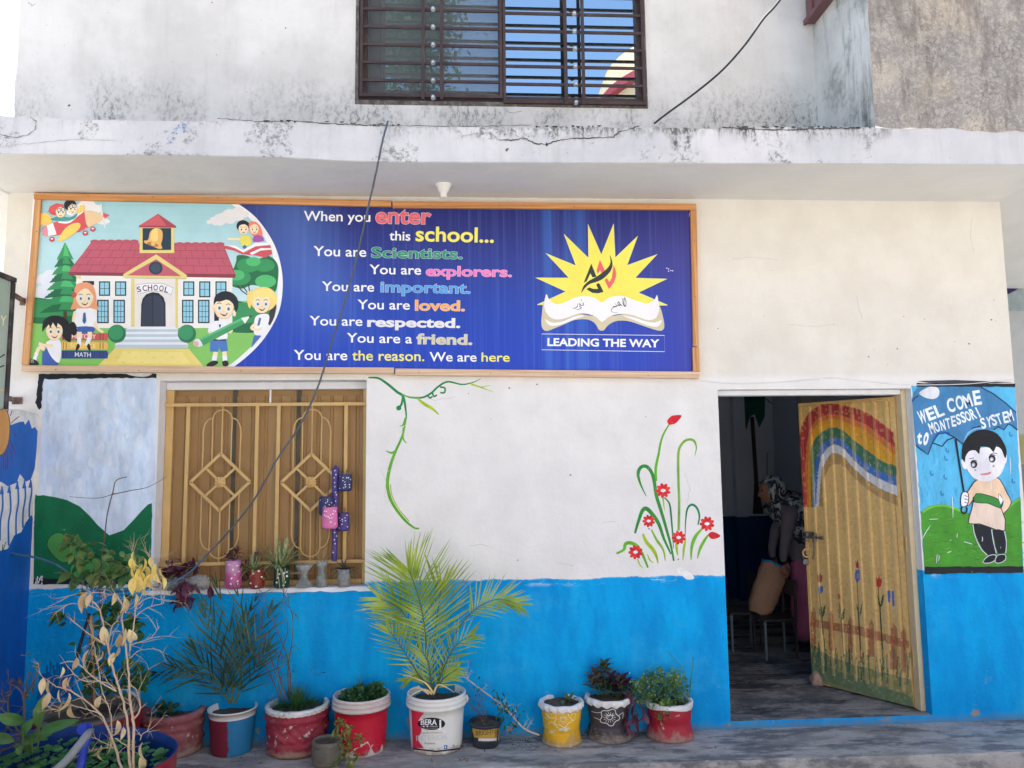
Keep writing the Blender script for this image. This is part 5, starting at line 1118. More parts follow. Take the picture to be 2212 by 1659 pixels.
M_BUCK=paint('red_bucket_paint',C(196,28,56),.06,.42,7,dirt=.25,dirtc=C(190,90,100),chips=.33,chipc=C(214,200,196),foot=.04)
M_CEM=paint('bare_cement',C(112,108,98),.2,.85,16,bump=.8,bd=.006,dirt=.4,dirtc=C(74,74,70))
M_GREYRIM=paint('faded_plastic_rim',C(206,196,190),.08,.5,12,dirt=.4,dirtc=C(196,90,104))
def soil(par,x,y,z,r):
    b=MB(); n=24; rows=[[(x+r*q*cos(2*pi*i/n),y+r*q*sin(2*pi*i/n),z+rnd.uniform(-.006,.006)+.01*(1-q)) for i in range(n+1)] for q in (1,.7,.4,.1,0)]
    for rr in rows: rr[-1]=rr[0]
    b.grid(rows); return b.build('soil',M_SOIL,par)
def cyl_map(x,y,prof):               # drawing on the front of a round pot: photo spot -> pot surface
    zs=[q[1] for q in prof]; rs=[q[0] for q in prof]
    def f(px,py,d):
        r=.1; p=W(px,py,y)
        for _ in range(5):
            p=W(px,py,y-sqrt(max(0,r*r-(p.x-x)**2))); z=p.z; r=float(np.interp(z,zs,rs))
        dx=max(-.98*r,min(.98*r,p.x-x)); rr=r+d; a=math.asin(dx/r); return Vector((x+sin(a)*rr,y-cos(a)*rr,z))
    return f
def pothing(name,label,px,pyb,wpx,group='plant pots in a row along the foot of the wall',z=0.0,cat='potted plant'):
    x,y,r=spot(px,pyb,wpx,z); return thing(name,label,cat,(x,y,z),group),x,y,r
GRP='plant pots in a row along the foot of the wall'
# small faded carved pot
t,x,y,r=pothing('potted_plant','faded maroon carved cement pot with a weedy sprout, beside the maroon and blue bucket',368,1646,122)
h=zof(368,1531,y); 
def carve(amp,n): return lambda a,i,rr,zz: rr+amp*(sin(n*a+zz*60)*sin(zz*70+2*sin(3*a)))
prof=[(.0,0),(r*.94,0),(r*.97,.01),(r*1.0,h*.12),(r*.93,h*.16),(r*.99,h*.22)]+[(r*(.98+.01*sin(k)),h*(.24+.045*k)) for k in range(9)]+[(r*1.03,h*.66),(r*1.03,h*.74),(r*.97,h*.78),(r*1.04,h*.84),(r*1.06,h*.94),(r*1.0,h),(r*.86,h),(r*.84,h*.8)]
b=MB(); b.lathe(prof,(x,y,0),72,fn=lambda a,i,rr,zz: rr+(.011*(sin(7*a+zz*40)*sin(zz*55+2*sin(3*a))) if 5<i<15 else (.006*sin(26*a+zz*60) if i in(18,19,20) else 0)),mf=lambda i:0 if i<17 else 1); b.build('pot',[M_MARW,M_MARW],t); soil(t,x,y,h*.84,r*.85)
b=MB(); bushlet(b,(x-.03,y,h*.85),.06,.06,40,.05,.03); b.build('foliage',M_DLEAF,t,kind='stuff')
# maroon and blue bucket with dark narrow palm
t,x,y,r=pothing('potted_palm','bucket painted half maroon half blue holding a dark narrow leaved palm',500,1636,80)
h=zof(500,1527,y); R1=93/80*r
pf=[(r,0),(r*1.0,.004)]+[(r+(R1-r)*k/6,h*k/6) for k in range(1,7)]
b=MB(); b.lathe([(0,.0)]+pf+[(R1*1.035,h-.008),(R1*1.045,h),(R1*.99,h+.002),(R1*.94,h*.85)],(x,y,0),48,mf=lambda i:0 if i<7 else 1)
N=NT('half_maroon_half_blue_paint'); xx,yy,zz=N.pos(); fx=N.m('ADD',xx,N.m('MULTIPLY',N.m('SUBTRACT',N.noise(14,5,.7),.5),.06)); col=N.mix(N.sm(fx,x+.012,x+.02),C(118,40,60),C(40,120,168)); col=N.mix(N.sm(N.noise(24,6,.75),.66,.7),col,C(170,180,190)); MB2=N.fin(col,.45,.3,N.noise(30,4),.3,.003)
b.build('bucket',[MB2,M_WBK],t); soil(t,x,y,h*.86,R1*.93)
def frond(name,par,pts,nl,Ll,w,mat,droop=.3,a0=65,a1=22,start=.25,plane=None,fl=.25,rr=.004,matst=None):
    P3=catmull(pts,8); N_=len(P3)-1; b=MB(); b.tube(P3,[rr*(1-.7*i/N_) for i in range(N_+1)],5,1)
    for k in range(nl):
        t=start+(1-start)*k/(nl-1); i=min(N_-1,int(t*N_)); p=P3[i].lerp(P3[i+1],t*N_-i); tg=(P3[i+1]-P3[i]).normalized()
        up=Vector(plane) if plane else Vector((0,-1,.15)); sd=tg.cross(up).normalized(); tt=(t-start)/(1-start)
        ang=radians(a0+(a1-a0)*tt+rnd.uniform(-5,5)); LL=Ll*(.5+.5*sin(pi*min(1,.25+tt*.62)))*(1-.35*tt**3)*rnd.uniform(.85,1.08)
        for sg in (1,-1):
            if rnd.random()<.04: continue
            d=tg*cos(ang)+sd*sg*sin(ang)+up*rnd.uniform(-.02,.22)+rv(.05)
            leaf(b,p,d,LL,w*rnd.uniform(.8,1.1),up=up,bend=droop*rnd.uniform(.3,1.3),n=5,fold=.35,prof=lambda q:min(1,q*6+.3)*(1-q)**.55 if q<1 else .02,roll=sg*rnd.uniform(0,.5))
    return b.build(name,[mat,matst or M_STEM],par)
c0=Vector((x,y,h*.86))
def pp(px,py,dy=0): return W(px,py,y+dy)
dp=[((492,1520),(488,1440),(470,1370),(450,1310)),((510,1520),(525,1450),(530,1400),(535,1340)),((496,1520),(470,1470),(440,1430),(420,1400)),((500,1520),(505,1440),(520,1370),(550,1300)),((500,1520),(480,1440),(455,1380),(440,1320)),((500,1520),(450,1450),(400,1440),(340,1452)),((500,1520),(450,1470),(410,1460),(370,1440)),((500,1520),(505,1430),(495,1360),(470,1270)),((505,1520),(530,1440),(555,1380),(585,1320)),((505,1520),(545,1460),(560,1430),(580,1400)),((500,1520),(520,1430),(530,1370),(515,1290))]
for i,q in enumerate(dp):
    frond('frond',t,[pp(*q[0],0),pp(*q[1],-.02*(i%3)),pp(*q[2],.03*(i%4-2)),pp(*q[3],.06*(i%3-1.3))],8,.23,.013,M_DPALM,.12,40,10,.15,rr=.003)
# maroon carved pot with white rim, grass and twining bare stems
t,x,y,r=pothing('potted_plant','maroon carved pot with whitewashed rim, grass and tall bare twining stems',641,1641,114)
h=zof(643,1519,y)
pr=[(0,0),(r*.97,0),(r*1.05,.012),(r*1.06,h*.1),(r*1.0,h*.14),(r*1.07,h*.2),(r*1.05,h*.27),(r*.98,h*.3)]+[(r*(1.0),h*(.33+.04*k)) for k in range(9)]+[(r*1.0,h*.7),(r*1.1,h*.75),(r*1.12,h*.81),(r*1.03,h*.85),(r*1.09,h*.9),(r*1.11,h*.965),(r*1.1,h),(r*.98,h+.004),(r*.94,h*.85)]
b=MB(); b.lathe(pr,(x,y,0),84,fn=lambda a,i,rr,zz: rr+(.016*max(0,sin(6*a+1.6*sin(zz*60))*sin((zz/h-.3)*7))+.005*sin(19*a+zz*120) if 7<i<18 else (.005*sin(30*a+zz*80) if i in(20,21,22,23) else (.003*sin(9*a) if i<7 else .004*sin(13*a)))),mf=lambda i:0 if i<21 else 1); b.build('pot',[M_MAR,M_LIME],t); soil(t,x,y,h*.9,r*.95)
b=MB(); tuft(b,(x,y,h*.88),330,.15,.0055,1.2,.11,bend=1.5); b.build('grass',M_DLEAF,t,kind='stuff')
b=MB(); tp=[]
for q in ([(610,1510),(600,1470),(585,1420),(570,1370),(560,1300),(570,1280)],[(625,1510),(622,1450),(630,1390),(633,1340),(625,1310),(612,1300)],[(630,1510),(625,1440),(610,1390),(590,1340),(572,1290),(562,1275)],[(605,1510),(580,1450),(555,1420),(575,1380),(600,1330),(612,1290)],[(618,1510),(600,1440),(610,1400),(622,1360),(615,1320)]):
    P3=catmull([W(u,v,y+rnd.uniform(-.05,.05)) for u,v in q],5); b.tube(P3,[.0042*(1-.6*i/len(P3)) for i in range(len(P3))],6)
    for k in range(7): i=rnd.randint(4,len(P3)-1); twigs(b,P3[i],rv(1)+Vector((0,0,.3)),rnd.uniform(.05,.14),.0018,1,.8,4,tips=tp)
b.build('bare_stem',M_DTWIG,t)
b=MB()
for p,d in tp[:46]: leaf(b,p,d+rv(.4),rnd.uniform(.015,.035),.014,bend=.4,n=3)
for u,v in ((672,1456),(690,1457),(668,1448)): leaf(b,W(u,v,y-.03),rv(.5)+Vector((.6,0,.2)),.045,.03,n=4)
b.build('foliage',M_LEAF,t,kind='stuff')
# red lidless paint bucket with clover
t,x,y,r=pothing('potted_plant','bright red painted plastic bucket with peeling collar, full of clover leaves',780,1636,98)
h=zof(775,1491,y)+.0; h=zof(776,1498,y); R1=r*1.14
def bucketprof(r,R1,h): return [(0,0),(r*.97,0),(r,.006)]+[(r+(R1-r)*k/5*.8,h*.78*k/5) for k in range(1,6)]+[(R1*1.06,h*.785),(R1*1.07,h*.83),(R1*1.0,h*.84),(R1*1.0,h*.865),(R1*1.055,h*.87),(R1*1.06,h*.905),(R1*1.0,h*.915),(R1*1.0,h*.94),(R1*1.04,h*.95),(R1*1.045,h*.985),(R1*1.02,h),(R1*.97,h),(R1*.95,h*.86)]
b=MB(); b.lathe(bucketprof(r,R1,h),(x,y,0),56,mf=lambda i:0 if i<7 else 1); b.build('bucket',[M_BUCK,M_GREYRIM],t); soil(t,x,y,h*.88,R1*.94)
P=Print(cyl_map(x,y,[(r,0),(r+(R1-r)*.8,h*.78),(R1,h)]),base=.0006)
P.poly(jag(752,1628,795,1600,12,3)+jag(800,1612,828,1606,6,3)+[(829,1630)]+jag(826,1636,760,1644,6,1),C(196,188,180)); P.build('peeled_paint',M_POTPAINT,t)
b=MB(); bushlet(b,(x+.01,y,h*.9),R1*.85,.06,420,.028,.022); bushlet(b,(x+.09,y-.02,h*.93),.06,.08,90,.028,.024); tuft(b,(x-.04,y,h*.9),5,.2,.004,.3,.02); b.build('foliage',M_DLEAF,t,kind='stuff')
# small cement pot in front with a scrambling vine
t,x,y,r=pothing('potted_plant','small bare cement pot with a straggling pale vine, in front of the red bucket',706,1661,60)
h=zof(706,1597,y)
b=MB(); b.lathe([(0,0),(r*.9,0),(r*.98,.015),(r*.95,h*.14),(r*1.02,h*.2),(r*1.02,h*.72),(r*.96,h*.76),(r*1.02,h*.82),(r*1.04,h*.94),(r*.98,h),(r*.84,h),(r*.82,h*.86)],(x,y,0),40,fn=lambda a,i,rr,zz:rr+.002*sin(5*a+zz*50)); b.build('pot',M_CEM,t); soil(t,x,y,h*.9,r*.83)
b=MB(); M_PLEAF=leafmat('pale_vine_leaf',C(120,140,60),C(176,182,92)); tpx=[]
for q in ([(715,1595),(728,1570),(740,1560),(752,1575),(765,1570)],[(725,1600),(745,1580),(755,1600),(752,1630),(760,1655)],[(730,1600),(742,1620),(730,1640),(716,1655)],[(735,1590),(760,1600),(775,1590),(782,1600)],[(722,1592),(736,1560),(730,1556)],[(745,1590),(765,1625),(770,1640),(750,1655)]):
    P3=catmull([W(u,v,y-.05-.03*i) for i,(u,v) in enumerate(q)],5); b.tube(P3,.0026,5,1)
    for p in P3[2:]:
        for k in range(2): leaf(b,p,rv(1)+Vector((0,-.3,.3)),rnd.uniform(.018,.036),.016,n=3)
b.build('vine',[M_PLEAF,M_STEM],t,kind='stuff')
# white paint bucket with the big palm
t,x,y,r=pothing('potted_palm','white paint bucket with a printed label holding a tall bright green palm',943,1633,104)
h=zof(944,1493,y); R1=r*1.12
b=MB(); b.lathe(bucketprof(r,R1,h),(x,y,0),64); b.tube([(x+R1*1.06,y-.01,h*.8),(x+R1*1.1,y-.015,h*.86),(x+R1*1.06,y-.01,h*.92)],.007,6); b.build('bucket',M_WBK,t); soil(t,x,y,h*.84,R1*.93)
zp=[(0,1e-9)]; mp=cyl_map(x,y,[(r,0),(r+(R1-r)*.8,h*.78),(R1,h)])
ZB=lambda u,v:(553+u/3,1106+v/3)
P=Print(lambda u,v,d:mp(*ZB(u,v),d),base=.0006)
L_=jag(1075,1285,1068,1300,2,2)+jag(1068,1320,1085,1380,6,7)+jag(1072,1420,1066,1500,6,5)+jag(1075,1520,1098,1545,3,4)
rp=[(1006,1275)]+[(1005+12*i/10,1290+25*i) for i in range(11)]
for a,c_,e_,g_ in zip(np.linspace(1270,1530,14)[:-1],np.linspace(1270,1530,14)[1:],range(13),range(13)):
    xr=lambda v:1070+14*sin(v*.05)+10*sin(v*.021); x0=1007+(a-1270)*.045
    for j in range(8):
        P.d=.0008; f0,f1=j/8,(j+1)/8; P.poly([(x0+(xr(a)-x0)*f0,a),(x0+(xr(a)-x0)*f1,a),(x0+(xr(c_)-x0)*f1,c_),(x0+(xr(c_)-x0)*f0,c_)],C(212,44,72))
P.d=.0009
for i in range(12):                  # dark oval badge laid on as upright strips
    a0=-pi/2+pi*i/12; a1=a0+pi/12; u0,u1=1137+89*sin(a0),1137+89*sin(a1); k0,k1=40*cos(a0),40*cos(a1)
    P.d-=P.st; P.poly([(u0,1372-k0),(u1,1372-k1),(u1,1372+k1),(u0,1372+k0)],C(22,30,36))
P.d=.0012
P.text('BERA',1068,1378,1172,1380,36,C(240,240,240),.02); P.text('J',1178,1396,1200,1396,50,C(240,240,240),.03)
for i,c_ in enumerate((C(60,120,190),C(230,230,230),C(200,60,70),C(230,230,230),C(60,110,70))): P.rect(1070+12*i,1384,1080+12*i,1393,c_)
P.text('PAINTS',1130,1393,1176,1394,8,C(235,235,235)); P.text('the most trusted paints',1084,1403,1186,1403,5,C(200,200,200))
P.text('INTERIOR',1040,1482,1240,1474,34,C(206,208,208)); P.text('CLASSIC EMULSION',1062,1436,1208,1434,9,C(110,112,120)); P.text('Premium',1094,1505,1160,1505,14,C(90,90,96))
P.rect(1219,1510,1240,1536,C(30,120,180)); P.stroke([(1229,1516),(1229,1530)],5,WHT,0); P.stroke([(1296,1530),(1303,1508),(1310,1532)],3,C(90,90,90),0)
P.stroke([(1278,1508),(1284,1522)],6,C(120,120,120),0)
for i in range(16): P.poly([(1018+302*i/16,1546-abs(i-8)*2.2),(1018+302*(i+1)/16,1546-abs(i+1-8)*2.2),(1018+302*(i+1)/16,1556-abs(i+1-8)*2.2),(1018+302*i/16,1556-abs(i-8)*2.2)],C(34,30,50))
P.build('bucket_label',M_POTPAINT,t)
def pz(u,v,dy): return W(553+u/3,1106+v/3,y+dy)
FR=[([(1140,1180),(1110,900),(1075,640),(1020,450),(985,370)],34,.40,.0125,(0,-1,.1),62,14,.3),
    ([(1150,1180),(1150,900),(1170,700),(1190,560),(1200,480)],16,.33,.0125,(.1,-1,.1),50,12,.28),
    ([(1130,1180),(1060,900),(1000,730),(920,620),(800,560)],26,.27,.012,(0,-1,.25),58,18,.35),
    ([(1150,1180),(1240,900),(1330,730),(1450,610),(1580,565),(1700,600)],22,.20,.012,(0,-1,.4),46,14,.5),
    ([(1130,1180),(1020,1000),(930,860),(850,750)],12,.2,.010,(0,-1,.1),50,20,.35),
    ([(1160,1180),(1220,1000),(1300,860),(1400,800)],14,.2,.010,(0,-1,.3),52,20,.3),
    ([(1120,1180),(1080,1080),(1030,1060),(970,1090)],16,.12,.010,(0,-1,.5),50,20,.2),
    ([(1150,1190),(1200,1100),(1240,1060),(1300,1020)],16,.14,.010,(0,-1,.3),50,20,.2),
    ([(1145,1190),(1130,1050),(1110,960),(1060,880)],12,.2,.010,(0,-1,.1),46,20,.2)]
for i,(q,nl,Ll,w_,pl,a0,a1,stt) in enumerate(FR):
    k=len(q); frond('frond',t,[pz(u,v,(-.03-.16*(j/(k-1))*(1 if i in (0,3,4,5) else .35 if i!=2 else .6))) for j,(u,v) in enumerate(q)],nl,Ll,w_,M_PALM,.35,a0,a1,stt,pl,rr=.0055)
b=MB()
for q in ([(1140,1180),(1090,1150),(1020,1180),(975,1215)],[(1150,1180),(1180,1120),(1240,1140),(1285,1170)],[(1120,1180),(1060,1140),(1000,1150),(985,1190)],[(1145,1170),(1100,1110),(1010,1070),(955,1060)]):
    P3=[pz(u,v,-.08) for u,v in q]; d=P3[1]-P3[0]; rows=catmull(P3,4); b.tube(rows,[.006*(1-i/len(rows))+.001 for i in range(len(rows))],5)
b.build('dry_leaf',M_DRY,t)
# small black tub with dead stems
t,x,y,r=pothing('potted_plant','small black plastic tub with a yellow band and withered stems',1049,1619,52)
h=zof(1047,1557,y)+.002; R1=r*1.2
b=MB(); b.lathe([(0,0),(r,0),(r*1.02,.01),(R1*.97,h*.85),(R1*1.1,h*.86),(R1*1.12,h*.98),(R1*1.04,h),(R1*.95,h),(R1*.93,h*.85)],(x,y,0),40); b.build('tub',paint('black_plastic_tub',C(44,50,60),.15,.4,20,dirt=.3,dirtc=C(110,106,100)),t); soil(t,x,y,h*.88,R1*.92)
mp2=cyl_map(x,y,[(r,0),(R1*.97,h*.85)]); P=Print(lambda u,v,d:mp2(553+u/3,1106+v/3,d),base=.0006)
for i in range(14):
    u0,u1=1403+180*i/14,1403+180*(i+1)/14; c0_=lambda u:6*(1-((u-1493)/90)**2)
    P.d=.0006; P.poly([(u0,1400+c0_(u0)),(u1,1400+c0_(u1)),(u1,1458+c0_(u1)),(u0,1462+c0_(u0))],C(190,150,64)); 
    if i>2: P.d=.0008; P.poly([(u0,1462+c0_(u0)),(u1,1460+c0_(u1)),(u1,1478+c0_(u1)),(u0,1480+c0_(u0))],C(214,214,210))
P.d=.001; P.text('BRIGHTO',1426,1448,1572,1438,30,C(110,92,60),.02)
P.build('tub_label',M_POTPAINT,t)
b=MB(); tp=[]
for i in range(7): twigs(b,(x+rnd.uniform(-.04,.04),y,h*.86),Vector((rnd.uniform(-.5,.5),rnd.uniform(-.3,.2),1)),rnd.uniform(.1,.2),.002,2,.6,5,tips=tp)
b.build('dead_stem',M_DTWIG,t); b=MB()
for q in tp: leaf(b,q[0],q[1]+rv(.5),.02,.009,n=3)
b.build('dry_leaf',M_BRLEAF,t,kind='stuff')
# long bare branch trailing from the palm bucket to the yellow pot, with a leafy sprig
t=thing('trailing_branch','thin bare branch with a leafy sprig trailing from palm bucket to yellow pot','branch',WZ(1190,1596,0))
b=MB(); yy=-.2; P3=catmull([W(1000,1460,-.2),W(1040,1490,-.22),W(1090,1528,-.24),W(1130,1572,-.28),W(1165,1588,-.3)],6); b.tube(P3,[.0055*(.5+.5*i/len(P3)) for i in range(len(P3))],6)
tp=[]; 
for k in range(16): i=rnd.randint(2,len(P3)-3); twigs(b,P3[i],rv(.6)+Vector((.1,-.2,.9)),rnd.uniform(.04,.12),.0018,1,.8,4,tips=tp)
b.build('branch',M_TWIG,t); b=MB()
for u,v,n_ in ((1075,1510,40),(1090,1530,40),(1082,1545,22),(1110,1540,20),(1100,1570,16),(1118,1560,14),(1030,1480,10)):
    for k in range(n_): leaf(b,W(u+rnd.gauss(0,8),v+rnd.gauss(0,9),-.24+rnd.uniform(-.04,.04)),rv(1)+Vector((0,-.3,.3)),rnd.uniform(.014,.03),.012,n=3)
b.build('foliage',M_DLEAF,t,kind='stuff')
# yellow, black and red flared pots with scalloped white rims
def flared(label,px,pyb,wb,pyr,mat,rimr,waist,scal,rings,mono=None,name='potted_plant'):
    t,x,y,r=pothing(name,label,px,pyb,wb); h=zof(px,pyr,y)
    rt=r*rimr
    pr=[(0,0),(r,0),(r*1.0,h*.06)]
    if rings: pr+=[(r*.90,h*.09),(r*.97,h*.125),(r*.87,h*.155),(r*.945,h*.19),(r*.85,h*.22),(r*.92,h*.255),(r*waist*.97,h*.29)]
    else: pr+=[(r*.97,h*.14),(r*.92,h*.26),(r*waist,h*.4)]
    pr+=[(r*waist,h*.34 if rings else h*.5),(r*(waist+(rimr-waist)*.25),h*.52),(r*(waist+(rimr-waist)*.55),h*.7),(rt*.93,h*.86)]
    pm=[q for q in pr if q[1]>0 or q[0]==r]
    b=MB(); b.lathe(pr,(x,y,0),56); b.build('pot',mat,t)
    b=MB(); b.lathe([(rt*.93,h*.86),(rt*1.0,h*.845),(rt*1.045,h*.865),(rt*1.04,h*.93),(rt*1.035,h*.985),(rt*.98,h),(rt*.85,h*.985),(rt*.82,h*.85)],(x,y,0),96,fn=lambda a,i,rr,zz:(rr+(.006*sin(scal*a) if i in(1,2,3) else 0)+.0015*sin(31*a),zz+(.008*sin(scal*a+.6) if i in(1,2) else .002*sin(7*a)))); b.build('pot_rim',M_LIME,t)
    soil(t,x,y,h*.93,rt*.83); return t,x,y,r,h,rt,cyl_map(x,y,pm)
def flower_line(P,cx,cy,s_,col,w=3):
    pet=[(cx+s_*(1+.16*sin(5*a*1+1))*cos(a)*(1.0),cy+s_*.86*(1+.16*sin(5*a+1))*sin(a)) for a in [2*pi*i/20 for i in range(20)]]
    P.stroke(pet,w,col,3,closed=True); P.stroke([(cx-s_*.3,cy+s_*.1),(cx-s_*.25,cy-s_*.3),(cx-s_*.05,cy-s_*.12),(cx+s_*.05,cy-s_*.36),(cx+s_*.18,cy-s_*.14),(cx+s_*.36,cy-s_*.3),(cx+s_*.3,cy+s_*.1),(cx,cy+s_*.3),(cx-s_*.3,cy+s_*.1)],w,col,3)
    for k in range(14):
        a=2*pi*k/14; P.stroke([(cx+cos(a)*s_*.42,cy+sin(a)*s_*.38),(cx+cos(a)*s_*.7,cy+sin(a)*s_*.62)],w*.6,col,0)
ZR=lambda u,v:(1106+u/3,1106+v/3)
t,x,y,r,h,rt,mpp=flared('yellow pot with scalloped white rim and a scratched flower outline, nearly bare soil',1214,1617,82,1512,M_YEL,1.08,.9,17,True)
P=Print(lambda u,v,d:mpp(*ZR(u,v),d),base=.0006); c_=C(236,222,176); flower_line(P,330,1345,52,c_,4); P.stroke([(215,1300),(240,1330),(280,1335)],4,c_,4); P.stroke([(235,1370),(260,1360),(282,1385),(300,1400)],4,c_,4); P.stroke([(380,1320),(410,1300),(405,1345),(385,1350)],4,c_,4); P.stroke([(250,1310),(300,1305),(330,1300)],3,c_,4); P.build('flower_drawing',M_POTPAINT,t)
b=MB()
for k in range(9): leaf(b,(x+.04+rnd.uniform(-.04,.05),y+rnd.uniform(-.03,.03),h*.95+.01),rv(.6)+Vector((.2,-.1,.5)),.05,.034,n=4)
b.build('sprout',M_LEAF,t,kind='stuff')
t,x,y,r,h,rt,mpp=flared('black pot with scalloped white rim, white drawn flower and trailing purple leaves',1317,1609,93,1500,M_BLK,1.02,.84,15,True)
P=Print(lambda u,v,d:mpp(*ZR(u,v),d),base=.0006); c_=C(226,224,214); flower_line(P,632,1330,58,c_,4.5); P.stroke([(515,1290),(545,1300),(580,1298)],3,c_,4); P.stroke([(530,1330),(555,1340),(575,1350)],3,c_,4); P.stroke([(690,1320),(720,1300),(715,1340)],3,c_,4); P.build('flower_drawing',M_POTPAINT,t)
b=MB(); M_PG=leafmat('bronze_green_leaf',C(74,96,60),C(128,112,92))
def rosette(b,p,n,L,w,up=Vector((0,0,1)),m=0):
    for k in range(n):
        a=2.4*k; q=k/n; leaf(b,p+up*(.012*k*.3),Vector((cos(a)*(1-q*.6),sin(a)*(1-q*.6),.2+q*1.2)),L*(1-.4*q),w*(1-.3*q),bend=.5,n=4,m=m)
for u,v,mm in ((600,1060,0),(555,1120,0),(640,1110,1),(575,1160,0),(690,1130,0),(520,1140,0),(660,1165,1),(720,1120,1),(540,1080,0),(700,1170,0),(620,1150,0),(600,1030,0),(740,1150,1)):
    p=W(1106+u/3,1106+v/3,y+rnd.uniform(-.05,.05)); rosette(b,p,11,.092,.034,m=mm); b.tube([(x+(p.x-x)*.5,y,h*.93),p],.003,5,2)
b.build('foliage',[M_PG,M_PURP,M_STEM],t,kind='stuff')
LV=[MB() for _ in range(4)]; lvm=[]
def variants(name,mat,L,w,n=4,bend=(.2,1.0),prof=None,fold=.25,nseg=6):
    out=[]
    for k in range(n):
        b=MB(); leaf(b,(0,0,0),(0,1,0),L*(.85+.1*k),w*(.9+.08*k),bend=bend[0]+(bend[1]-bend[0])*k/max(1,n-1),n=nseg,fold=fold,prof=prof,twist=(k-1.5)*.35); o=b.build(name,mat); me=o.data; bpy.data.objects.remove(o); out.append(me)
    return out
def putleaf(name,me,par,p,d,roll=0,sc=1):
    o=bpy.data.objects.new(name,me); COL.objects.link(o); o.parent=par; x_,y_,z_=basis(d,(0,0,1),roll)
    m=Matrix(((x_.x,y_.x,z_.x,0),(x_.y,y_.y,z_.y,0),(x_.z,y_.z,z_.z,0),(0,0,0,1))); o.matrix_local=Matrix.Translation(Vector(p)-origin_of(par))@m@Matrix.Scale(sc,4); return o
PV=variants('trailing_leaf',M_PURP,.07,.028)
b=MB(); st1=catmull([W(1106+u/3,1106+v/3,y-.1-dy) for u,v,dy in ((735,1180,-.03),(765,1170,0),(790,1250,.03),(800,1320,.04),(815,1340,.04))],5); st2=catmull([W(1106+u/3,1106+v/3,y-.1) for u,v in ((720,1210),(728,1300),(740,1370),(745,1430))],5); st3=catmull([W(1106+u/3,1106+v/3,y-.08) for u,v in ((760,1170),(810,1200),(850,1300),(860,1340))],5)
for s_ in (st1,st2,st3): b.tube(s_,.0028,5)
b.build('trailing_stem',M_PURP,t)
for s_ in (st1,st2,st3):
    for p in s_[4::2]: putleaf('trailing_leaf',rnd.choice(PV),t,p,rv(.8)+Vector((0,-.4,-.7)),rnd.uniform(-1,1),rnd.uniform(.7,1.2))
t,x,y,r,h,rt,mpp=flared('dark red pot numbered 25 with white rim, overflowing with small leaved creeper',1448,1608,98,1510,M_RED,.98,.88,3,False)
P=Print(lambda u,v,d:mpp(*ZR(u,v),d),base=.0006); P.text('25',1076,1278,1110,1278,26,C(236,236,236),.0,shear=.3); P.build('number_marking',M_POTPAINT,t)
b=MB()
for u,v,s_,n_ in ((950,1160,.09,260),(1050,1150,.08,220),(880,1160,.08,180),(1000,1200,.07,160),(820,1170,.05,90),(890,1060,.03,40),(950,1050,.03,40),(1050,1060,.04,50),(1010,1260,.03,70),(990,1320,.025,50),(960,1330,.02,30),(1080,1110,.05,80),(870,1110,.04,60),(780,1130,.03,40)):
    p=W(1106+u/3,1106+v/3,y+(-.1 if v>1230 else rnd.uniform(-.06,.02)))
    for k in range(n_):
        q=rv(1); 
        while q.length>1: q=rv(1)
        leaf(b,p+q*s_*1.15,q+rv(.5)+Vector((0,0,.3)),rnd.uniform(.014,.028),.015,n=3)
    b.tube([(x,y,h*.92),p],.002,4,1)
b.build('foliage',[M_LEAF,M_STEM],t,kind='stuff')
b=MB()
for q in ([(1140,1190),(1125,1080),(1110,1020),(1010,905)],[(1148,1180),(1160,1080),(1176,940)]):
    P3=catmull([W(1106+u/3,1106+v/3,y) for u,v in q],5); n_=len(P3)
    b.grid([[p-Vector((.005*(1-.6*i/n_),0,0)),p+Vector((.005*(1-.6*i/n_),.002,0))] for i,p in enumerate(P3)])
b.build('grass_blade',M_DLEAF,t)
b=MB()
for k in range(60):
    a=rnd.uniform(0,2*pi); p=W(1106+rnd.uniform(760,1080)/3,1106+rnd.uniform(1030,1250)/3,y-.06); b.tube([p,p+Vector((.003,0,0))],.003,5)
b.build('small_flower',M_LIME,t,kind='stuff')
# litter and pebbles along the foot of the wall
b=MB()
for k in range(620):
    X=rnd.uniform(-1.7,3.4); Y=-abs(rnd.gauss(0,.10))-.01
    if rnd.random()<.35: X=rnd.gauss(.32,.08); Y=rnd.uniform(-.22,-.04)
    s_=rnd.uniform(.002,.007); bz_=.0005
    v=[(X+rnd.uniform(-1,1)*s_,Y+rnd.uniform(-1,1)*s_,bz_+rnd.uniform(0,1)*s_) for _ in range(4)]; b.add(v,[(0,1,2),(0,2,3),(0,3,1),(1,3,2)],rnd.choice((0,0,1)))
for k in range(46):
    leaf(b,(rnd.uniform(-1.5,1.5),rnd.uniform(-.4,-.03),.003),(rnd.uniform(-1,1),rnd.uniform(-1,1),.05),rnd.uniform(.015,.04),rnd.uniform(.006,.016),bend=rnd.uniform(-.8,.8),n=3,m=2)
o=b.build('grit_and_leaf_litter',[M_SOIL,M_CEM,M_BRLEAF]); tag(o,'dark grit and crumbs scattered on the walkway beside the pots','litter',kind='stuff')

# drips of darker paint low on the wall
P=Print(lambda u,v,d:W(u/3,1106+v/3,-d),base=.0004)
for k in range(22):
    u=rnd.uniform(280,470); v=rnd.uniform(960,1040); P.stroke([(u,v),(u+rnd.uniform(-3,3),v+rnd.uniform(40,150))],rnd.uniform(5,16),C(0,98,168),0,taper=lambda t:1-.8*t)
P.poly(jag(250,1060,480,1040,12,12)+jag(480,1200,240,1220,8,8),C(0,104,176)); P.build('paint_drips',M_MURAL,bld)['kind']='stuff'
# ------------------------------------------------------------------ left: round planters, shrubs, standpipe
Y4=lambda u,v:(u*.2014,1325+v*.2014)
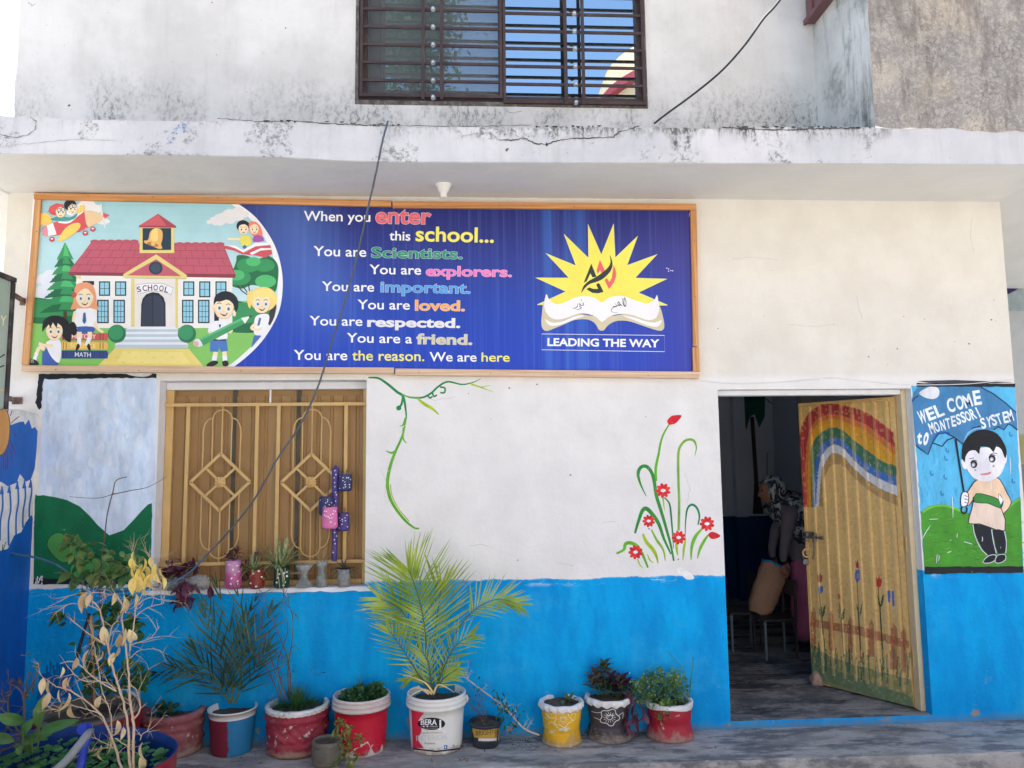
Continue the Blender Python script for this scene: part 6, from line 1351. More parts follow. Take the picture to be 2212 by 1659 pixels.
# large cement pot behind
x,y,r=-2.17,-.31,.27; rimz=.33
t=thing('potted_shrub','large round red cement planter at the left holding a tall green leafy shrub on stakes','potted plant',(x,y,0))
b=MB(); b.lathe([(0,0),(r*.8,0),(r*.85,.02),(r*.98,rimz*.7),(r*1.02,rimz*.8),(r*1.04,rimz*.97),(r*1.0,rimz),(r*.88,rimz+.002),(r*.85,rimz*.8)],(x,y,0),64,fn=lambda a,i,rr,zz:rr+.004*sin(6*a),mf=lambda i:0 if i<5 else 1); b.build('pot',[paint('red_oxide_pot_paint',C(130,30,40),.12,.5,9,dirt=.3,dirtc=C(100,60,60)),M_CEM],t); soil(t,x,y,rimz*.86,r*.86)
b=MB()
stems=[[(200,1530),(198,1440),(192,1350),(180,1290),(175,1240)],[(204,1530),(206,1440),(215,1360),(215,1280),(218,1220),(226,1160),(232,1110),(244,1062),(251,1038),(274,1030)],[(212,1530),(225,1420),(245,1340),(265,1300),(280,1260)],[(222,1250),(250,1215),(280,1200),(300,1210)],[(196,1400),(170,1345),(140,1330),(128,1320)],[(246,1065),(242,1068),(222,1100),(160,1070),(150,1075)][:2]+[(210,1076),(150,1073)],[(244,1068),(280,1060),(320,1052),(360,1030)]]
for q in stems:
    P3=catmull([W(u,v,y+rnd.uniform(-.03,.03)) for u,v in q],6); b.tube(P3,[(.006 if q[0][1]>1500 else .003)*(1-.6*i/len(P3)) for i in range(len(P3))],6)
b.build('stem',M_DTWIG,t)
b=MB(); b.tube([W(205,1530,y),W(197,1330,y-.02)],.0085,8); b.build('bamboo_stake',paint('bamboo',C(176,138,96),.15,.6,20),t)
b=MB(); b.tube([W(158,1445,y+.06),W(193,1325,y+.1)],.009,8); b.build('iron_stake',M_BLACK,t)
LVG=variants('leaf',M_LEAF,.088,.044,5,(.2,1.0),prof=lambda t:.03+.97*sin(pi*t**.8)**1.1 if 0<t<1 else .03); LVD=variants('leaf',M_DLEAF,.08,.046,4,(.2,1.0),prof=lambda t:.03+.97*sin(pi*t**.8)**1.1 if 0<t<1 else .03)
for u,v,sx,sy,n_ in ((158,1172,24,16,11),(190,1200,30,20,16),(235,1195,24,22,10),(262,1218,26,18,10),(180,1238,34,14,14),(230,1250,34,14,14),(288,1240,20,16,7),(135,1332,10,14,6),(232,1335,34,22,20),(290,1345,24,18,16),(240,1300,30,12,8),(305,1200,16,16,5),(195,1285,16,14,4),(170,1395,6,8,2),(218,1395,8,10,3)):
    for k in range(int(n_*1.35)):
        putleaf('leaf',rnd.choice(LVG if v<1290 and rnd.random()<.6 else LVD),t,W(u+rnd.gauss(0,sx*.6),v+rnd.gauss(0,sy*.6),y+rnd.uniform(-.12,.08)),rv(.8)+Vector((0,-.5,-.05)),rnd.uniform(-.9,.9),rnd.uniform(.6,1.15))
b=MB(); bushlet(b,W(205,1500,y),.06,.3,110,.05,.03,stemm=None); bushlet(b,W(278,1490,y),.1,.14,120,.05,.034); b.build('undergrowth',M_DLEAF,t,kind='stuff')
# big half drum in front
x,y,r,rz,SZ=-2.01,-1.10,.455,.35,.15
t=thing('drum_planter','big cut drum planter, red outside and blue inside, overgrown with round leaves','planter',(x,y,-.36))
b=MB(); n_=72
def rimr(a): return (.6*.455/sqrt((.455*cos(a))**2+(.6*sin(a))**2))/.455+.01*sin(3*a+1)+.006*sin(7*a)
b.lathe([(r*.96,-.36),(r*.98,-.2),(r*1.0,rz-.004),(r*1.004,rz)],(x,y,0),n_,fn=lambda a,i,rr,zz:rr*rimr(a)); b.build('drum_wall',paint('red_drum_paint',C(150,24,44),.1,.4,8,dirt=.3,dirtc=C(100,40,40)),t)
b=MB(); b.lathe([(r*1.004,rz),(r*.992,rz),(r*.985,rz-.05),(r*.975,SZ-.05)],(x,y,0),n_,fn=lambda a,i,rr,zz:rr*rimr(a)); b.build('drum_lining',paint('blue_drum_paint',C(22,60,130),.14,.4,7,dirt=.4,dirtc=C(20,36,80)),t)
soil(t,x,y,SZ,r*.97)
b=MB()
for k in range(620):
    a=rnd.uniform(0,2*pi); q=sqrt(rnd.random())*.93*r*rimr(a); X,Y_=x+q*cos(a),y+q*sin(a); hh=rnd.uniform(.05,.16)+.06*max(0,(X-x)/r-.5); R_=rnd.uniform(.012,.024)*(1.2 if rnd.random()<.2 else 1)
    dx,dy=rnd.uniform(-.3,.3),rnd.uniform(-.5,.1); nn=Vector((dx,dy,1)).normalized(); u_,v_,_=basis(nn,(0,1,.3)); c_=Vector((X,Y_,SZ+hh)); w_=nn.cross(u_)
    ring=[c_+u_*cos(2*pi*i/10)*R_*(1+.05*sin(6*i))+w_*sin(2*pi*i/10)*R_+nn*.002*sin(i*1.9) for i in range(10)]
    b.add([c_-nn*.003]+ring,[(0,1+i,1+(i+1)%10) for i in range(10)],0,None,True)
    if k%2==0: b.tube([(X+rnd.uniform(-.02,.02),Y_+.01,SZ),c_-nn*.003],.0012,3,1,cap=False)
b.build('pennywort',[leafmat('pennywort_leaf',C(52,104,58),C(88,142,80)),M_STEM],t,kind='stuff')
b=MB(); tuft(b,(x-.1,y-.2,SZ),160,.2,.004,.9,.3,bend=1.2); bushlet(b,(x-.25,y-.25,SZ+.02),.2,.1,220,.03,.014); b.build('weeds',M_LEAF,t,kind='stuff')
# broad leaved plant inside the drum
yb_=y+.12
t=thing('broad_leaf_plant','broad leaved green plant with veined leaves at the left edge of the drum','plant',(W(*Y4(330,1350),yb_).x,yb_,SZ))
ml=leafmat('broad_veined_leaf',C(58,104,56),C(92,132,72),.45,.2,6)
def bigleaf(base,tip,w,dy0=0,dy1=0):
    A=W(*Y4(*base),yb_+dy0); B=W(*Y4(*tip),yb_+dy1); d=B-A; L=d.length; b=MB(); x_,y_,z_=basis(d,(0,-1,.4)); rows=[]; n=14
    for i in range(n+1):
        s_=i/n; ww=w*.5*sin(pi*min(1,s_*.95+.03))**.75; c_=A+d*s_+z_*(.12*L*sin(pi*s_)); row=[]
        for j in range(-4,5):
            q=j/4; vein=.0035*sin((s_*11-abs(q)*2.2)*2*pi/1.0)*min(1,abs(q)*2)*(1-abs(q)*.5)
            row.append(c_+x_*(ww*q)+z_*(abs(q)*ww*.35+vein))
        rows.append(row)
    b.grid(rows); b.build('leaf',ml,t)
bigleaf((415,1230),(500,860),.055); bigleaf((425,1290),(850,1145),.05,0,-.05); bigleaf((240,1325),(385,1120),.045,.02,0); bigleaf((260,1165),(-40,1090),.055,0,-.08); bigleaf((240,1390),(560,1290),.05,.05,.03); bigleaf((150,1370),(-60,1310),.05); bigleaf((400,1350),(420,1210),.03,.04,.05); bigleaf((330,1500),(310,1290),.04,.05,.05); bigleaf((210,1420),(225,1520),.035,-.1,-.12)
b=MB()
for q in ([(400,1480),(415,1350),(415,1230)],[(230,1480),(250,1300),(255,1160)],[(345,1470),(340,1380),(335,1340)],[(410,1360),(440,1300)]): b.tube(catmull([W(*Y4(*k),yb_) for k in q],4),.004,6)
b.build('stalk',M_STEM,t)
# dead shrub at the far left
t=thing('dead_shrub','dead grey shrub with curled brown leaves against the dark blue side wall','shrub',(W(*Y4(150,1400),yb_+.1).x,yb_+.1,SZ))
b=MB(); tp=[]; yd=yb_+.1
for q in ([(210,1280),(100,1100),(90,900),(140,700)],[(230,1330),(265,1100),(260,880),(310,620)],[(260,1170),(240,860),(95,740)],[(240,1330),(120,1430),(0,1480)],[(230,1300),(100,1320),(0,1340)],[(255,1165),(100,1090),(0,1010)],[(265,880),(350,750),(400,640),(430,520)],[(0,940),(90,950)],[(350,850),(360,740)],[(130,1270),(60,1200)]):
    P3=catmull([W(*Y4(*k),yd+rnd.uniform(-.03,.03)) for k in q],5); b.tube(P3,[.0055*(1-.6*i/len(P3)) for i in range(len(P3))],6)
    for k in range(3): i=rnd.randint(2,len(P3)-1); twigs(b,P3[i],rv(1)+Vector((0,0,.4)),rnd.uniform(.05,.1),.0018,1,.7,4,tips=tp)
b.build('branch',M_DTWIG,t)
BV=variants('withered_leaf',M_BRLEAF,.05,.026,3,(1.5,2.6))
for u,v in ((75,740),(130,720),(210,700),(400,590),(425,740),(15,880),(30,850),(320,440),(260,900),(0,920),(410,560),(210,740)): putleaf('withered_leaf',rnd.choice(BV),t,W(*Y4(u,v-30),yd-.01),Vector((rnd.uniform(-.3,.3),-.2,-1)),rnd.uniform(-2,2),rnd.uniform(.7,1.2))
# bare shrub with pale dry leaves
ys=y-.12
t=thing('dry_shrub','nearly leafless shrub with pale curled dry leaves, rising in front at the left','shrub',(W(285,1665,ys).x,ys,SZ))
A=lambda u,v:(u/3,1106+v/3)
def dep(v): return ys+ (1659-v)/1659*.25
limbs=[([Y4(1310,1720),Y4(1260,1520),Y4(1200,1340),Y4(1130,1180),Y4(1070,1070),Y4(950,960),Y4(750,830),Y4(600,785)],.0085),
 ([Y4(1395,1720),Y4(1385,1450),Y4(1370,1200),Y4(1310,900),Y4(1230,650),Y4(1190,470),Y4(1140,300),A(650,640),A(600,580)],.009),
 ([Y4(1425,1720),Y4(1435,1300),Y4(1420,1100),Y4(1390,900),Y4(1380,650),Y4(1360,430),A(790,700),A(800,620),A(760,540)],.009),
 ([Y4(1435,1130),Y4(1500,1040),Y4(1500,950),Y4(1460,820),Y4(1400,780)],.006),([Y4(1250,830),Y4(1080,740),Y4(950,640),Y4(880,570),Y4(760,510),Y4(650,540)],.005),
 ([Y4(1130,330),Y4(1000,250),Y4(900,180),Y4(740,50)],.005),([Y4(1070,1070),Y4(940,1030),Y4(760,990),Y4(600,1030),Y4(500,990)],.004),([Y4(1250,830),Y4(1130,740),Y4(900,720),Y4(780,640)],.004),
 ([Y4(1200,1340),Y4(1190,1100),Y4(1120,900),Y4(1080,760),Y4(1050,540),Y4(1000,300)],.0045),([A(840,900),A(870,720),A(880,620),A(930,520),A(985,400)],.005),([A(850,860),A(950,830),A(1000,790),A(1035,740)],.003),
 ([A(840,950),A(900,900),A(990,885)],.003),([A(875,680),A(960,620),A(1060,592)],.003),([A(900,600),A(960,555),A(1060,572)],.003),([A(820,640),A(760,560),A(700,530),A(560,520),A(445,545)],.003),([A(650,640),A(560,600),A(440,600),A(355,660)],.003),
 ([Y4(1240,1340),Y4(1300,1380),Y4(1390,1450)],.004),([Y4(1220,1440),Y4(1080,1370),Y4(970,1320)],.003),([Y4(1215,1445),Y4(1100,1450),Y4(980,1480)],.003),([Y4(1500,1360),Y4(1530,1290),Y4(1580,1270)],.0025),([A(700,880),A(720,760),A(760,700),A(790,640)],.004),([Y4(600,785),Y4(440,665)],.003),([A(985,400),A(1010,440),A(960,520)],.003),([A(1000,410),A(985,330),A(975,245)],.0025),([A(870,500),A(860,380),A(858,250)],.0025),([A(880,480),A(900,400),A(870,360)],.0025)]
tp=[]; b=MB(); L3=[]
for q,r_ in limbs:
    P3=[W(p_[0],p_[1],dep((p_[1]-1106)*3)+0) for p_ in q]; P3=catmull(P3,5); n_=len(P3); L3.append(P3)
    P3=[p_+rv(.002) for p_ in P3]; b.tube(P3,[r_*.72*(1-.6*i/n_) for i in range(n_)],7)
b.build('branch',M_TWIG,t)
b=MB()
for P3 in L3:
    for k in range(max(4,len(P3)//3)):
        i=rnd.randint(3,len(P3)-1); twigs(b,P3[i],rv(1)+(P3[i]-P3[i-2]).normalized()*.8+Vector((0,0,.25)),rnd.uniform(.04,.13),.0016,rnd.choice((0,1,1,2)),.8,5,tips=tp)
b.build('twigs',M_TWIG,t,kind='stuff')
DV=variants('dry_leaf',M_DRY,.088,.034,5,(.2,1.7),fold=.55,nseg=9,prof=lambda t:.04+.96*sin(pi*t**.75)**1.25 if 0<t<1 else .03)
DY=variants('dry_leaf',leafmat('sun_tinted_dry_leaf',C(232,200,92),C(250,230,150),.6,.35,14),.095,.042,5,(.2,1.5),fold=.5,nseg=9,prof=lambda t:.04+.96*sin(pi*t**.75)**1.25 if 0<t<1 else .03)  # direct sun on the top leaves, painted in as a brighter yellow tint
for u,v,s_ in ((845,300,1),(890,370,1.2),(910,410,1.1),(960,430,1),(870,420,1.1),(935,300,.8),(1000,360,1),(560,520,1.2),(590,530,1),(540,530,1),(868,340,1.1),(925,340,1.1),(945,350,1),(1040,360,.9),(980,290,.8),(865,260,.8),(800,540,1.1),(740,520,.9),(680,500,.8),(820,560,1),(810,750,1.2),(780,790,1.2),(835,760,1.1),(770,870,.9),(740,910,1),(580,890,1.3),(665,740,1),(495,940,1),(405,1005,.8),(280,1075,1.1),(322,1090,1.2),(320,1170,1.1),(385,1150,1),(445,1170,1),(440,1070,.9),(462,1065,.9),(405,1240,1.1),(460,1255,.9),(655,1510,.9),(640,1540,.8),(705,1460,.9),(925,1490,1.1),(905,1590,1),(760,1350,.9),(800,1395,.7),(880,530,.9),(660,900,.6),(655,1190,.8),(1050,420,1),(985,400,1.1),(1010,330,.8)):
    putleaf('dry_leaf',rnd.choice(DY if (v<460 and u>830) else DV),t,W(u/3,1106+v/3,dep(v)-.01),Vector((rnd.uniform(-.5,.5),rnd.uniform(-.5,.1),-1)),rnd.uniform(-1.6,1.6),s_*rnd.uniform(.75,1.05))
# standpipe and hose
yp=y-.16
t=thing('standpipe','blue painted standpipe with a grey rubber hose pushed over its spout','pipe',(W(180,1659,yp).x,yp,-.36))
b=MB(); a_=W(*Y4(855,1700),yp); c_=W(*Y4(930,1250),yp+.05); dd_=(a_-c_).normalized(); b.tube([a_+dd_*.5,a_,c_.lerp(a_,.1),c_+Vector((.0,-.01,.012)),c_+Vector((-.004,-.04,.016))],[.019,.019,.019,.024,.022],14); b.tube([c_+(a_-c_)*.12,c_+(a_-c_)*.4],.0245,14); b.build('pipe',paint('blue_pipe_paint',C(34,62,176),.15,.45,30,dirt=.3,dirtc=C(150,140,150),chips=.3,chipc=C(170,160,180)),t)
b=MB(); hp=[W(*Y4(965,1275),yp-.0),W(*Y4(930,1310),yp-.05),W(*Y4(850,1410),yp-.09),W(*Y4(720,1570),yp-.12),W(*Y4(600,1680),yp-.14),W(*Y4(450,1800),yp-.15),W(*Y4(350,2300),yp-.2)]; b.tube(catmull(hp,6),.017,14); b.build('hose',paint('grey_rubber_hose',C(126,132,134),.08,.5,12,dirt=.3,dirtc=C(90,96,100)),t)
b=MB(); b.tube([hp[0].lerp(hp[1],.2),hp[0].lerp(hp[1],.9)],.0185,14); b.build('hose_clamp',M_STEEL,t)

# ------------------------------------------------------------------ side wall with mural, signboard
t=thing('side_wall','low plastered side wall at far left painted with blue trees on white','wall',(-2.71,0,0))
b=MB(); X_=-2.71; n_=16
b.box(X_-.13,X_,-3.4,-.0005,-.36,2.02); tp_=[(X_,-3.4+3.4*i/n_,2.03+rnd.uniform(-.012,.018)) for i in range(n_+1)]
b.grid([[(p[0]-.13,p[1],p[2]) for p in tp_],tp_,[(p[0],p[1],2.019) for p in tp_]]); b.build('wall_body',M_LIME,t)
def mpx(u,v,d):
    q=WX(*Z1(u,v),X_+.0005+d); 
    if q.y>-.001: q=Vector((q.x,-.001,q.z))
    return q
P=Print(mpx,base=.0002)
P.poly([(-400,1500),(-200,1420),(0,1380),(60,1365),(110,1260),(165,1235),(200,1160),(245,1100),(300,1120),(300,1700),(280,3400),(-400,5200)],C(16,94,182))
P.poly([(-120,380),(90,400),(150,378),(185,375),(195,400),(225,358),(248,430),(272,416),(300,450),(312,500),(300,600),(270,740),(240,825),(200,842),(170,800),(155,782),(130,850),(60,878),(20,850),(-120,800)],C(34,98,180))
for a_,c_ in (((15,880),(0,1300)),((72,870),(68,1340)),((135,840),(125,1260)),((190,835),(178,1200)),((238,830),(228,1120))):
    P.stroke([a_,((a_[0]+c_[0])/2+14,(a_[1]+c_[1])/2-60),((a_[0]+c_[0])/2-4,(a_[1]+c_[1])/2+60),c_],13,C(34,98,180),5); P.poly([(a_[0]-18,a_[1]+60),(a_[0],a_[1]-10),(a_[0]+16,a_[1]+60)],C(34,98,180))
P.outl([(-60,300),(0,285),(38,275),(68,330),(78,420),(66,540),(30,620),(0,636),(-60,640)],C(206,150,84),C(60,60,80),6,4)
for q in ([(85,390),(115,360),(150,335)],[(90,450),(115,470),(125,495)],[(75,520),(100,570),(115,620)],[(65,560),(85,620),(95,680)],[(50,600),(60,680),(58,740)],[(25,640),(28,700),(25,740)],[(40,620),(42,700),(44,760)],[(80,330),(95,290)],[(60,300),(65,265)]): P.stroke(q,6,C(110,40,60),3)
P.stroke([(20,1380),(22,1330)],6,C(20,90,60),0); P.stroke([(24,1380),(44,1310)],6,C(20,90,60),0)
P.build('tree_mural',m_print('side_wall_paint',.14,8,.6,(1,1,.4),.5,wear=.3),t)
b=MB(); q=[WX(u*.347,368+v*.347,-2.705) for u,v in ((57,1470),(120,1475),(150,1500),(90,1520))]; 
t=thing('signboard','glazed metal framed signboard standing out from the wall at left edge','sign',(-2.77,-.3,0))
tr=WX(34,611,-2.755); brr=WX(21,868,-2.755); ye=(tr.y+brr.y)/2; zt_,zb2=tr.z,brr.z-.12
M_DKF=paint('dark_sign_frame',C(58,50,54),.2,.5,20,dirt=.5,dirtc=C(150,140,136))
b=MB(); b.bbox(-2.80,-2.755,ye-.03,ye,zb2,zt_,.003); b.bbox(-2.80,-2.75,ye-1.1,ye,zt_+.001,zt_+.03,.003); b.bbox(-2.80,-2.755,ye-1.1,ye-.031,zb2,zb2+.03,.003); b.build('sign_frame',M_DKF,t)
b=MB(); b.box(-2.79,-2.768,ye-1.1,ye-.031,zb2+.031,zt_); b.build('sign_panel',paint('pale_green_sign_face',C(172,188,176),.06,.2,6,dirt=.25,dirtc=C(150,160,140)),t)
P=Print(lambda u,v,d:WX(u,v,-2.7678+d),base=.0)
P.text('DY',-14,702,13,704,22,C(236,226,170),.01); P.poly([(-20,836),(10,842),(10,845),(-20,841)],C(222,180,60)); P.stroke([(-10,770),(0,772),(10,765)],3,K,3); P.stroke([(-10,792),(0,793),(9,789)],3,K,3)
P.build('sign_lettering',M_PRINT,t)
for u0,v0,u1,v1 in ((32,637,55,636),(20,860,38,858)):
    b=MB(); a_=Vector((-2.775,ye,WX(u0,v0,-2.775).z)); e_=W(u1,v1,-.002); e_.z=a_.z; b.bar(a_,(e_.x,-.004,e_.z),.012,.03); b.bar((e_.x-.03,-.004,e_.z),(e_.x+.03,-.004,e_.z),.006,.045); b.build('bracket',paint('rusty_bracket',C(120,92,84),.3,.8,30,dirt=.5,dirtc=C(180,170,160)),t)
# ------------------------------------------------------------------ cables, lamp holder
t=thing('hanging_cable','grey blue cable hanging from the slab across the banner and window grille','cable',W(838,262,-.7))
pts=[(838,262,-.70),(834,275,-.72),(824,315,-.72),(813,370,-.66),(797,440,-.55),(772,550,-.42),(745,650,-.33),(715,745,-.26),(687,835,-.2),(650,915,-.17),(600,990,-.15),(575,1035,-.14),(545,1085,-.13),(510,1130,-.13),(470,1175,-.13),(440,1205,-.14)]
b=MB(); P3=catmull([W(*q) for q in pts],6); b.tube([p_+rv(.0007) for p_ in P3],.0056,8); b.build('cable_run',paint('grey_blue_cable',C(84,92,100),.15,.5,30),t)
pts=[(440,1205,-.14),(415,1232,-.16),(385,1252,-.18),(345,1266,-.22),(300,1273,-.26),(250,1278,-.28),(205,1272,-.28),(165,1252,-.26),(125,1222,-.24),(80,1205,-.22),(40,1198,-.2),(-10,1186,-.2),(-60,1170,-.2)]
b=MB(); b.tube(catmull([W(*q) for q in pts],6),.0066,8); b.build('blue_sleeve',paint('worn_blue_sleeve',C(70,108,142),.25,.6,30,dirt=.75,dirtc=C(84,92,104)),t)
t=thing('overhead_cable','dark cable rising to the upper right from the slab edge past the window','cable',W(1415,265,-.7))
b=MB(); b.tube(catmull([W(*q) for q in ((1413,267,-.69),(1440,246,-.72),(1500,202,-.78),(1560,152,-.84),(1610,96,-.9),(1650,40,-.95),(1685,0,-1.0),(1760,-110,-1.1))],6),.0062,8); b.build('cable_run',M_BLACK,t)
t=thing('wall_wire','thin white wire tacked to the wall above the doorway and mural','wire',W(1600,825,-.004))
b=MB(); b.tube(catmull([W(1474.7+u/3,553+v/3,-.005) for u,v in ((0,793),(230,820),(450,827),(700,812),(860,798),(970,788),(1080,800),(1200,812),(1460,834),(1800,831),(2000,815),(2150,798))],5),.0026,6); b.build('wire_run',M_WHITE,t)
b=MB()
for u,v in ((225,818),(895,797),(972,788),(1500,834)): p_=W(1474.7+u/3,553+v/3,-.005); b.bar(p_+Vector((-.01,0,-.006)),p_+Vector((.012,0,.006)),.008,.006)
b.build('wire_clip',M_WHITE,t,kind='stuff')
t=thing('lamp_holder','empty white bulb holder under the slab above the banner','lamp holder',WZ(957,397,SOF-.012))
c_=WZ(958,398,SOF-.012); b=MB(); b.lathe([(0,.012),(.050,.012),(.052,-.004),(.044,-.018),(.040,-.022),(.036,-.040),(.026,-.054),(.021,-.06),(.0215,-.088),(.019,-.09),(.017,-.075),(0,-.07)],(c_.x,c_.y,c_.z),32); b.build('holder_body',paint('white_bakelite',C(226,224,218),.03,.4,12,dirt=.2),t)
# ------------------------------------------------------------------ bottle pots hanging on the grille
Z6=lambda u,v:(604.8+.1737*u,950.5+.1737*v)
def dots(P,cx,cy,wx,wy,n,s_,col=C(232,232,238)):
    pts=[]
    k=0
    while len(pts)<n and k<900:
        k+=1; a=(rnd.uniform(-wx,wx),rnd.uniform(-wy,wy))
        if all((a[0]-q[0])**2+(a[1]-q[1])**2>(s_*2.6)**2 for q in pts): pts.append(a)
    for a in pts: P.d=.0006; P.ell(cx+a[0],cy+a[1],s_*rnd.uniform(.7,1.1),s_*rnd.uniform(.8,1.3),col,rnd.uniform(0,90),10)
def bottle_pot(label,u0,u1,v0,v1,y,mat,ribs=False,nd=9,fill=None,dotr=7):
    cu=(u0+u1)/2; c_=W(*Z6(cu,v1),y); z0_=c_.z; z1_=W(*Z6(cu,v0),y).z; r_=(W(*Z6(u1,v0),y).x-W(*Z6(u0,v0),y).x)/2; x=c_.x; h_=z1_-z0_
    t=thing('hanging_bottle_pot',label,'bottle pot',(x,y,z0_),'cut bottle pots hung on the window grille')
    pr=[(0,.006),(r_*.6,.002),(r_*.8,0),(r_*.98,h_*.08),(r_,h_*.16)]
    if ribs: pr+=[(r_,h_*.2),(r_*.95,h_*.23),(r_,h_*.27),(r_*.95,h_*.31),(r_,h_*.35),(r_*.95,h_*.40),(r_,h_*.44)]
    else: pr+=[(r_*.98,h_*.4)]
    pr+=[(r_*.98,h_*.62),(r_*.92,h_*.8),(r_*.93,h_*.98),(r_*.94,h_),(r_*.9,h_),(r_*.88,h_*.8)]
    b=MB(); b.lathe(pr,(x,y,z0_),36,fn=lambda a,i,rr,zz:rr*(1+.02*sin(5*a+zz*50)+.015*sin(3*a+2))); b.build('cut_bottle',mat,t)
    mp_=cyl_map(x,y,[(q[0],z0_+q[1]) for q in pr[2:-2]]); P=Print(lambda u,v,d:mp_(*Z6(u,v),d+.0012)); dots(P,cu,(v0+v1)/2,(u1-u0)*.38,(v1-v0)*.38,nd,dotr); P.build('white_dots',M_POTPAINT,t)
    soil(t,x,y,z1_-.015,r_*.86)
    b=MB(); b.tube([(x,y+r_*.8,z1_-.02),(x,y+r_+.02,z1_+.03),(x,.075,z1_+.02)],.0016,5); b.build('hanging_wire',M_STEEL,t)
    return t,x,y,z1_,r_
M_NAVY=paint('navy_bottle_paint',C(52,58,104),.12,.4,25,dirt=.2,dirtc=C(90,90,130)); M_VIOL=paint('violet_bottle_paint',C(72,62,128),.12,.4,25,dirt=.2,dirtc=C(110,100,150)); M_PINK=paint('pink_bottle_paint',C(214,116,168),.06,.35,20,dirt=.2,dirtc=C(180,140,150))
bottle_pot('navy bottle pot with white dots, highest on the right of the violet tube',722,895,425,635,.02,M_NAVY,nd=13)
bottle_pot('navy bottle pot with white dots partly behind the pink one, left of the tube',480,665,705,932,-.0,M_NAVY,nd=9)
t,x,y,z1_,r_=bottle_pot('violet crumpled bottle pot with white dots, lower right of the tube',715,862,905,1130,.02,M_VIOL,nd=10)
bottle_pot('pink ribbed bottle pot with white dots, frontmost on the grille',520,715,832,1102,-.07,M_PINK,True,13,dotr=8)
t=thing('bottle_tube','tall violet dotted tube made of joined bottles tied to the grille','bottle tube',W(*Z6(680,1510),.035),'cut bottle pots hung on the window grille')
c_=W(*Z6(685,900),.035); x,y=c_.x,.035; za,zc=W(*Z6(680,1505),.035).z,W(*Z6(690,318),.035).z; H_=zc-za; r_=.0225
pr=[(r_*.7,0),(r_*.75,.01)]+[(r_*(.86 if k%2 else .78),.03+H_*.21*k/20) for k in range(21)]+[(r_*.9,H_*.3),(r_*.86,H_*.33),(r_*.95,H_*.42),(r_*.93,H_*.6),(r_*.85,H_*.61),(r_*.98,H_*.63),(r_*.96,H_*.78),(r_*.88,H_*.785),(r_*1.02,H_*.8),(r_*1.02,H_*.965),(r_*.9,H_*.975),(r_*.4,H_*.98),(r_*.38,H_),(0,H_)]
b=MB(); b.lathe(pr,(x,y,za),28); b.build('joined_bottles',M_VIOL,t); mp3=cyl_map(x,y,[(q[0],za+q[1]) for q in pr[:-3]]); P=Print(lambda u,v,d:mp3(*Z6(u,v),d+.001))
for v in (380,430,470,530,580,650,680,715,760,810,860,1150,1195,1240,1290,1400): P.d=.0008; P.ell(685+rnd.uniform(-24,20),v,7,9,C(228,228,238),n=10)
P.build('white_dots',M_POTPAINT,t)
# ------------------------------------------------------------------ bottle pots on the window sill
ZS=lambda u,v:(322.6+.2187*u,1123.3+.2187*v)
M_CLEAR=None
N=NT('dusty_clear_plastic'); p_=N.n('ShaderNodeBsdfPrincipled'); p_.inputs['Base Color'].default_value=C(176,184,184); p_.inputs['Roughness'].default_value=.22; p_.inputs['Alpha'].default_value=.5
b_=N.n('ShaderNodeBump'); b_.inputs['Strength'].default_value=1; b_.inputs['Distance'].default_value=.01; N.link(N.noise(45,4),b_.inputs['Height']); N.link(b_.outputs[0],p_.inputs['Normal']); N.link(N.m('ADD',.12,N.m('MULTIPLY',N.noise(20,4),.6)),p_.inputs['Alpha']); N.link(p_.outputs[0],N.out.inputs[0]); M_CLEAR=N.mat
SG='bottle pots standing on the window sill'
def sillpot(label,u0,u1,v0,v1,mat,nd=8,name='bottle_planter',kind='soda',dr=8):
    y=.018; cu=(u0+u1)/2; c_=W(*ZS(cu,v1),y); r_=(W(*ZS(u1,v0),y).x-W(*ZS(u0,v0),y).x)/2; z0_=WB+.003; x=c_.x; h_=W(*ZS(cu,v0),y).z-z0_
    t=thing(name,label,'bottle pot',(x,y,z0_),SG)
    pr=[(0,.01),(r_*.5,.006),(r_*.72,0),(r_*.9,h_*.06),(r_*1.0,h_*.16),(r_*.99,h_*.3),(r_*.93,h_*.42),(r_*.94,h_*.5),(r_*.98,h_*.62),(r_*.95,h_*.8),(r_*.94,h_),(r_*.91,h_),(r_*.9,h_*.8)]
    b=MB(); b.lathe(pr,(x,y,z0_),50,fn=lambda a,i,rr,zz:(rr*(1-(.09 if i<5 else .03 if i==5 else 0)*abs(sin(2.5*a+.5))**3),zz) if kind=='soda' else rr*(1+.03*sin(4*a+zz*60))); b.build('cut_bottle',mat,t)
    if nd:
        mp_=cyl_map(x,y,[(q[0],z0_+q[1]) for q in pr[2:-2]]); P=Print(lambda u,v,d:mp_(*ZS(u,v),d+.0015)); dots(P,cu,(v0+v1)/2,(u1-u0)*.36,(v1-v0)*.4,nd,dr); P.build('white_dots',M_POTPAINT,t)
    soil(t,x,y,z0_+h_*.88,r_*.88); return t,x,y,z0_+h_,r_
N=NT('pink_to_mauve_bottle_paint'); xx,yy,zz=N.pos(); M_PM=N.fin(N.mix(N.sm(zz,WB+.08,WB+.13),C(186,88,146),C(196,140,178)),.35,.4,N.noise(20,3),.1,.003)
t,x,y,z_,r_=sillpot('pink and mauve dotted bottle pot with a small purple plant, tallest on the sill',745,912,395,685,M_PM,9,dr=10)
b=MB(); rosette(b,Vector((x+.01,y,z_+.02)),10,.05,.02); rosette(b,Vector((x-.03,y-.03,z_+.01)),6,.05,.03); rosette(b,Vector((x+.02,y,z_+.04)),7,.05,.018)
for k in range(5): b.tube([(x,y,z_-.02),(x+rnd.uniform(-.04,.05),y-.02,z_+.03)],.002,5)
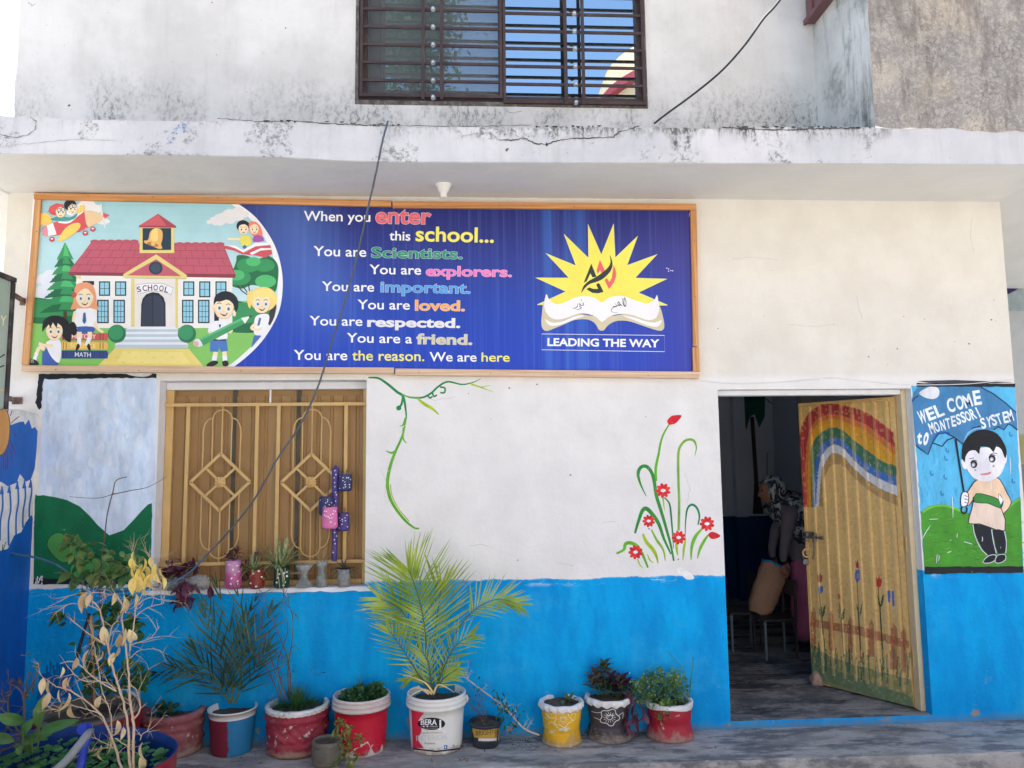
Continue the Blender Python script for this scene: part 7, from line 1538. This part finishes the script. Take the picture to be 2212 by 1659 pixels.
for k in range(26):
    p_=Vector((x+r_+rnd.uniform(0,.05),y+rnd.uniform(-.02,.03),z_-rnd.uniform(-.01,.13))); leaf(b,p_,rv(.7)+Vector((0,-.3,-.3)),.04,.014,n=4)
b.build('foliage',M_PURP,t,kind='stuff')
t,x,y,z_,r_=sillpot('rust brown bottle pot with white dots and a wooden stick standing in it',980,1138,478,676,paint('rust_brown_bottle_paint',C(140,58,48),.1,.4,20),6,dr=10)
b=MB(); b.bar((x-.02,y+.01,z_-.04),(x-.008,y+.01,z_+.1),.024,.008,up=(0,1,0)); b.build('wooden_stick',M_BROWN,t)
M_SPID=leafmat('spider_plant_leaf',C(98,124,78),C(196,200,150),.5,.2,30)
b=MB(); tuft(b,(x-.02,y,z_-.01),40,.13,.010,1.4,.02,bend=1.9,top=.8); b.build('foliage',M_SPID,t,kind='stuff')
t,x,y,z_,r_=sillpot('dark green bottle pot with white dots and an arching striped spider plant',1225,1385,462,672,paint('dark_green_bottle_paint',C(22,72,62),.12,.4,20),9,dr=10)
b=MB(); tuft(b,(x,y,z_),75,.20,.013,1.3,.03,bend=1.8,top=1.0); tuft(b,(x-.03,y-.02,z_),25,.22,.012,1.6,.02,bend=2.2,top=.8); b.build('foliage',M_SPID,t,kind='stuff')
b=MB()
for q in ([(1265,470),(1275,560),(1285,640),(1290,690)],[(1300,470),(1315,560),(1325,660),(1335,710),(1355,745)],[(1340,470),(1345,520),(1375,500)]): b.tube(catmull([W(*ZS(*k),-.05) for k in q],4),.0022,5)
b.build('aerial_root',M_DRY,t)
def clearthing(label,prof,u,v0,v1,plant=None):
    y=.018; x=W(*ZS(u,v1),y).x; z0_=WB+.003; h_=W(*ZS(u,v0),y).z-z0_; t=thing('bottle_planter',label,'bottle pot',(x,y,z0_),SG)
    b=MB(); b.lathe([(a*.2187/333,q*h_) for a,q in prof],(x,y,z0_),36,fn=lambda a,i,rr,zz:rr*(1+.05*sin(5*a+zz*90)+.04*sin(3*a+1+zz*40))); b.build('clear_bottle',M_CLEAR,t); return t,x,y,z0_+h_,h_
t,x,y,z_,h_=clearthing('crumpled clear bottle funnel with dry twigs, beside the green pot',[(0,.02),(70,0),(82,.1),(66,.24),(50,.3),(40,.34),(38,.55),(30,.62),(55,.7),(78,.85),(80,1),(77,1),(52,.75)],1525,435,662)
b=MB(); [twigs(b,(x+rnd.uniform(-.02,.02),y,z_-.05),Vector((rnd.uniform(-.6,.9),-.2,rnd.uniform(-.2,1))),.1,.0014,1,.8,5) for k in range(6)]; b.build('dry_twigs',M_TWIG,t,kind='stuff')
b=MB(); b.lathe([(0,0),(.020,0),(.024,.06),(.016,.075)],(x,y,z_-.13),20); b.build('soil_plug',M_SOIL,t)
t,x,y,z_,h_=clearthing('slim grey upturned bottle with pinched middle and thin dead stalks, on the sill',[(0,.0),(50,0),(52,.2),(46,.23),(52,.28),(46,.34),(50,.4),(34,.5),(30,.6),(36,.7),(50,.8),(52,.9),(54,1),(51,1),(48,.8)],1702,405,655)
b=MB(); [twigs(b,(x+rnd.uniform(-.01,.01),y,z_-.03),Vector((rnd.uniform(-.5,.6),-.1,1)),.11,.0012,1,.6,5) for k in range(6)]; b.build('dead_stalks',M_TWIG,t,kind='stuff')
b=MB(); b.lathe([(0,0),(.028,0),(.03,.06),(.018,.085),(.016,.1),(.028,.13)],(x,y,WB+.006),20); b.build('soil_plug',M_CEM,t)
t,x,y,z_,h_=clearthing('cut clear bottle of grey soil with a dark spiky aloe, rightmost on sill',[(0,0),(60,0),(63,.06),(62,.5),(63,1),(60,1),(59,.9)],1921,482,655)
b=MB(); b.lathe([(0,.002),(.034,.002),(.0365,.05),(.0355,h_*.85),(0,h_*.86)],(x,y,WB+.003),24); b.build('soil',M_CEM,t)
M_ALOE=leafmat('grey_aloe_leaf',C(70,72,66),C(116,112,92),.6,.05)
b=MB()
for a in (-80,-62,-50,-25,-8,10,32,52,66,80):
    d=Vector((sin(radians(a)),-.35+rnd.uniform(-.2,.3),cos(radians(a))*.8)); leaf(b,(x,y,z_-.005),d,.12 if abs(a)>40 else .09,.02,bend=1.5*abs(a)/80,n=7,fold=.7,prof=lambda t:(1-t)**.7)
b.build('aloe_leaves',M_ALOE,t,kind='stuff')
# crumpled bottle lying at the left end with a purple trailing plant
y=.0; a_=W(*ZS(140,620),y); c_=W(*ZS(600,620),y); t=thing('bottle_planter','crumpled grey bottle lying on its side with trailing purple plant, leftmost on the sill','bottle pot',(a_.x,y,WB),SG)
b=MB(); L_=c_.x-a_.x; rr_=.047
pr=[(0,0),(rr_*.5,.006),(rr_*.8,.02),(rr_*.95,L_*.12),(rr_*.85,L_*.2),(rr_*1.0,L_*.32),(rr_*.8,L_*.45),(rr_*.74,L_*.55),(rr_*1.0,L_*.66),(rr_*1.05,L_*.8),(rr_*.95,L_*.9),(rr_*.6,L_*.98),(0,L_)]
b.lathe(pr,(0,0,0),32,fn=lambda a,i,rr,zz:rr*(1+.08*sin(4*a+zz*40)+.05*sin(7*a+zz*80)) if 0<i<12 else rr); b.v=[(a_.x+q[2],y+q[1],WB+rr_+q[0]) for q in b.v]
b.build('clear_bottle',M_CLEAR,t); b=MB(); b.lathe([(0,.02),(rr_*.75,.03),(rr_*.7,L_*.6),(0,L_*.62)],(0,0,0),20); b.v=[(a_.x+q[2],y+q[1],WB+rr_-.006+q[0]*.8) for q in b.v]; b.build('soil',M_SOIL,t)
PV2=variants('leaf',M_PURP,.052,.02,5,(.2,1.2))
for u,v,sx,sy,n_,dy in ((230,500,60,34,26,0),(340,470,50,30,20,0),(460,470,46,20,9,0),(340,620,36,26,16,-.05),(310,700,40,26,16,-.06),(360,770,30,26,10,-.06),(290,800,20,22,8,-.06),(410,780,14,20,5,-.06),(480,640,20,20,6,-.05),(600,660,18,6,4,-.04),(180,540,30,30,8,0)):
    for k in range(n_): putleaf('leaf',rnd.choice(PV2),t,W(*ZS(u+rnd.gauss(0,sx*.6),v+rnd.gauss(0,sy*.6)),y+dy+rnd.uniform(-.03,.02)),rv(.8)+Vector((0,-.3,-.6 if v>600 else .3)),rnd.uniform(-1,1),rnd.uniform(.8,1.4))
b=MB()
for q in ([(300,560),(330,640),(300,740),(280,820)],[(320,560),(370,640),(370,760)],[(340,560),(420,680),(410,790)],[(250,560),(240,500)],[(350,560),(420,480)]): b.tube(catmull([W(*ZS(*k),-.055 if k[1]>600 else 0) for k in q],4),.002,5)
b.build('stem',M_PURP,t)
# ------------------------------------------------------------------ inside the doorway
t=thing('rock','rough pinkish grey rock wedged against the open door as a stop','rock',WZ(1765,1478,DS))
c_=WZ(1764,1478,DS); bm=bmesh.new(); bmesh.ops.create_icosphere(bm,subdivisions=3,radius=.072)
pl=[Vector((rnd.gauss(0,1),rnd.gauss(0,1),rnd.gauss(0,1))).normalized() for _ in range(12)]
for v in bm.verts:
    q=v.co.normalized(); s_=min([1]+[.66/max(.01,q.dot(n_)) for n_ in pl]); v.co=Vector((v.co.x*1.0,v.co.y*.8,v.co.z*.85))*s_+q*rnd.uniform(-.001,.001)
b=MB(); bm.verts.index_update(); b.add([(v.co.x+c_.x,v.co.y+c_.y,v.co.z+c_.z+.038) for v in bm.verts],[[v.index for v in f.verts] for f in bm.faces]); bm.free()
b.build('rock_body',paint('door_stop_rock',C(170,144,130),.15,.9,18,bump=1,bd=.008,dirt=.4,dirtc=C(120,110,104)),t)
# person bending forward with a bag
M_SKIN=paint('skin',C(150,106,84),.05,.55,10); M_SHAWL=None
N=NT('patterned_shawl'); f=N.noise(16,5,.7,stretch=(1,1,.5),dist=1.5); M_SHAWL=N.fin(N.mix(N.sm(f,.47,.56),C(44,52,62),C(176,182,184)),.9,.1,N.noise(30,4),.5,.006)
M_SLEEVE=paint('grey_tunic_cloth',C(112,106,112),.08,.9,10); M_PINKT=paint('pink_trouser_cloth',C(186,100,136),.08,.85,8); M_HAND=M_SKIN
def skin(name,verts,edges,rad,mat,par,sub=2):
    me=bpy.data.meshes.new(name); o0=origin_of(par); me.from_pydata([tuple(Vector(v)-o0) for v in verts],edges,[]); o=bpy.data.objects.new(name,me); COL.objects.link(o); o.parent=par
    m_=o.modifiers.new('s','SKIN'); m_.use_smooth_shade=True
    for i,r_ in enumerate(rad):
        sv=me.skin_vertices[0].data[i]; sv.radius=(r_,r_) if not isinstance(r_,tuple) else r_; sv.use_root=(i==0)
    s_=o.modifiers.new('d','SUBSURF'); s_.levels=sub; s_.render_levels=sub; me.materials.append(mat); return o
PY=2.0-4.8+4.8-.0
PYY=1.78
def pw(px,py,dy=0): return W(px,py,PYY+dy)
def zz4(u,v,dy=0): return W(1520.7+.4444*u,829.5+.4444*v,PYY+dy)
foot=WZ(1730,1398,DS); PYY=foot.y
t=thing('person','person in patterned headscarf and pink trousers bending forward, holding a brown bag','person',(foot.x,PYY,DS))
hip=zz4(480,800,.05); ch=zz4(430,610,.0); nk=zz4(375,545,0); 
o=skin('body',[hip,zz4(465,710,.02),ch,nk,zz4(345,525,0),zz4(420,620,-.2),zz4(400,740,-.24),zz4(385,830,-.26),zz4(440,600,.16),zz4(350,700,.1),zz4(330,800,.02),
  zz4(480,850,-.09),zz4(480,1050,-.09),zz4(490,1260,-.09),zz4(500,860,.1),zz4(510,1060,.12),zz4(515,1260,.14),zz4(386,870,-.26),zz4(335,850,0)],
  [(0,1),(1,2),(2,3),(3,4),(2,5),(5,6),(6,7),(2,8),(8,9),(9,10),(0,11),(11,12),(12,13),(0,14),(14,15),(15,16),(7,17),(10,18)],
  [.17,.155,.15,.07,.06,.075,.055,.036,.075,.055,.036,.095,.075,.06,.095,.075,.06,.034,.034],M_SLEEVE,t)
for s_,dy in ((0,-.09),(1,.11)):
    skin('trouser_leg',[zz4(480+20*s_,830,dy),zz4(478+24*s_,1000,dy),zz4(484+22*s_,1150,dy),zz4(490+22*s_,1262,dy)],[(0,1),(1,2),(2,3)],[.12,.115,.11,.10],M_PINKT,t,1)
    a_=zz4(492+22*s_,1285,dy); skin('shoe',[a_+Vector((.05,0,-.0)),a_+Vector((-.05,-.02,-.012)),a_+Vector((-.14,-.04,-.022))],[(0,1),(1,2)],[(.045,.04),(.045,.035),(.035,.022)],M_BLACK,t)
# head in profile, facing left
hc=zz4(322,520,-.02)
bm=bmesh.new(); bmesh.ops.create_uvsphere(bm,u_segments=28,v_segments=20,radius=.1)
for v in bm.verts:
    c__=v.co; c__.y*=.78; c__.z*=1.12
    f_=max(0,-c__.x/.1)
    if f_>.5:
        c__.x-=.028*math.exp(-((c__.z+.012)/.018)**2-(c__.y/.016)**2)      # nose
        c__.x+=.010*math.exp(-((c__.z-.022)/.014)**2-((abs(c__.y)-.03)/.016)**2)  # eye sockets
        c__.x-=.008*math.exp(-((c__.z+.05)/.010)**2-(c__.y/.025)**2)      # lips
        c__.x-=.012*math.exp(-((c__.z+.09)/.018)**2-(c__.y/.03)**2)       # chin
rot=Matrix.Rotation(radians(-12),3,'Y')
b=MB(); bm.verts.index_update(); b.add([tuple(rot@v.co+hc) for v in bm.verts],[[v.index for v in f.verts] for f in bm.faces],0,None,True); bm.free()
head=b.build('head',M_SKIN,t)
for sg in (-1,1):
    b=MB(); e_=rot@Vector((-.083,sg*.03,.022))+hc; b.lathe([(0,-.009),(.006,-.007),(.009,0),(.006,.007),(0,.009)],tuple(e_),12); b.build('eye',M_BLACK,head)
b=MB(); bm=bmesh.new(); bmesh.ops.create_uvsphere(bm,u_segments=32,v_segments=22,radius=.122)
keep=[]
for v in bm.verts: v.co.y*=.84; v.co.z*=1.14; v.co.x=v.co.x*1.05+.018; v.co*=1+.03*sin(9*v.co.z*10+v.co.y*30)
bmesh.ops.delete(bm,geom=[v for v in bm.verts if v.co.x<-.055 and v.co.z<.085 and v.co.z>-.12],context='VERTS'); bm.verts.index_update()
b.add([tuple(rot@v.co+hc) for v in bm.verts],[[v.index for v in f.verts] for f in bm.faces],0,None,True); bm.free(); hs=b.build('headscarf',M_SHAWL,t)
sd=hs.modifiers.new('t','SOLIDIFY'); sd.thickness=.008
# shawl over shoulders and back
b=MB(); rows=[]
for i in range(15):
    s_=i/14; row=[]
    ctr=zz4(*[float(np.interp(s_,[0,.3,.6,1],q)) for q in ([345,400,450,480],[560,590,650,800])]); R_=.10+.11*sin(pi*min(1,s_*.8+.12))+.02*s_
    for j in range(25):
        a_=2*pi*j/24; row.append(ctr+Vector((cos(a_)*R_*.85+.02,sin(a_)*R_*1.15,sin(a_*2)*.01+cos(a_)*R_*.55*(1-s_)))+Vector((.006*sin(a_*9+i),.006*cos(a_*7+i*2),0)))
    rows.append(row)
b.grid(rows); b.build('shawl',M_SHAWL,t)
def hand_(base,d,par):               # palm and five curled fingers gripping the bag edge
    x_,y_,z_=basis(d,(0,-1,0)); V=[base,base+y_*.05]; E_=[(0,1)]; Rr=[.026,.03]
    for k in range(4):
        o_=(k-1.5)*.017; L_=(.030,.034,.032,.026)[k]; a0_=len(V); V+=[base+y_*.085+x_*o_,base+y_*(.085+L_*.8)+x_*o_+z_*.012,base+y_*(.085+L_*.9)+x_*o_+z_*.035]; E_+=[(1,a0_),(a0_,a0_+1),(a0_+1,a0_+2)]; Rr+=[.0105,.009,.008]
    a0_=len(V); V+=[base+y_*.03-x_*.035+z_*.01,base+y_*.06-x_*.045+z_*.02]; E_+=[(0,a0_),(a0_,a0_+1)]; Rr+=[.012,.010]
    return skin('hand',V,E_,Rr,M_SKIN,par,1)
hand_(zz4(386,862,-.26),Vector((0,0,-1)),t); hand_(zz4(335,842,0),Vector((-.2,0,-1)),t)
# bag
tb=thing('bag','crumpled brown sack bag with a blue rim held above the chair seat','bag',zz4(270,1120,-.12))
B0=[(285,855),(418,905)]; rows=[]
for i in range(13):
    s_=i/12; l=zz4(285-80*s_,858+232*s_**1.05,-.16); r_=zz4(418-96*s_,905+228*s_,-.16); c_=(l+r_)/2; hw=(r_-l)/2; row=[]
    cl=1 if s_<.85 else (1-(s_-.85)*1.6)
    for j in range(25):
        a_=2*pi*j/24; q=cos(a_); row.append(c_+hw*(abs(q)**.7*(1 if q>0 else -1))*cl+Vector((0,sin(a_)*.085*cl,0))+rv(.004)+Vector((0,0,.006*sin(a_*5+i))))
    rows.append(row)
b=MB(); b.grid(rows); b.add([p for p in rows[-1][:-1]],[list(range(24))]); b.build('sack',paint('brown_sack_cloth',C(176,136,108),.1,.8,9,bump=.6,bd=.01),tb)
b=MB(); b.grid([[p+Vector((0,0,.02)) for p in rows[0]],[p+(p-sum(rows[0],Vector())/25)*.02 for p in rows[0]]]); b.build('blue_rim',paint('blue_bag_rim',C(30,130,190),.05,.5),tb)
# chair under the bag
def chair(px,py,dy,label,lp=True):
    s0=WZ(px,py,DS+.33); X,Y=s0.x,s0.y; t=thing('school_chair',label,'chair',(X,Y,DS),'school chairs inside the room')
    md=paint('dark_chair_wood',C(64,56,56),.15,.5,8); mw=paint('pale_chair_leg',C(112,122,132),.1,.5,9)
    b=MB(); b.bbox(X-.145,X+.145,Y-.14,Y+.14,DS+.31,DS+.33,.005); b.build('seat',md,t)
    for i,(a_,c_) in enumerate(((-1,-1),(1,-1),(-1,1),(1,1))):
        b=MB(); b.bbox(X+a_*.13-.010,X+a_*.13+.010,Y+c_*.125-.010,Y+c_*.125+.010,DS,DS+.309,.003); b.build('leg',mw if (a_<0)==(c_<0) else md,t)
    for a_ in (-1,1): b=MB(); b.bbox(X+.134-.010,X+.134+.010,Y+a_*.125-.010,Y+a_*.125+.010,DS+.331,DS+.64,.003); b.build('back_post',md,t)
    b=MB(); b.bbox(X+.126,X+.142,Y-.114,Y+.114,DS+.5,DS+.63,.004); b.build('backrest',md,t)
chair(1672,1330,0,'dark school chair with pale front legs under the brown bag')
chair(1600,1316,0,'dark school chair farther back at the left edge of the doorway')

# ------------------------------------------------------------------ across the yard: what the glass reflects and what lies beyond
def bldg(label,x0,x1,y0,y1,h,c,cr,trim,name='house',nw=4,floors=3):
    t=thing(name,label,'building',((x0+x1)/2,y0,-.36)); front=y1 if y1<CAM.y else y0
    mt=paint('house_plaster_%d'%len(bpy.data.materials),c,.06,.85,1.5,dirt=.2,dirtc=C(150,140,120)); b=MB()
    if cr:                           # rounded corner tower
        n=24; pts=[]
        for i in range(n+1):
            a=pi/2+pi/2*i/n; pts.append((x0+cr+cr*cos(a),y1-cr+cr*sin(a)))
        ring=[(x1,y1)]+pts+[(x0,y0),(x1,y0)]
    else: ring=[(x1,y1),(x0,y1),(x0,y0),(x1,y0)]
    k=len(ring); b.add([(p[0],p[1],-.36) for p in ring]+[(p[0],p[1],h) for p in ring],[(i,(i+1)%k,k+(i+1)%k,k+i) for i in range(k)]+[list(range(k,2*k))]); b.build('wall',mt,t)
    for f_ in range(1,floors+1):
        z_=h*f_/floors-1.3; b=MB(); e=.25; rr2=[((p[0]-(x0+x1)/2)*(1+e/(x1-x0)*2)+(x0+x1)/2,(p[1]-(y0+y1)/2)*(1+e/abs(y1-y0)*2)+(y0+y1)/2) for p in ring]
        b.add([(p[0],p[1],z_) for p in rr2]+[(p[0],p[1],z_+.28) for p in rr2],[(i,(i+1)%k,k+(i+1)%k,k+i) for i in range(k)]+[list(range(k)),list(range(k,2*k))]); b.build('trim_band',trim,t)
    for f_ in range(floors):
        for i in range(nw):
            xa=x0+cr+(x1-x0-cr)*(i+.3)/nw; za=h*f_/floors+.9
            b=MB(); b.box(xa,xa+1.1,front-.05 if front==y0 else front-.06,front+.05,za,za+1.2); b.build('window',M_BROWN,t)
    return t
M_TRIM=paint('maroon_trim',C(150,60,70),.08,.7,3)
bldg('cream house with maroon bands and a rounded corner, across the yard',4.95,16,-24,-17.2,15.6,C(236,208,170),3.4,M_TRIM,nw=3,floors=5)
bldg('long pale low school block opposite, across the yard',-14,2.0,-24,-17.5,4.2,C(226,214,192),0,M_TRIM,'school_block',5,1)
bldg('sunlit yellow house beyond the left end of the school',-17.5,-9.2,16,26,7.6,C(226,196,120),0,paint('cream_trim',C(226,214,180),.05,.8,3),'yellow_house',2,2)
def tree(label,x,y,h,R,n,seed):
    t=thing('tree',label,'tree',(x,y,-.36)); b=MB(); rs=random.Random(seed)
    b.tube([(x,y,-.36),(x+.1,y,h*.3),(x-.1,y+.1,h*.6),(x,y,h*.95)],[.28,.22,.14,.03],10)
    L=[]
    for k in range(16):
        a=rs.uniform(0,2*pi); z=h*rs.uniform(.3,.9); q=R*rs.uniform(.5,.95)*(1.15-z/h); e=Vector((x+cos(a)*q,y+sin(a)*q,z+rs.uniform(.2,1.0))); b.tube([(x,y,z-.6),((x+e.x)/2,(y+e.y)/2,z),e],[.07,.045,.015],6); L.append(e)
    b.build('trunk',M_DTWIG,t); b=MB()
    for k in range(n):
        e=rs.choice(L) if rs.random()<.55 else Vector((x,y,h*rs.uniform(.25,1))); s_=R*.42; q=Vector((rs.gauss(0,s_*.55),rs.gauss(0,s_*.55),rs.gauss(0,s_*.6))); p=e+q
        d=Vector((rs.uniform(-1,1),rs.uniform(-1,1),rs.uniform(-1,.6))); x_,y_,z_=basis(d if d.length>.1 else (0,0,1)); w=rs.uniform(.06,.13)
        b.add([p-x_*w*.5,p+y_*w,p+x_*w*.5,p-y_*w],[(0,1,2,3)])
    b.build('crown',M_TREE,t,kind='stuff')
M_TREE=leafmat('evergreen_foliage',C(46,70,44),C(84,106,62),.6,.2,2)
tree('tall dark evergreen tree across the yard',-1.6,-16,16.5,2.4,16000,3)
